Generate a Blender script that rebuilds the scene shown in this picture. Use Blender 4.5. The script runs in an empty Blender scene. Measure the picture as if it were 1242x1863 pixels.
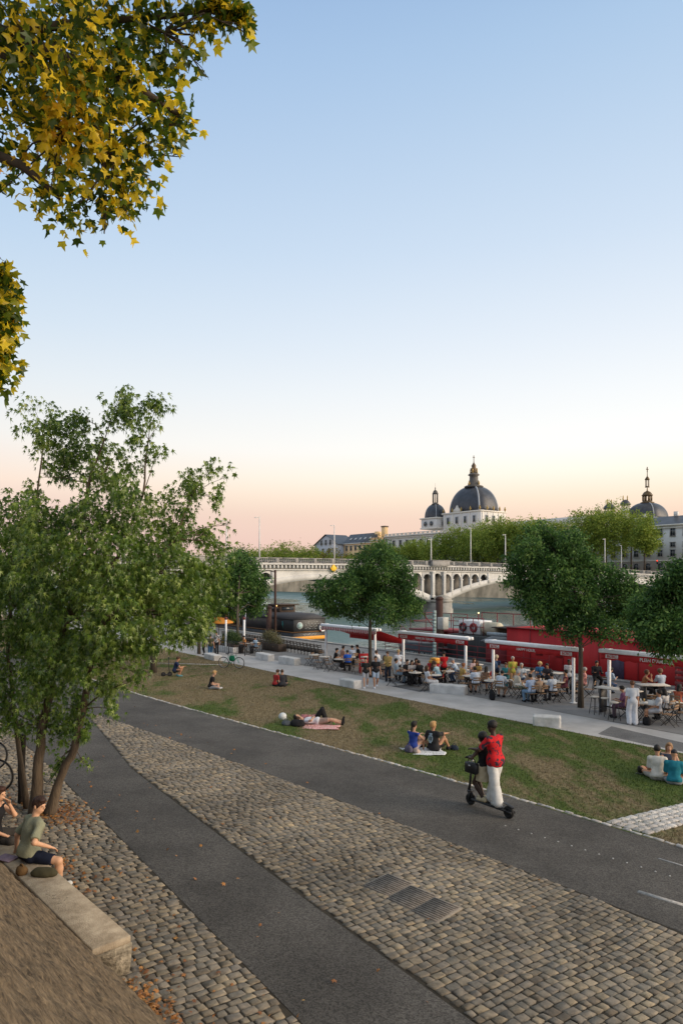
import bpy, math, random
import numpy as np
from mathutils import Vector, Matrix
SC = bpy.context.scene
COL = SC.collection
R = math.radians
# ------------------------------------------------------------------ camera
F = 1242.0; HZ = 1052.0; CX = 621.0; CZ = 4.44
cam = bpy.data.cameras.new("camera"); camo = bpy.data.objects.new("camera", cam); COL.objects.link(camo)
camo.location = (0, 0, CZ); camo.rotation_euler = (R(90), 0, 0)
cam.sensor_fit = 'HORIZONTAL'; cam.sensor_width = 36; cam.lens = 36*F/1242.0
cam.shift_y = (HZ-931.5)/1242.0 if False else -(931.5-HZ)/1242.0
cam.clip_start = 0.1; cam.clip_end = 9000
SC.camera = camo
SC.view_settings.view_transform = 'Standard'; SC.view_settings.look = 'None'
SC.view_settings.exposure = 0.08; SC.view_settings.gamma = 1.0
# ------------------------------------------------------------------ world: dusk sky
W = bpy.data.worlds.new("World"); SC.world = W; W.use_nodes = True
nt = W.node_tree; nt.nodes.clear()
def N(t, **k):
    n = nt.nodes.new(t)
    for a, b in k.items(): setattr(n, a, b)
    return n
out = N('ShaderNodeOutputWorld'); bg = N('ShaderNodeBackground')
tc = N('ShaderNodeTexCoord'); sep = N('ShaderNodeSeparateXYZ')
nt.links.new(tc.outputs['Generated'], sep.inputs[0])
def ramp(stops):
    r = N('ShaderNodeValToRGB'); e = r.color_ramp.elements
    while len(e) > 1: e.remove(e[-1])
    first = True
    for p, c in stops:
        c = [(x/255.0/12.92 if x/255.0 <= .04045 else ((x/255.0+.055)/1.055)**2.4) for x in c]
        if first: e[0].position = p; e[0].color = (*c, 1); first = False
        else: e.new(p).color = (*c, 1)
    nt.links.new(sep.outputs[2], r.inputs[0]); return r
# positions = sine of the elevation; warm side (west, where the sun went down) and cool side
rw = ramp([(0.0,(240,200,180)),(.05,(242,206,184)),(.086,(246,216,194)),(.112,(252,232,208)),(.147,(255,249,233)),(.18,(254,253,248)),(.25,(243,246,248)),(.313,(231,238,246)),(.434,(208,223,240)),(.61,(178,204,230)),(.68,(160,190,222)),(.82,(212,212,208)),(1.0,(226,220,208))])
rc = ramp([(0.0,(212,184,190)),(.05,(224,194,194)),(.095,(230,202,192)),(.13,(246,222,206)),(.19,(238,235,231)),(.26,(222,230,236)),(.33,(205,221,236)),(.425,(186,209,233)),(.6,(155,185,222)),(.68,(140,172,214)),(.82,(205,208,208)),(1.0,(226,220,208))])
vm = N('ShaderNodeVectorMath', operation='DOT_PRODUCT'); vm.inputs[1].default_value = (.60, .80, 0)
nt.links.new(tc.outputs['Generated'], vm.inputs[0])
mr = N('ShaderNodeMapRange'); mr.inputs[1].default_value = .35; mr.inputs[2].default_value = 1.0
nt.links.new(vm.outputs['Value'], mr.inputs[0])
mx = N('ShaderNodeMix', data_type='RGBA'); nt.links.new(mr.outputs[0], mx.inputs[0])
nt.links.new(rc.outputs[0], mx.inputs[6]); nt.links.new(rw.outputs[0], mx.inputs[7])
SUN_EL, SUN_AZ = R(14.0), math.atan2(-.30, .95)          # low in the west-north-west: to the right, a little behind the view
sky = N('ShaderNodeTexSky', sky_type='NISHITA'); sky.sun_disc = False
sky.sun_elevation = SUN_EL; sky.sun_rotation = R(90)-SUN_AZ; sky.air_density = 1.2; sky.dust_density = 1.5
sk = N('ShaderNodeMix', data_type='RGBA', blend_type='ADD'); sk.inputs[0].default_value = .003
nt.links.new(mx.outputs[2], sk.inputs[6]); nt.links.new(sky.outputs[0], sk.inputs[7])
nt.links.new(sk.outputs[2], bg.inputs[0]); bg.inputs[1].default_value = 1.0
nt.links.new(bg.outputs[0], out.inputs[0])
sl = bpy.data.lights.new("sun", 'SUN'); sl.energy = 4.0; sl.angle = R(50); sl.color = (1.0, .80, .58)
slo = bpy.data.objects.new("sun", sl); COL.objects.link(slo)
SUN_DIR = Vector((math.cos(SUN_AZ)*math.cos(SUN_EL), math.sin(SUN_AZ)*math.cos(SUN_EL), math.sin(SUN_EL)))
slo.rotation_euler = SUN_DIR.to_track_quat('Z', 'Y').to_euler()
# ------------------------------------------------------------------ frames of the place
TH = math.atan2(.6, .8)
def UV(v, u, z=0.0): return Vector((.8*v-.6*u, .6*v+.8*u, z))
def zg(v):
    v = np.asarray(v, float)
    return np.where(v < 23, -.061*v, -1.403)
def G(px, py, dz=0.0):
    """point of the ground (plus dz) seen at a pixel of the 1242 x 1863 photograph"""
    k = (py-HZ)/F; xs = (px-CX)/F; c = .8*xs+.6
    t = (CZ-dz)/(k-.061*c)
    if t <= 0 or t*c > 23: t = (CZ-dz+1.403)/k
    return Vector((xs*t, t, CZ-k*t))
def P(px, py, Y): return Vector(((px-CX)/F*Y, Y, CZ-(py-HZ)/F*Y))
def vu(p): return (.8*p[0]+.6*p[1], -.6*p[0]+.8*p[1])
WATER = -3.16; DECKZ = -1.403
# ------------------------------------------------------------------ materials
MATS = {}
def lin(c):
    return tuple((x/12.92 if x <= .04045 else ((x+.055)/1.055)**2.4) for x in c)
def mat(name, col, rough=.7, var=.25, scale=6.0, bump=0.0, bscale=40.0, metal=0.0, spec=.4, coord='Object', col2=None, island=0.0, detail=4.0, trans=0.0, emit=None, stretch=None, ramp_pos=(.35,.65)):
    if name in MATS: return MATS[name]
    m = bpy.data.materials.new(name); m.use_nodes = True; t = m.node_tree; b = t.nodes['Principled BSDF']
    b.inputs['Roughness'].default_value = rough; b.inputs['Metallic'].default_value = metal
    b.inputs['Specular IOR Level'].default_value = spec
    if coord == 'World':
        g = t.nodes.new('ShaderNodeNewGeometry'); src = g.outputs['Position']
    else:
        g = t.nodes.new('ShaderNodeTexCoord'); src = g.outputs['Object']
    if stretch:
        mp = t.nodes.new('ShaderNodeMapping'); mp.inputs['Scale'].default_value = stretch[:3]
        if len(stretch) > 3: mp.inputs['Rotation'].default_value = (0, 0, stretch[3])
        t.links.new(src, mp.inputs[0]); src = mp.outputs[0]
    nz = t.nodes.new('ShaderNodeTexNoise'); nz.inputs['Scale'].default_value = scale; nz.inputs['Detail'].default_value = detail; nz.inputs['Roughness'].default_value = .62
    t.links.new(src, nz.inputs['Vector'])
    r = t.nodes.new('ShaderNodeValToRGB'); e = r.color_ramp.elements
    c1 = tuple(x*(1-var) for x in col); c2 = tuple(min(1, x*(1+var)) for x in (col if col2 is None else col2))
    if col2 is not None: c1 = col; c2 = col2
    e[0].position = ramp_pos[0]; e[1].position = ramp_pos[1]; e[0].color = (*c1, 1); e[1].color = (*c2, 1)
    t.links.new(nz.outputs[0], r.inputs[0]); cs = r.outputs[0]
    if island:
        gi = t.nodes.new('ShaderNodeNewGeometry'); hs = t.nodes.new('ShaderNodeHueSaturation')
        m1 = t.nodes.new('ShaderNodeMapRange'); m1.inputs[3].default_value = 1-island; m1.inputs[4].default_value = 1+island
        t.links.new(gi.outputs['Random Per Island'], m1.inputs[0]); t.links.new(m1.outputs[0], hs.inputs['Value']); t.links.new(cs, hs.inputs['Color']); cs = hs.outputs[0]
    t.links.new(cs, b.inputs['Base Color'])
    if bump:
        n2 = t.nodes.new('ShaderNodeTexNoise'); n2.inputs['Scale'].default_value = bscale; n2.inputs['Detail'].default_value = 5
        t.links.new(src, n2.inputs['Vector']); bp = t.nodes.new('ShaderNodeBump'); bp.inputs['Strength'].default_value = bump; bp.inputs['Distance'].default_value = .02
        t.links.new(n2.outputs[0], bp.inputs['Height']); t.links.new(bp.outputs[0], b.inputs['Normal'])
    if trans:
        tr = t.nodes.new('ShaderNodeBsdfTranslucent'); ms = t.nodes.new('ShaderNodeMixShader'); ms.inputs[0].default_value = trans
        o = t.nodes['Material Output']; t.links.new(cs, tr.inputs[0]); t.links.new(b.outputs[0], ms.inputs[1]); t.links.new(tr.outputs[0], ms.inputs[2]); t.links.new(ms.outputs[0], o.inputs[0])
    if emit: b.inputs['Emission Color'].default_value = (*emit[:3], 1); b.inputs['Emission Strength'].default_value = emit[3]
    MATS[name] = m; return m
def leafmat(name, stops, rough=.45, trans=.35, spec=.5):
    if name in MATS: return MATS[name]
    m = bpy.data.materials.new(name); m.use_nodes = True; t = m.node_tree; b = t.nodes['Principled BSDF']
    g = t.nodes.new('ShaderNodeNewGeometry'); r = t.nodes.new('ShaderNodeValToRGB'); e = r.color_ramp.elements
    e[0].position = stops[0][0]; e[0].color = (*stops[0][1], 1); e[1].position = stops[-1][0]; e[1].color = (*stops[-1][1], 1)
    for p, c in stops[1:-1]: e.new(p).color = (*c, 1)
    nz = t.nodes.new('ShaderNodeTexNoise'); nz.inputs['Scale'].default_value = .9; nz.inputs['Detail'].default_value = 2
    t.links.new(g.outputs['Position'], nz.inputs['Vector'])
    mm = t.nodes.new('ShaderNodeMath'); mm.operation = 'MULTIPLY_ADD'; mm.inputs[1].default_value = .55
    m3 = t.nodes.new('ShaderNodeMath'); m3.operation = 'MULTIPLY'; m3.inputs[1].default_value = .75
    m4 = t.nodes.new('ShaderNodeMath'); m4.operation = 'SUBTRACT'; m4.inputs[1].default_value = .13
    t.links.new(g.outputs['Random Per Island'], mm.inputs[0]); t.links.new(nz.outputs[0], m3.inputs[0]); t.links.new(m3.outputs[0], m4.inputs[0]); t.links.new(m4.outputs[0], mm.inputs[2])
    t.links.new(mm.outputs[0], r.inputs[0]); t.links.new(r.outputs[0], b.inputs['Base Color'])
    b.inputs['Roughness'].default_value = rough; b.inputs['Specular IOR Level'].default_value = spec
    tr = t.nodes.new('ShaderNodeBsdfTranslucent'); ms = t.nodes.new('ShaderNodeMixShader'); ms.inputs[0].default_value = trans
    o = t.nodes['Material Output']; t.links.new(r.outputs[0], tr.inputs[0]); t.links.new(b.outputs[0], ms.inputs[1]); t.links.new(tr.outputs[0], ms.inputs[2]); t.links.new(ms.outputs[0], o.inputs[0])
    MATS[name] = m; return m
# ------------------------------------------------------------------ object helpers
def tag(o, label=None, cat=None, group=None, kind=None):
    if label: o['label'] = label
    if cat: o['category'] = cat
    if group: o['group'] = group
    if kind: o['kind'] = kind
    return o
def thing(name, label, cat, loc=(0, 0, 0), rz=0.0, group=None):
    o = bpy.data.objects.new(name, None); o.empty_display_size = .2; COL.objects.link(o)
    o.location = loc; o.rotation_euler = (0, 0, rz); return tag(o, label, cat, group)
def link(name, me, m, parent=None):
    o = bpy.data.objects.new(name, me)
    if m is not None:
        if len(me.materials) == 0: me.materials.append(m)
        elif me.materials[0] is not m:
            o.material_slots[0].link = 'OBJECT'; o.material_slots[0].material = m
    COL.objects.link(o); o.parent = parent; return o
def npmesh(name, V, faces, smooth=False):
    """V (n,3); faces (m,k) array or list of lists"""
    me = bpy.data.meshes.new(name); V = np.asarray(V, np.float32)
    me.vertices.add(len(V)); me.vertices.foreach_set('co', V.ravel())
    if isinstance(faces, np.ndarray):
        m, k = faces.shape; li = faces.ravel(); st = np.arange(m)*k; tot = m*k
    else:
        m = len(faces); ln = np.array([len(f) for f in faces], int); li = np.array([i for f in faces for i in f], int); st = np.concatenate([[0], np.cumsum(ln)[:-1]]) if m else np.zeros(0, int); tot = len(li)
    me.loops.add(tot); me.loops.foreach_set('vertex_index', li.astype(np.int32))
    me.polygons.add(m); me.polygons.foreach_set('loop_start', st.astype(np.int32))
    me.update(calc_edges=True); me.validate()
    if smooth: me.polygons.foreach_set('use_smooth', np.ones(len(me.polygons), bool))
    return me
class MB:
    def __init__(s): s.V = []; s.Fc = []
    def add(s, V, Fc):
        o = len(s.V); s.V += [tuple(v) for v in V]; s.Fc += [[i+o for i in f] for f in Fc]; return s
    def box(s, c, d, rot=None, bev=0.0):
        x, y, z = (q/2 for q in d)
        if bev <= 0:
            V = [(i*x, j*y, k*z) for i in (-1, 1) for j in (-1, 1) for k in (-1, 1)]
            Fc = [(0,1,3,2), (4,6,7,5), (0,4,5,1), (2,3,7,6), (0,2,6,4), (1,5,7,3)]
        else:
            b = min(bev, x*.9, y*.9, z*.9); V = []; ix = {}
            for i in (-1, 1):
                for j in (-1, 1):
                    for k in (-1, 1):
                        ix[(i,j,k,0)] = len(V); V.append((i*x, j*(y-b), k*(z-b)))
                        ix[(i,j,k,1)] = len(V); V.append((i*(x-b), j*y, k*(z-b)))
                        ix[(i,j,k,2)] = len(V); V.append((i*(x-b), j*(y-b), k*z))
            Fc = []
            for i in (-1, 1):
                q = [ix[(i,-1,-1,0)], ix[(i,1,-1,0)], ix[(i,1,1,0)], ix[(i,-1,1,0)]]; Fc.append(q if i > 0 else q[::-1])
                q = [ix[(-1,i,-1,1)], ix[(1,i,-1,1)], ix[(1,i,1,1)], ix[(-1,i,1,1)]]; Fc.append(q[::-1] if i > 0 else q)
                q = [ix[(-1,-1,i,2)], ix[(1,-1,i,2)], ix[(1,1,i,2)], ix[(-1,1,i,2)]]; Fc.append(q if i > 0 else q[::-1])
                for j in (-1, 1):
                    q = [ix[(i,j,-1,0)], ix[(i,j,-1,1)], ix[(i,j,1,1)], ix[(i,j,1,0)]]; Fc.append(q if i*j > 0 else q[::-1])
                    q = [ix[(i,-1,j,0)], ix[(i,1,j,0)], ix[(i,1,j,2)], ix[(i,-1,j,2)]]; Fc.append(q if i*j > 0 else q[::-1])
                    q = [ix[(-1,i,j,1)], ix[(-1,i,j,2)], ix[(1,i,j,2)], ix[(1,i,j,1)]]; Fc.append(q if i*j > 0 else q[::-1])
                    for k in (-1, 1):
                        q = [ix[(i,j,k,0)], ix[(i,j,k,1)], ix[(i,j,k,2)]]; Fc.append(q if i*j*k > 0 else q[::-1])
        M = Matrix.Identity(3) if rot is None else rot
        V = [tuple(M @ Vector(v)+Vector(c)) for v in V]
        return s.add(V, Fc)
    def rbox(s, c, d, rz=0, bev=0.0): return s.box(c, d, Matrix.Rotation(rz, 3, 'Z'), bev)
    def bar(s, a, b, w, h=None):
        """square bar from a to b"""
        return s.tube([a, b], [w*.7071]*2, 4, phase=math.pi/4) if h is None else s._bar(a, b, w, h)
    def _bar(s, a, b, w, h):
        a = Vector(a); b = Vector(b); d = (b-a); L = d.length; d.normalize()
        up = Vector((0, 0, 1)) if abs(d.z) < .95 else Vector((0, 1, 0))
        x = d.cross(up).normalized(); z = x.cross(d)
        M = Matrix((x, d, z)).transposed(); return s.box((a+b)/2, (w, L, h), M)
    def tube(s, pts, rad, n=8, cap=True, phase=0.0):
        pts = [Vector(p) for p in pts]
        if not hasattr(rad, '__len__'): rad = [rad]*len(pts)
        V = []; Fc = []; prev = None
        for i, p in enumerate(pts):
            d = (pts[min(i+1, len(pts)-1)]-pts[max(i-1, 0)]).normalized()
            if prev is None:
                up = Vector((0, 0, 1)) if abs(d.z) < .9 else Vector((1, 0, 0)); x = d.cross(up).normalized()
            else: x = (prev-d*prev.dot(d)).normalized()
            y = d.cross(x); prev = x
            for k in range(n):
                a = 2*math.pi*k/n+phase; V.append(p+(x*math.cos(a)+y*math.sin(a))*rad[i])
        for i in range(len(pts)-1):
            for k in range(n):
                k2 = (k+1) % n; Fc.append((i*n+k, (i+1)*n+k, (i+1)*n+k2, i*n+k2))
        if cap: Fc.append(tuple(range(n))); Fc.append(tuple(reversed(range((len(pts)-1)*n, len(pts)*n))))
        return s.add(V, Fc)
    def lathe(s, prof, n=24, c=(0, 0, 0), M=None, sup=2.0, ax=(1, 1), rot=0.0):
        V = []; Fc = []
        for r, z in prof:
            for k in range(n):
                a = 2*math.pi*k/n; ca, sa = math.cos(a), math.sin(a)
                q = 1.0 if sup == 2 else (abs(ca)**sup+abs(sa)**sup)**(-1/sup)
                x, y = r*q*ca*ax[0], r*q*sa*ax[1]
                p = Vector((x*math.cos(rot)-y*math.sin(rot), x*math.sin(rot)+y*math.cos(rot), z))
                if M is not None: p = M @ p
                V.append(p+Vector(c))
        m = len(prof)
        for i in range(m-1):
            for k in range(n):
                k2 = (k+1) % n; Fc.append((i*n+k, i*n+k2, (i+1)*n+k2, (i+1)*n+k))
        Fc.append(tuple(reversed(range(n)))); Fc.append(tuple(range((m-1)*n, m*n)))
        return s.add(V, Fc)
    def torus(s, c, Rr, r, axis='x', n=28, m=8, arc=(0, 2*math.pi)):
        full = abs(arc[1]-arc[0]-2*math.pi) < 1e-6; k = n if full else n+1
        pts = []
        for i in range(k):
            a = arc[0]+(arc[1]-arc[0])*i/n; ca, sa = math.cos(a)*Rr, math.sin(a)*Rr
            pts.append({'x': (0, ca, sa), 'y': (ca, 0, sa), 'z': (ca, sa, 0)}[axis])
        V = []; Fc = []; nv = {'x': Vector((1,0,0)), 'y': Vector((0,1,0)), 'z': Vector((0,0,1))}[axis]
        for p in pts:
            p = Vector(p); o = p.normalized()
            for j in range(m):
                b = 2*math.pi*j/m; V.append(p+o*math.cos(b)*r+nv*math.sin(b)*r+Vector(c))
        for i in range(n if full else n):
            i2 = (i+1) % k
            for j in range(m):
                j2 = (j+1) % m; Fc.append((i*m+j, i*m+j2, i2*m+j2, i2*m+j))
        return s.add(V, Fc)
    def prism(s, poly, z0, z1):
        n = len(poly); V = [(x, y, z0) for x, y in poly]+[(x, y, z1) for x, y in poly]
        Fc = [tuple(reversed(range(n))), tuple(range(n, 2*n))]+[(i, (i+1) % n, n+(i+1) % n, n+i) for i in range(n)]
        return s.add(V, Fc)
    def extr(s, poly, axis, a0, a1):
        """polygon (p,q) extruded along axis x (p=y,q=z) or y (p=x,q=z)"""
        n = len(poly); f = (lambda p, q, a: (a, p, q)) if axis == 'x' else (lambda p, q, a: (p, a, q))
        V = [f(p, q, a0) for p, q in poly]+[f(p, q, a1) for p, q in poly]
        return s.add(V, [tuple(range(n)), tuple(reversed(range(n, 2*n)))]+[(i, n+i, n+(i+1) % n, (i+1) % n) for i in range(n)])
    def ball(s, c, r, n=12, m=8):
        if not hasattr(r, '__len__'): r = (r, r, r)
        V = []; Fc = []
        for i in range(m+1):
            t = math.pi*(i+.02)/(m+.04)
            for k in range(n):
                a = 2*math.pi*k/n; V.append((c[0]+r[0]*math.sin(t)*math.cos(a), c[1]+r[1]*math.sin(t)*math.sin(a), c[2]+r[2]*math.cos(t)))
        for i in range(m):
            for k in range(n): k2 = (k+1) % n; Fc.append((i*n+k, (i+1)*n+k, (i+1)*n+k2, i*n+k2))
        return s.add(V, Fc)
    def mesh(s, name='part', smooth=False):
        return npmesh(name, np.array(s.V, np.float32), s.Fc, smooth)
    def build(s, name, m, parent=None, smooth=False): return link(name, s.mesh(name, smooth), m, parent)
def structure(o): o['kind'] = 'structure'; return o
def copy_tree(o, parent=None):
    c = o.copy(); COL.objects.link(c); c.parent = parent
    for ch in list(o.children): copy_tree(ch, c)
    return c
def text_mesh(s, size, depth=.01, sx=1.0):
    cu = bpy.data.curves.new('lettering', 'FONT'); cu.body = s; cu.size = size; cu.extrude = depth; cu.align_x = 'CENTER'; cu.align_y = 'CENTER'; cu.offset = size*.015
    to = bpy.data.objects.new('tmp', cu); COL.objects.link(to)
    dg = bpy.context.evaluated_depsgraph_get(); dg.update(); me = bpy.data.meshes.new_from_object(to.evaluated_get(dg)); bpy.data.objects.remove(to)
    for v in me.vertices: v.co.x *= sx
    me.materials.clear(); return me
# ================================================================== SETTING
def asph(name, col, sp):
    m = mat(name, col, .85, .24, .7, .7, 120, coord='World', spec=.3, detail=8); t = m.node_tree; b = t.nodes['Principled BSDF']; src = b.inputs['Base Color'].links[0].from_socket
    g = t.nodes.new('ShaderNodeNewGeometry'); v = t.nodes.new('ShaderNodeTexVoronoi'); v.inputs['Scale'].default_value = 55; t.links.new(g.outputs['Position'], v.inputs['Vector'])
    r = t.nodes.new('ShaderNodeSeparateColor'); t.links.new(v.outputs['Color'], r.inputs[0]); q = t.nodes.new('ShaderNodeMapRange'); q.inputs[1].default_value = 0; q.inputs[2].default_value = 1; q.inputs[3].default_value = 1-sp; q.inputs[4].default_value = 1+sp; t.links.new(r.outputs[0], q.inputs[0])
    h = t.nodes.new('ShaderNodeHueSaturation'); t.links.new(src, h.inputs['Color']); t.links.new(q.outputs[0], h.inputs['Value']); t.links.new(h.outputs[0], b.inputs['Base Color']); return m
M_asph = asph('asphalt', (.082,.076,.068), .5)
M_asph2 = asph('asphalt worn', (.15,.15,.15), .25)
M_conc = mat('concrete paving', (.40,.39,.38), .85, .16, .7, .3, 120, coord='World', detail=8)
M_terr = mat('terrace paving', (.2,.195,.19), .85, .2, .9, .3, 120, coord='World', detail=8)
M_joint = mat('sandy joints', (.035,.028,.018), .95, .35, 6, .5, 90, coord='World')
M_quay = mat('quay stone', (.19,.18,.16), .85, .3, 1.4, .4, 20, coord='World')
def grass_mat():
    m = bpy.data.materials.new('lawn'); m.use_nodes = True; t = m.node_tree; b = t.nodes['Principled BSDF']; L = t.links.new
    g = t.nodes.new('ShaderNodeNewGeometry'); mp = t.nodes.new('ShaderNodeMapping'); mp.inputs['Rotation'].default_value = (0, 0, -TH); mp.inputs['Scale'].default_value = (1, .38, 1)
    L(g.outputs['Position'], mp.inputs[0])
    def nz(s, d, src=mp.outputs[0]):
        n = t.nodes.new('ShaderNodeTexNoise'); n.inputs['Scale'].default_value = s; n.inputs['Detail'].default_value = d; n.inputs['Roughness'].default_value = .7; L(src, n.inputs['Vector']); return n.outputs[0]
    a = t.nodes.new('ShaderNodeValToRGB'); a.color_ramp.elements[0].position = .45; a.color_ramp.elements[1].position = .56
    sp = t.nodes.new('ShaderNodeSeparateXYZ'); L(mp.outputs[0], sp.inputs[0]); mq = t.nodes.new('ShaderNodeMapRange'); mq.inputs[1].default_value = 4; mq.inputs[2].default_value = 16; mq.inputs[3].default_value = -.005; mq.inputs[4].default_value = -.07; L(sp.outputs[1], mq.inputs[0])
    ma = t.nodes.new('ShaderNodeMath'); ma.operation = 'ADD'; L(nz(.48, 7), ma.inputs[0]); L(mq.outputs[0], ma.inputs[1]); L(ma.outputs[0], a.inputs[0])
    dry = t.nodes.new('ShaderNodeValToRGB'); e = dry.color_ramp.elements; e[0].position = .35; e[0].color = (.09,.07,.038,1); e[1].position = .70; e[1].color = (.34,.27,.155,1)
    L(nz(9, 8, g.outputs['Position']), dry.inputs[0])
    gr = t.nodes.new('ShaderNodeValToRGB'); e = gr.color_ramp.elements; e[0].position = .35; e[0].color = (.028,.052,.012,1); e[1].position = .70; e[1].color = (.14,.19,.045,1)
    L(nz(11, 8, g.outputs['Position']), gr.inputs[0])
    mx = t.nodes.new('ShaderNodeMix'); mx.data_type = 'RGBA'; L(a.outputs[0], mx.inputs[0]); L(dry.outputs[0], mx.inputs[6]); L(gr.outputs[0], mx.inputs[7]); L(mx.outputs[2], b.inputs['Base Color'])
    b.inputs['Roughness'].default_value = .95; b.inputs['Specular IOR Level'].default_value = .15
    bp = t.nodes.new('ShaderNodeBump'); bp.inputs['Strength'].default_value = .8; bp.inputs['Distance'].default_value = .05; L(nz(30, 6, g.outputs['Position']), bp.inputs['Height']); L(bp.outputs[0], b.inputs['Normal'])
    return m
M_lawn = grass_mat()
def bl(pts):
    q = sorted([vu(G(*p))[::-1] for p in pts]); return np.array([a for a, b in q]), np.array([b for a, b in q])
B1 = bl([(111,1412),(189,1500),(420,1728),(550,1863)])
B2 = bl([(240,1400),(370,1498),(420,1539),(620,1684),(670,1720),(860,1863)])
B3 = bl([(181,1302),(460,1398),(640,1465),(860,1550),(900,1567),(1242,1696)])
B4 = bl([(240,1261),(480,1329),(602,1360),(810,1420),(918,1451),(1095,1497),(1197,1530),(1242,1547)])
B5 = bl([(374,1196),(440,1211),(560,1239),(661,1256),(856,1296),(1069,1332),(1242,1376)])
def bf(B, ext=()):
    u, v = B
    for (a, b) in ext: u = np.append(u, a); v = np.append(v, b)
    i = np.argsort(u); u, v = u[i], v[i]
    return lambda x: np.interp(x, u, v)
def smooth(B, deg):
    u, v = B; c = np.polyfit(u, v, deg); uu = np.linspace(u[0], u[-1], 30); return uu, np.polyval(c, uu)
B1 = smooth(B1, 1); B2 = smooth(B2, 2); B3 = smooth(B3, 2); B4 = smooth(B4, 3); B5 = smooth(B5, 2)
b1 = bf(B1, [(0, 3.9), (30, 4.6), (60, 4.0)]); b2 = bf(B2, [(0, 5.3), (25, 7.35), (70, 8)]); b3 = bf(B3, [(-6, 9.9), (25.01, 7.4), (70, 8.1)])
b4 = bf(B4, [(-6, 12.4), (60, 9.0)]); b5 = bf(B5, [(-6, 22.4), (90, 21.5)])
def strip(name, f1, f2, u0, u1, off, m, du=.5, nv=6, zf=zg):
    us = np.arange(u0, u1+1e-6, du); n = len(us); V = np.zeros((n, nv+1, 3))
    for j in range(nv+1):
        a = f1(us) if callable(f1) else np.full(n, f1); b = f2(us) if callable(f2) else np.full(n, f2)
        v = a+(b-a)*j/nv; V[:, j, 0] = .8*v-.6*us; V[:, j, 1] = .6*v+.8*us; V[:, j, 2] = zf(v)+off
    I = np.arange(n*(nv+1)).reshape(n, nv+1); Fc = np.stack([I[:-1, :-1], I[:-1, 1:], I[1:, 1:], I[1:, :-1]], -1).reshape(-1, 4)
    o = link(name, npmesh(name, V.reshape(-1, 3), Fc), m); return structure(o)
# our bank (one base sheet), with the paths laid on it 4 mm above each other
M_soil = mat('soil', (.15,.12,.08), .95, .3, 1.0, .5, 30, coord='World')
strip('ground', 1.0, 36.0, -40, 700, -.012, M_soil, 5, 35)
strip('cobble_bed', 1.5, b1, -6, 70, .000, M_joint, .5, 6)
strip('asphalt_path', b1, b2, -6, 70, .004, M_asph, .5, 3)
strip('median_bed', b2, b3, -6, 25, .000, M_joint, .5, 6)
strip('cycle_path', b3, b4, -6, 25, .004, M_asph, .5, 4)
strip('cycle_path', b2, b4, 25.004, 70, .004, M_asph, .5, 4)
strip('lawn', b4, b5, -6, 90, .006, M_lawn, .5, 30)
strip('promenade', b5, 25.4, -10, 300, .004, M_conc, 1, 8)
strip('terrace_paving', 25.4, 36.0, -10, 300, .015, M_terr, 1, 8)
# darker asphalt entering the promenade on the right
q = [G(1087,1336), G(1112,1322), G(1242,1352), G(1330,1374), G(1330,1400)]
structure(MB().add([(p.x, p.y, DECKZ+.010) for p in q], [tuple(range(len(q)))]).build('asphalt_patch', M_asph2))
q = [G(590,1253-.5), G(640,1245), G(700,1248), G(660,1258)]
for (x, y) in ((752,1252),):
    c = G(x, y); structure(MB().rbox((c.x, c.y, DECKZ+.006), (1.2, 2.2, .012), TH).build('asphalt_patch', M_asph2))
# pale concrete strip across the lawn
a = G(286,1207); b = G(404,1210); structure(MB()._bar((a.x, a.y, a.z+.0), (b.x, b.y, b.z+.0), .22, .04).build('lawn_kerb', M_conc))
# cobbles: real stones
def cobbles(name, fa, fb, u0, u1, m, dv=.155, du=.122, seed=1, h=.019, slant=0.0):
    rng = np.random.default_rng(seed); cs = []
    u = u0
    while u < u1:
        w = du*rng.uniform(.9, 1.12); a = float(fa(u)) if callable(fa) else fa; b = float(fb(u)) if callable(fb) else fb
        v = a+rng.uniform(0, dv)*.5
        while v < b-.05:
            l = dv*rng.uniform(.72, 1.3); l = min(l, b-v)
            if l > .07: cs.append((v+l/2, u+w/2+math.sin((v*2.1))*0.03, l, w, rng.uniform(-.04, .04)))
            v += l
        u += w
    c = np.array(cs); n = len(c); V = np.zeros((n, 12, 3)); sg = np.array([(-1,-1),(1,-1),(1,1),(-1,1)])
    hh = h*rng.uniform(.6, 1.3, n); tilt = rng.normal(0, .03, (n, 2))
    for li, (ins, zz) in enumerate(((.006, -.02), (.010, .6), (.026, 1.0))):
        for k in range(4):
            jx = rng.normal(0, .009, n); jy = rng.normal(0, .008, n)
            x = sg[k, 0]*(c[:, 2]/2-ins)+jx; y = sg[k, 1]*(c[:, 3]/2-ins)+jy
            ang = c[:, 4]; vv = c[:, 0]+x*np.cos(ang)-y*np.sin(ang); uu = c[:, 1]+x*np.sin(ang)+y*np.cos(ang)
            z = zg(vv)+(hh*zz if li else -.03)+(tilt[:, 0]*x+tilt[:, 1]*y if li else 0)
            V[:, li*4+k, 0] = .8*vv-.6*uu; V[:, li*4+k, 1] = .6*vv+.8*uu; V[:, li*4+k, 2] = z
    base = np.arange(n)[:, None]*12
    Q = [(8,9,10,11)]+[(k, (k+1) % 4, 4+(k+1) % 4, 4+k) for k in range(4)]+[(4+k, 4+(k+1) % 4, 8+(k+1) % 4, 8+k) for k in range(4)]
    Fc = np.concatenate([base+np.array(q) for q in Q]); return structure(link(name, npmesh(name, V.reshape(-1, 3), Fc), m))
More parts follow.
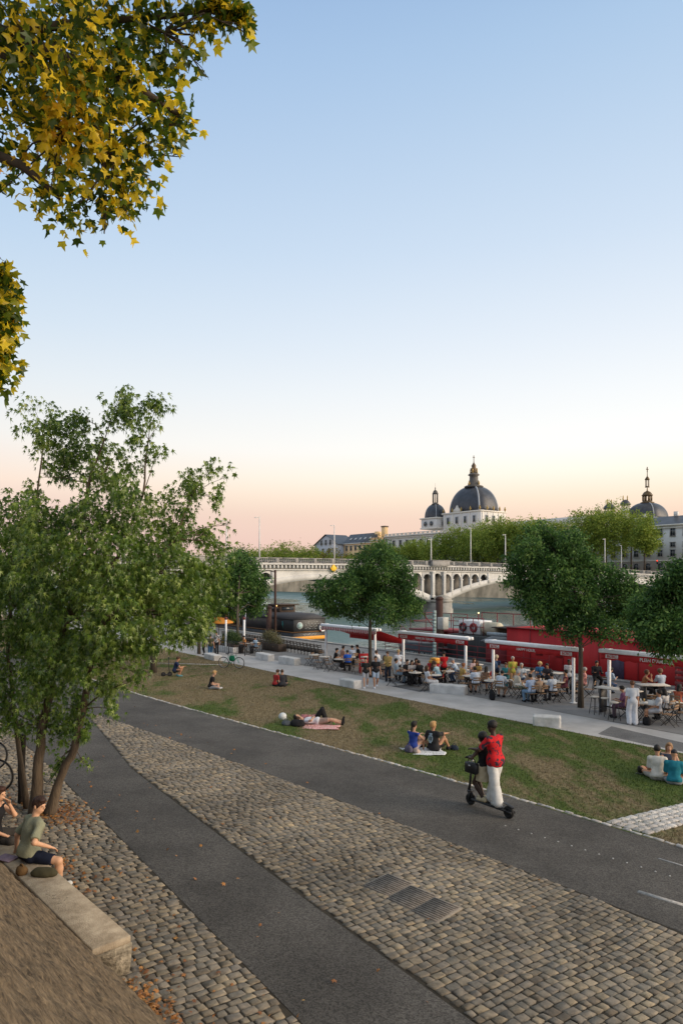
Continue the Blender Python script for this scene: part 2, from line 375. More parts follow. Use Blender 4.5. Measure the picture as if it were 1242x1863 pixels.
def cobmat(name, cols, rough=.8):
    m = bpy.data.materials.new(name); m.use_nodes = True; t = m.node_tree; b = t.nodes['Principled BSDF']; L = t.links.new
    g = t.nodes.new('ShaderNodeNewGeometry'); r = t.nodes.new('ShaderNodeValToRGB'); e = r.color_ramp.elements
    e[0].position = 0; e[0].color = (*cols[0], 1); e[1].position = 1; e[1].color = (*cols[-1], 1)
    for i, c in enumerate(cols[1:-1]): e.new((i+1)/(len(cols)-1)).color = (*c, 1)
    L(g.outputs['Random Per Island'], r.inputs[0])
    nz = t.nodes.new('ShaderNodeTexNoise'); nz.inputs['Scale'].default_value = 14; nz.inputs['Detail'].default_value = 6; L(g.outputs['Position'], nz.inputs['Vector'])
    n2 = t.nodes.new('ShaderNodeTexNoise'); n2.inputs['Scale'].default_value = .5; n2.inputs['Detail'].default_value = 3; L(g.outputs['Position'], n2.inputs['Vector'])
    ad = t.nodes.new('ShaderNodeMath'); ad.operation = 'ADD'; L(nz.outputs[0], ad.inputs[0]); L(n2.outputs[0], ad.inputs[1])
    mr = t.nodes.new('ShaderNodeMapRange'); mr.inputs[1].default_value = .7; mr.inputs[2].default_value = 1.3; mr.inputs[3].default_value = .68; mr.inputs[4].default_value = 1.55; L(ad.outputs[0], mr.inputs[0])
    hs = t.nodes.new('ShaderNodeHueSaturation'); L(r.outputs[0], hs.inputs['Color']); L(mr.outputs[0], hs.inputs['Value']); L(hs.outputs[0], b.inputs['Base Color'])
    b.inputs['Roughness'].default_value = rough; bp = t.nodes.new('ShaderNodeBump'); bp.inputs['Strength'].default_value = .6; bp.inputs['Distance'].default_value = .01
    n3 = t.nodes.new('ShaderNodeTexNoise'); n3.inputs['Scale'].default_value = 60; n3.inputs['Detail'].default_value = 5; L(g.outputs['Position'], n3.inputs['Vector']); L(n3.outputs[0], bp.inputs['Height']); L(bp.outputs[0], b.inputs['Normal'])
    return m
M_cob = cobmat('cobble granite', [(.10,.080,.058),(.15,.122,.084),(.175,.148,.112),(.125,.112,.090),(.225,.178,.115),(.155,.135,.110),(.265,.212,.138)])
M_cobL = cobmat('pale cobble', [(.30,.29,.27),(.42,.40,.37),(.36,.33,.30),(.48,.46,.43)])
wallv = lambda u: 2.2-.108*(np.asarray(u)-7.8)
cobbles('cobblestone_paving', lambda u: wallv(u)-.05, lambda u: b1(u)-.01, 3.5, 34, M_cob, seed=2)
cobbles('cobblestone_median', lambda u: b2(u)+.01, lambda u: b3(u)-.01, 3.5, 25, M_cob, seed=3)
cobbles('edging_stones', lambda u: b4(u)-.02, lambda u: b4(u)+.12, 5, 48, M_cobL, dv=.14, du=.22, seed=5, h=.03)
# crossing path of pale setts at the right
def xpath():
    a, b, c, d = [vu(G(*p)) for p in ((1100,1497), (1242,1463), (1242,1503), (1180,1520))]
    lo = min(q[1] for q in (a, b, c, d)); 
    fu = lambda v: None
    rng = np.random.default_rng(9); mb = MB()
    A = Vector(a); D = Vector(d); Bv = Vector(b); dirv = (Bv-A).normalized(); side = (D-A); L = 6.5
    n = 5
    for i in range(n):
        s = 0
        while s < L:
            l = rng.uniform(.2, .36); o = A+side*((i+.5)/n)+dirv*(s+l/2); w = side.length/n
            ang = math.atan2(dirv.y, dirv.x)+TH+rng.normal(0, .04); p = UV(o.x, o.y, float(zg(o.x))+.012)
            mb.rbox(p, (l-.02, w-.02, .045), ang, .014); s += l
    structure(mb.build('pale_sett_path', M_cobL))
xpath()
# painted marks and studs
M_paint = mat('worn road paint', (.32,.31,.29), .7, .35, 25, coord='World')
def mark(p1, p2, w):
    a, b = G(*p1), G(*p2); a.z += .008; b.z += .008; structure(MB()._bar(a, b, w, .004).build('road_marking', M_paint))
mark((1160,1623), (1262,1654), .10); mark((1197,1563), (1275,1586), .05)
M_stud = mat('white stud', (.55,.55,.53), .4, .05)
st = MB().lathe([(.016,0),(.016,.005),(.010,.009)], 12).mesh('road_stud', True)
for i in range(14):
    x = 919+i*23.5+i*i*.12; y = 1503.5+7.1*i+.045*i*i; p = G(x, y)
    o = link('road_stud', st, M_stud); o.location = (p.x, p.y, p.z+.006)
    tag(o, 'small round white stud set flush in the cycle path asphalt', 'road stud', 'row of white studs along the cycle path')
# iron covers in the median
M_iron = mat('cast iron', (.17,.15,.13), .7, .3, 12, .3, 60, metal=.3)
for i, (x, y, w, l) in enumerate(((705,1614,.62,.52), (748,1637,.62,.52), (791,1659,.60,.46))):
    p = G(x, y); t = thing('iron_cover', ['ribbed iron access cover farthest up the cobbled median', 'ribbed iron access cover between two others in the cobbled median', 'ribbed iron access cover nearest the camera in the cobbled median'][i], 'manhole cover', (p.x, p.y, p.z+.024), TH+.16, 'three iron covers in the cobbles')
    MB().box((0, 0, -.01), (w+.06, l+.06, .03), bev=.005).build('frame', mat('cover frame', (.24,.21,.17), .8, .2, 20), t)
    mb = MB().box((0, 0, .004), (w, l, .012), bev=.003)
    for k in range(11): mb.box((-w/2+(k+.5)*w/11, 0, .013), (w/22, l*.94, .012))
    mb.build('lid', M_iron, t)
# water, far bank, upper quay
mw = bpy.data.materials.new('river water'); mw.use_nodes = True; t_ = mw.node_tree; b_ = t_.nodes['Principled BSDF']
b_.inputs['Base Color'].default_value = (.10,.165,.16,1); b_.inputs['Roughness'].default_value = .06; b_.inputs['IOR'].default_value = 1.33; b_.inputs['Specular IOR Level'].default_value = .5
g_ = t_.nodes.new('ShaderNodeNewGeometry'); mp_ = t_.nodes.new('ShaderNodeMapping'); mp_.inputs['Rotation'].default_value = (0, 0, -TH); mp_.inputs['Scale'].default_value = (1, .45, 1)
t_.links.new(g_.outputs['Position'], mp_.inputs[0]); hs_ = []
for s_, w_ in ((1.3, 1.0), (.22, 1.6), (.05, 1.2)):
    n_ = t_.nodes.new('ShaderNodeTexNoise'); n_.inputs['Scale'].default_value = s_; n_.inputs['Detail'].default_value = 4; t_.links.new(mp_.outputs[0], n_.inputs['Vector'])
    q_ = t_.nodes.new('ShaderNodeMath'); q_.operation = 'MULTIPLY'; q_.inputs[1].default_value = w_; t_.links.new(n_.outputs[0], q_.inputs[0]); hs_.append(q_)
ad = t_.nodes.new('ShaderNodeMath'); t_.links.new(hs_[0].outputs[0], ad.inputs[0]); t_.links.new(hs_[1].outputs[0], ad.inputs[1])
n5 = t_.nodes.new('ShaderNodeTexNoise'); n5.inputs['Scale'].default_value = .03; n5.inputs['Detail'].default_value = 3; t_.links.new(mp_.outputs[0], n5.inputs['Vector'])
mr5 = t_.nodes.new('ShaderNodeMapRange'); mr5.inputs[1].default_value = .4; mr5.inputs[2].default_value = .6; mr5.inputs[3].default_value = .25; mr5.inputs[4].default_value = .8; t_.links.new(n5.outputs[0], mr5.inputs[0])
bp_ = t_.nodes.new('ShaderNodeBump'); bp_.inputs['Distance'].default_value = .28; t_.links.new(mr5.outputs[0], bp_.inputs['Strength']); t_.links.new(ad.outputs[0], bp_.inputs['Height']); t_.links.new(bp_.outputs[0], b_.inputs['Normal'])
mp6 = t_.nodes.new('ShaderNodeMapping'); mp6.inputs['Rotation'].default_value = (0, 0, -TH+.5); mp6.inputs['Scale'].default_value = (.05, .014, 1); t_.links.new(g_.outputs['Position'], mp6.inputs[0])
n6 = t_.nodes.new('ShaderNodeTexNoise'); n6.inputs['Scale'].default_value = 1.0; n6.inputs['Detail'].default_value = 5; t_.links.new(mp6.outputs[0], n6.inputs['Vector'])
mr6 = t_.nodes.new('ShaderNodeMapRange'); mr6.inputs[1].default_value = .42; mr6.inputs[2].default_value = .58; mr6.inputs[3].default_value = .10; mr6.inputs[4].default_value = .55; t_.links.new(n6.outputs[0], mr6.inputs[0]); t_.links.new(mr6.outputs[0], b_.inputs['Roughness'])
structure(MB().add([UV(36, -300, WATER), UV(230, -300, WATER), UV(900, 4000, WATER), UV(-300, 4000, WATER)], [(0,1,2,3)]).build('river', mw))
mb = MB().add([UV(36, -40, DECKZ+.015), UV(36, 300, DECKZ+.015), UV(36, 300, -6), UV(36, -40, -6)], [(0,1,2,3)])
o = mb.build('quay_edge', M_quay); structure(o)
mb = MB()
for u in range(-20, 240, 3): p = UV(35.72, u+1.5, DECKZ+.06); mb.rbox(p, (.5, 2.96, .10), TH, .02)
structure(mb.build('quay_coping', mat('coping stone', (.3,.29,.27), .8, .2, 2, .3, 30, coord='World')))
QZ = 7.3
M_bankw = mat('bank wall stone', (.60,.46,.30), .9, .35, .22, .4, 1.0, coord='World', stretch=(1, 1, .5))
mb = MB().add([UV(205, -200, -6), UV(205, 620, -6), UV(207, 620, 5.2), UV(207, -200, 5.2)], [(0,3,2,1)])
structure(mb.build('far_bank_wall', M_bankw))
structure(MB().add([UV(207, -300, 5.2), UV(207, 1400, 5.2), UV(2600, 1400, 5.2), UV(2600, -300, 5.2)], [(0,1,2,3)]).build('far_bank', mat('far ground', (.16,.15,.12), .9, .2, .1, coord='World')))
structure(MB().add([UV(205, 620, -2.9), UV(120, 1100, -2.9), UV(-100, 2200, -2.9), UV(3000, 2600, -2.9), UV(2600, 600, -2.9)], [(0,1,2,3,4)]).build('far_shore', MATS['far ground']))
structure(MB().add([UV(-60, -60, 2.93), UV(-60, 700, 2.93), UV(-.6, 700, 2.93), UV(-.6, -60, 2.93)], [(0,3,2,1)]).build('upper_quay', M_asph2))
# ------------------------------------------------------------------ sloping stone wall below the camera, bench
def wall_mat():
    m = mat('slope stone', (.035,.024,.014), .95, .4, 12.0, 1.0, 26, col2=(.27,.195,.115), stretch=(2.6, .42, 2.6), detail=10, ramp_pos=(.3,.72)); return m  # brown stone; its tan warmth also stands in for lamp light
t = thing('embankment_wall', 'sloping brown rough stone embankment wall in the lower left corner', 'wall', UV(2.2, 7.8, 0), TH+.1076)
rng = random.Random(4)
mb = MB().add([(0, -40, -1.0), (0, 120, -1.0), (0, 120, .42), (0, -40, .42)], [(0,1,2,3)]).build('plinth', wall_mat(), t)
# courses of slightly uneven blocks lying on the slope
n = 16; V = []; Fc = []; s0 = np.array([0, .42]); s1 = np.array([-2.5, 2.95]); L = np.linalg.norm(s1-s0); dn = (s1-s0)/L; nn = np.array([dn[1], -dn[0]])*1.0
nn = np.array([.711, .703])
gx = 120; ys = np.concatenate([np.linspace(-12, 14, 420), np.linspace(14.5, 110, 40)]); ss = np.linspace(0, L, 100)
rg = np.random.default_rng(1)
H = rg.normal(0, .006, (len(ys), len(ss)))
for j in range(n): 
    k = np.abs(ss-(j+.5)*L/n) < L/n*.46; H[:, k] += np.repeat(rg.normal(0.02, .006, (len(ys)//6+1, 1)), 6, 0)[:len(ys)]
Q = rg.normal(0, 1, H.shape); kk_ = np.hanning(15); kk_ /= kk_.sum(); k2 = np.array([.25,.5,.25])
Q = np.apply_along_axis(lambda c: np.convolve(c, kk_, 'same'), 0, Q); Q = np.apply_along_axis(lambda c: np.convolve(c, k2, 'same'), 1, Q); H += Q/Q.std()*.012
YY, SS = np.meshgrid(ys, ss, indexing='ij')
X = s0[0]+dn[0]*SS+nn[0]*H; Z = s0[1]+dn[1]*SS+nn[1]*H
I = np.arange(X.size).reshape(X.shape); Fc = np.stack([I[:-1, :-1], I[1:, :-1], I[1:, 1:], I[:-1, 1:]], -1).reshape(-1, 4)
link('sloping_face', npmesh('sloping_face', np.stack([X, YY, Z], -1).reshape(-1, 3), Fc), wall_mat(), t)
M_bench = mat('bench limestone', (.24,.19,.13), .85, .3, 5, .5, 55, col2=(.42,.35,.255), detail=8)  # tan stone tone also carries the warm lamp light on the bench
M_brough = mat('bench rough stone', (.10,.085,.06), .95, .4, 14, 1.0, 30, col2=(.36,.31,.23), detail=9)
BR = TH+.0965
t = thing('stone_bench', 'long weathered limestone bench block beside the sloping wall with people on it', 'bench', UV(2.58, 7.8, 0), BR)
bz = -.157
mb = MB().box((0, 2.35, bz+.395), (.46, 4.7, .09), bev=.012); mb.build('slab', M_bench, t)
# rough split end and body, tapering underneath on the wall side
V = []; Fc = []; rg = np.random.default_rng(3)
prof = [(.228, .35), (.232, .25), (.228, .12), (.222, -.03), (.04, -.03), (-.02, .05), (-.10, .16), (-.20, .27), (-.222, .35)]
ysb = np.linspace(.012, 4.69, 48)
for i, yy in enumerate(ysb):
    for x, z in prof: V.append((x+rg.normal(0, .006), yy+rg.normal(0, .006), bz+z+(rg.normal(0, .008) if z < .34 else 0)))
k = len(prof)
for i in range(47):
    for j in range(k): j2 = (j+1) % k; Fc.append((i*k+j, i*k+j2, (i+1)*k+j2, (i+1)*k+j))
Fc.append(tuple(range(k-1, -1, -1))); Fc.append(tuple(range(47*k, 48*k)))
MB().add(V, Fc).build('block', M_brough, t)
# faint carved lettering worn beyond reading: short grooves in the slab
mb = MB(); rr = random.Random(8)
for i in range(9): mb.box((-.05+rr.uniform(-.08, .08), 1.35+i*.045, bz+.4405), (rr.uniform(.015, .06), .006, .002), Matrix.Rotation(rr.uniform(-.6, .6), 3, 'Z'))
mb.build('carving', mat('carved groove', (.08,.06,.04), .95), t)
# ================================================================== TREES
def unit(rng, n):
    v = rng.normal(size=(n, 3)); return v/np.linalg.norm(v, axis=1)[:, None]
def star(lobes, notch, fold=.22):
    """palmate leaf outline as a fan of triangles around its heart"""
    pts = []
    for i, (a, r) in enumerate(lobes):
        pts.append((r*math.cos(R(a)), r*math.sin(R(a))))
        if i < len(lobes)-1:
            a2 = (a+lobes[i+1][0])/2; pts.append((notch*math.cos(R(a2)), notch*math.sin(R(a2))))
    pts.append((0.03, -.28)); pts.append((-.03, -.28))
    P_ = [(0, .02, 0)]+[(x, y, -abs(x)*fold-(max(0, y)**2)*.12) for x, y in pts]
    n = len(pts); return np.array(P_), np.array([(0, 1+i, 1+(i+1) % n) for i in range(n)])
LEAF_PLANE = star([(-22,.62),(30,.95),(90,1.05),(150,.95),(202,.62)], .50)
LEAF_MAPLE = star([(-5,.5),(45,.88),(90,1.3),(135,.88),(185,.5)], .24, .45)
LEAF_SMALL = (np.array([(0,-.7,0),(.38,0,-.08),(0,.95,-.1),(-.38,0,-.08)]), np.array([(0,1,2),(0,2,3)]))
def leaf_mesh(name, pos, axis, size, tmpl, rng, roll=1.0):
    """instances of a leaf template: axis = direction of the tip"""
    n = len(pos); A = axis/np.linalg.norm(axis, axis=1)[:, None]
    r = unit(rng, n); r[:, 2] = r[:, 2]*roll; X = np.cross(A, r); X /= np.linalg.norm(X, axis=1)[:, None]+1e-9; Zn = np.cross(X, A)
    T, Fc = tmpl; s = size[:, None, None]
    V = pos[:, None, :]+s*(T[None, :, 0, None]*X[:, None]+T[None, :, 1, None]*A[:, None]+T[None, :, 2, None]*Zn[:, None])
    k = len(T); FF = (np.arange(n)[:, None, None]*k+Fc[None]).reshape(-1, Fc.shape[1])
    return npmesh(name, V.reshape(-1, 3), FF)
def clump_leaves(rng, lobes, n_twigs, per, spread, lsize, inner=.45, down=.7, zsq=1.0):
    """lobes (x,y,z,r) -> leaves gathered on twigs spread through the lobes; returns pos, axis, size, twig bases"""
    Lb = np.array(lobes, float); w = Lb[:, 3]**2.3; w /= w.sum()
    li = rng.choice(len(Lb), n_twigs, p=w); d = unit(rng, n_twigs); d[:, 2] *= zsq
    rad = rng.uniform(inner, 1.0, n_twigs)**.6; tp = Lb[li, :3]+d*(Lb[li, 3]*rad*np.where(rng.uniform(size=n_twigs) < .13, rng.uniform(1.1, 1.42, n_twigs), 1))[:, None]
    ti = np.repeat(np.arange(n_twigs), per); m = len(ti)
    pos = tp[ti]+rng.normal(0, spread, (m, 3))+d[ti]*rng.uniform(-1, 1, m)[:, None]*spread*1.5
    ax = d[ti]*.6+unit(rng, m)*.7; ax[:, 2] -= down
    return pos, ax, lsize*rng.uniform(.65, 1.25, m), tp, li
def limbs(mb, rng, start, lobes, r0, tips=None, per=3, pen=2):
    """limbs from points of the trunk to every lobe and twigs on"""
    for (x, y, z, r) in lobes:
        c = Vector((x, y, z)); s = min(start, key=lambda q: (Vector(q[0])-c).length+max(0, q[0][2]-z)*pen)
        a = Vector(s[0]); d = c-a; mid = a+d*.5+Vector((rng.normal(0, .06), rng.normal(0, .06), -.06*d.length*0+.08*d.length))
        rr = min(s[1]*.6, max(.012, r*.055)); mb.tube([a, mid, c], [rr, rr*.7, rr*.35], 6, cap=False)
        for k in range(per):
            u = Vector(unit(rng, 1)[0]); u.z = abs(u.z)*.7
            st = mid.lerp(c, rng.uniform(.2, 1)); mb.tube([st, st.lerp(c+u*r*.8, .55)+Vector((0,0,.03)), c+u*r*.85], [rr*.42, rr*.28, rr*.12], 5, cap=False)
M_bark = mat('bark', (.055,.040,.027), .95, .4, 7, 1.0, 30, stretch=(1, 1, .25), col2=(.13,.095,.062))
M_bark2 = mat('smooth grey bark', (.075,.06,.045), .9, .35, 6, .6, 25, stretch=(1, 1, .3))
# ---- the many-stemmed maple in front on the left
L_maple = leafmat('maple leaves', [(0,(.016,.045,.006)),(.32,(.065,.135,.016)),(.6,(.16,.26,.035)),(.82,(.34,.44,.10)),(1,(.66,.66,.32))], .30, .5, .7)
def maple():
    rng = np.random.default_rng(11); D = 13.4
    spec = [(80,765,46,0),(130,800,56,.2),(215,745,42,0),(222,712,16,0),(262,795,42,-.2),(200,850,62,.3),(112,850,44,.5),(290,770,18,0),(60,740,20,0),(285,740,22,0),(245,760,30,0),(150,760,28,.1),(80,815,35,0),(283,830,30,0),
     (385,852,20,0),(355,885,34,.2),(412,868,18,0),(330,905,38,0),(385,905,24,0),(340,860,16,0),
     (25,930,46,.3),(85,950,60,-.4),(165,940,56,-.6),(240,930,64,-.4),(312,950,56,0),(375,975,42,.3),(415,955,16,0),(400,1000,32,0),
     (20,1010,70,.2),(100,1030,80,-.8),(200,1030,88,-1.0),(300,1040,80,-.5),(375,1050,52,.1),(395,1085,34,.1),
     (30,1110,75,.2),(120,1130,84,-.5),(215,1120,80,-1.1),(300,1120,66,-.8),(350,1120,48,-.3),(335,1160,30,-.3),
     (20,1200,62,.2),(95,1220,66,-.2),(170,1205,62,-.8),(235,1185,42,-1.0),(275,1170,34,-.9),
     (20,1270,42,.2),(85,1290,45,0),(140,1290,42,-.2),(195,1250,34,-.7),(238,1240,26,-.9),(252,1225,18,-1),(30,1320,26,.1),(110,1345,26,0),(150,1335,22,-.1),(105,1395,17,.1),(85,1430,10,.1),(0,1330,20,.1),(140,1370,16,-.1),(100,1320,30,0),(60,1330,28,0),(145,1325,30,0),(112,1392,20,0),(152,1390,16,0),(18,1295,36,.2),(200,1290,28,-.4),(60,1265,40,-.3),(62,900,30,.1),(75,868,26,0),(30,915,26,.2)]
    off = [(-60,950,70,.5),(-70,1080,80,.5),(-60,1200,70,.5),(60,1000,80,1.6),(180,1080,90,1.5),(90,1180,80,1.5),(280,1000,60,1.2)]
    lobes = []
    for x, y, r, dd in spec+off:
        p = P(x, y, D+dd); lobes.append((p.x, p.y, p.z, max(6, r-10 if r > 24 else r-5)/F*D))
    base = G(78, 1478); t = thing('maple_tree', 'large leafy many stemmed maple rising from the cobbles behind the bench', 'tree', base, 0)
    def lo(p): return Vector(p)-base
    nt_ = 2500; pos, ax, sz, tp, li = clump_leaves(rng, lobes, nt_, 13, .075, .092, .3, 1.5)
    link('crown', leaf_mesh('crown', pos-np.array(base), ax, sz, LEAF_MAPLE, rng), L_maple, t)
    tr1 = [(64,1472,.0,.14),(70,1400,0,.13),(78,1320,0,.12),(95,1240,0,.10),(112,1160,0,.085),(135,1080,-.1,.07),(150,980,-.1,.055),(160,880,0,.04),(190,800,0,.02)]
    tr2 = [(88,1482,0,.125),(108,1420,-.05,.11),(135,1360,-.15,.10),(152,1290,-.3,.09),(165,1210,-.5,.08),(190,1130,-.6,.06),(250,1050,-.6,.05),(320,980,-.3,.035),(350,900,0,.018)]
    tr3 = [(50,1460,.3,.07),(30,1330,.4,.06),(15,1200,.4,.05),(20,1080,.3,.04),(60,960,.1,.03),(80,800,0,.015)]
    tr4 = [(120,1130,-.1,.075),(165,1070,-.4,.06),(215,1015,-.6,.045),(260,900,-.3,.03),(270,800,-.1,.015)]
    pts = []
    for k, tr in enumerate((tr1, tr2, tr3, tr4)):
        pp = [P(x, y, D+dd)-base for x, y, dd, r in tr]; rr = [q[3]*.74 for q in tr]
        if k < 3: pp[0].z = min(pp[0].z, 0)-.05; pp[0] = Vector((pp[0].x, pp[0].y, -.08)); rr[0] *= 1.35
        mbx = MB(); 
        fine = []; fr = []
        for i in range(len(pp)-1):
            for s in range(4): q = s/4; fine.append(pp[i].lerp(pp[i+1], q)+Vector(rng.normal(0, .008, 3))*(1 if i else 0)); fr.append((rr[i]*(1-q)+rr[i+1]*q)*rng.uniform(.95, 1.06))
        fine.append(pp[-1]); fr.append(rr[-1]); mbx.tube(fine, fr, 10)
        mbx.build('trunk', M_bark, t, True)
        pts += [(p+base, r) for p, r in zip(pp[2:], rr[2:])]
    mb = MB(); limbs(mb, rng, pts, lobes[:len(spec)], .1, per=4)
    o = mb.build('branches', M_bark, t); o.matrix_parent_inverse = Matrix.Identity(4)
    for v in o.data.vertices: v.co -= base
maple()
# dark cut stump-like post beside the stems
def post():
    p = G(40, 1462); t = thing('cut_tree_trunk', 'dark bare trunk cut off at head height left of the maple stems', 'tree trunk', p)
    rng = np.random.default_rng(5); pts = [(0,0,-.05),(.0,0,.3),(-.01,0,.8),(.0,.01,1.2),(.02,0,1.42)]
    mb = MB().tube(pts, [.085,.075,.072,.07,.066], 12); mb.build('trunk', mat('charred bark', (.018,.014,.011), .95, .4, 9, 1.0, 40), t)
post()
# ---- plane tree on the upper quay, whose branch hangs into the picture
L_plane = leafmat('plane leaves', [(0,(.03,.055,.008)),(.42,(.06,.11,.012)),(.54,(.22,.28,.02)),(.64,(.86,.66,.03)),(.82,(1.0,.76,.05)),(1,(.80,.36,.03))], .4, .6)  # yellow stops put warm street-lamp light into the leaf colour
def plane():
    rng = np.random.default_rng(21); D = 6.6
    spec = [(40,40,80,0),(130,40,90,.2),(220,50,80,0),(300,40,60,.1),(360,15,40,0),(405,10,22,0),(440,25,14,0),(447,58,9,0),(425,30,10,0),
     (40,140,90,.2),(130,150,95,-.3),(220,150,85,0),(300,120,60,.1),(355,70,30,0),(345,120,26,0),(375,140,12,0),
     (30,230,75,.3),(110,240,85,0),(200,230,85,-.2),(280,205,55,0),(325,222,26,0),(350,222,10,0),(300,270,28,0),(330,285,8,0),
     (20,310,40,.1),(110,320,60,.1),(190,310,65,0),(250,300,50,0),(280,335,16,0),(90,365,38,0),(150,385,40,0),(200,385,38,0),(230,370,25,0),(190,425,14,0),(120,400,24,0),(235,395,12,0),(70,385,16,0),(0,350,16,0),
     (-4,500,18,.6),(-22,530,34,.6),(12,572,11,.6),(-20,570,30,.6),(-24,620,34,.6),(-2,650,14,.6),(-22,670,26,.6),(-4,690,10,.6),(10,505,9,.6),(0,600,12,.6)]
    base = Vector((-8.4, 5.4, 2.93)); lobes = []
    for x, y, r, dd in spec:
        p = P(x, y, D+dd); lobes.append((p.x, p.y, p.z, r/F*D))
    extra = [(-6.4,6.4,10.6,1.2),(-5,7.4,11.2,1.3),(-7.5,5,11,1.6),(-9.5,6,10.8,1.6),(-8.5,7.5,9.5,1.3),(-5.5,5.5,9.4,.9),(-4.6,6.6,7.6,.7),(-5.0,7.0,6.3,.6),(-3,5,11.6,1.5),(-1.5,3,10.6,1.4),(-6,8,13.2,1.7),(-4,9.5,14.4,1.4),(-.5,5,12,1.4),(-2.5,7.5,13.2,1.5),(-3,2,10,1.5)]  # later overhead lobes, out of view, added to shade the left foreground
    t = thing('plane_tree', 'plane tree on the upper quay whose lamplight-yellow branch hangs in at the top left', 'tree', base)
    pos, ax, sz, tp, li = clump_leaves(rng, lobes+extra, 9800, 5, .08, .072, .1, .9)
    lo2 = [l for l, q in zip(lobes, spec) if q[1] > 450]; p2_, a2_, s2_, _, _ = clump_leaves(rng, lo2, 330, 5, .07, .075, .0, .8)
    lo3 = [l for l, q in zip(lobes, spec) if q[0] > 395]; p3_, a3_, s3_, _, _ = clump_leaves(rng, lo3, 34, 5, .045, .075, .0, .8)
    pos = np.concatenate([pos, p2_, p3_]); ax = np.concatenate([ax, a2_, a3_]); sz = np.concatenate([sz, s2_, s3_])
    bent = []
    for (f_, dr) in ((.22, .12), (.75, .5), (-.5, .3)): T = LEAF_PLANE[0].copy(); T[:, 2] = -np.abs(T[:, 0])*f_-np.maximum(0, T[:, 1])**2*dr+.10*np.sin(5*T[:, 0]); bent.append((T, LEAF_PLANE[1]))
    wh = rng.integers(0, 3, len(pos)); parts = []
    for k in range(3):
        q = wh == k; parts.append(leaf_mesh('crown', pos[q]-np.array(base), ax[q], sz[q], bent[k], rng))
    VV = []; FF = []; o_ = 0
    for me in parts:
        v_ = np.empty(len(me.vertices)*3, np.float32); me.vertices.foreach_get('co', v_); f_ = np.empty(len(me.loops), np.int32); me.loops.foreach_get('vertex_index', f_); VV.append(v_.reshape(-1, 3)); FF.append(f_.reshape(-1, 3)+o_); o_ += len(me.vertices); bpy.data.meshes.remove(me)
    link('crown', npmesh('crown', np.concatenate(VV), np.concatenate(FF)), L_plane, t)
    bl_ = [(Vector((-8.3,5.4,6.5)),.2),(Vector((-7,5.8,8)),.11),(P(-200,150,D),.08),(P(0,60,D),.055),(P(90,100,D),.045),(P(190,140,D),.03),(P(300,60,D),.02),(P(120,240,D),.025),(P(200,270,D),.018),(P(-60,560,D+.6),.03),(P(-50,660,D+.6),.02)]
    mb = MB(); mb.tube([(0,0,-.1),(.05,0,2),(0,0,4.2),(.1,.05,7.5),(.2,.1,9)], [.32,.25,.23,.16,.08], 12)
    for tr in ([(-8.3,5.4,6.6),(-6.8,5.9,8.2),P(-150,100,D),P(0,60,D),P(150,40,D),P(300,30,D),P(400,15,D)], [P(-40,70,D),P(90,130,D),P(170,230,D),P(200,340,D)], [P(0,60,D),P(130,110,D),P(250,160,D),P(330,210,D)], [P(-150,100,D),P(-60,260,D),P(40,300,D),P(110,360,D)], [P(-150,100,D+.3),P(-90,350,D+.5),P(-60,560,D+.6),P(-30,680,D+.6)]):
        k = len(tr); mb.tube([Vector(p)-base for p in tr], [.07*(1-i/k)+.008 for i in range(k)] if len(tr) < 7 else [.11,.09,.075,.05,.035,.02,.01], 7)
    mb.build('trunk', M_bark2, t, True)
    mb = MB(); limbs(mb, rng, bl_, lobes, .05, per=2, pen=0); o = mb.build('branches', M_bark2, t)
    for v in o.data.vertices: v.co -= base
plane()
# ---- terrace trees and trees of the near bank
L_dark = leafmat('dark leaves', [(0,(.010,.036,.012)),(.38,(.038,.10,.026)),(.68,(.11,.22,.05)),(1,(.27,.38,.10))], .55, .4, .3)
def near_tree(base, lobes, label, seed, n, per, ls, trunk_h, tr=.11, mat_=None, spread=.12, lean=0.0, grp=None, inner=.62):
    rng = np.random.default_rng(seed); t = thing('tree', label, 'tree', base, 0, grp)
    pos, ax, sz, tp, li = clump_leaves(rng, lobes, n, per, spread, ls, inner, .35)
    link('crown', leaf_mesh('crown', pos-np.array(base), ax, sz, LEAF_SMALL, rng), mat_ or L_dark, t)
    c = np.mean([l[:3] for l in lobes], 0); top = Vector((c[0], c[1], max(l[2] for l in lobes)))
    fork = base+Vector((lean, 0, trunk_h)); mb = MB()
    pth = [base+Vector((0,0,-.1)), base+Vector((lean*.3,0,trunk_h*.45)), fork, fork.lerp(top, .45), top]
    mb.tube(pth, [tr*1.35, tr, tr*.85, tr*.5, tr*.12], 10)
    limbs(mb, rng, [(fork, tr*.8), (fork.lerp(top, .3), tr*.6), (fork.lerp(top, .6), tr*.4)], lobes, .1, per=2)
    o = mb.build('trunk', M_bark2, t, True)
    for v in o.data.vertices: v.co -= base
    return t
def plobes(spec, D, seed=0):
    rr = random.Random(seed); o = []
    for x, y, r in spec:
        p = P(x, y, D+rr.uniform(-1, 1)*r/F*D*1.1); o.append((p.x, p.y, p.z, r*.78/F*D))
    return o
near_tree(G(673,1232), plobes([(700,1010,24),(672,1005,18),(720,1030,26),(690,1035,34),(655,1032,26),(735,1055,26),(715,1075,36),(670,1075,40),(628,1070,34),(590,1078,30),(575,1090,18),(610,1095,32),(650,1105,32),(695,1110,30),(735,1100,28),(755,1112,16),(600,1110,16),(720,1128,18),(660,1060,40),(560,1078,10),(745,1078,16),(760,1100,10),(640,1050,22),(695,992,12)], 40, 1), 'dark green round crowned tree standing in the terrace beside the red sign', 31, 2700, 13, .10, 2.9)
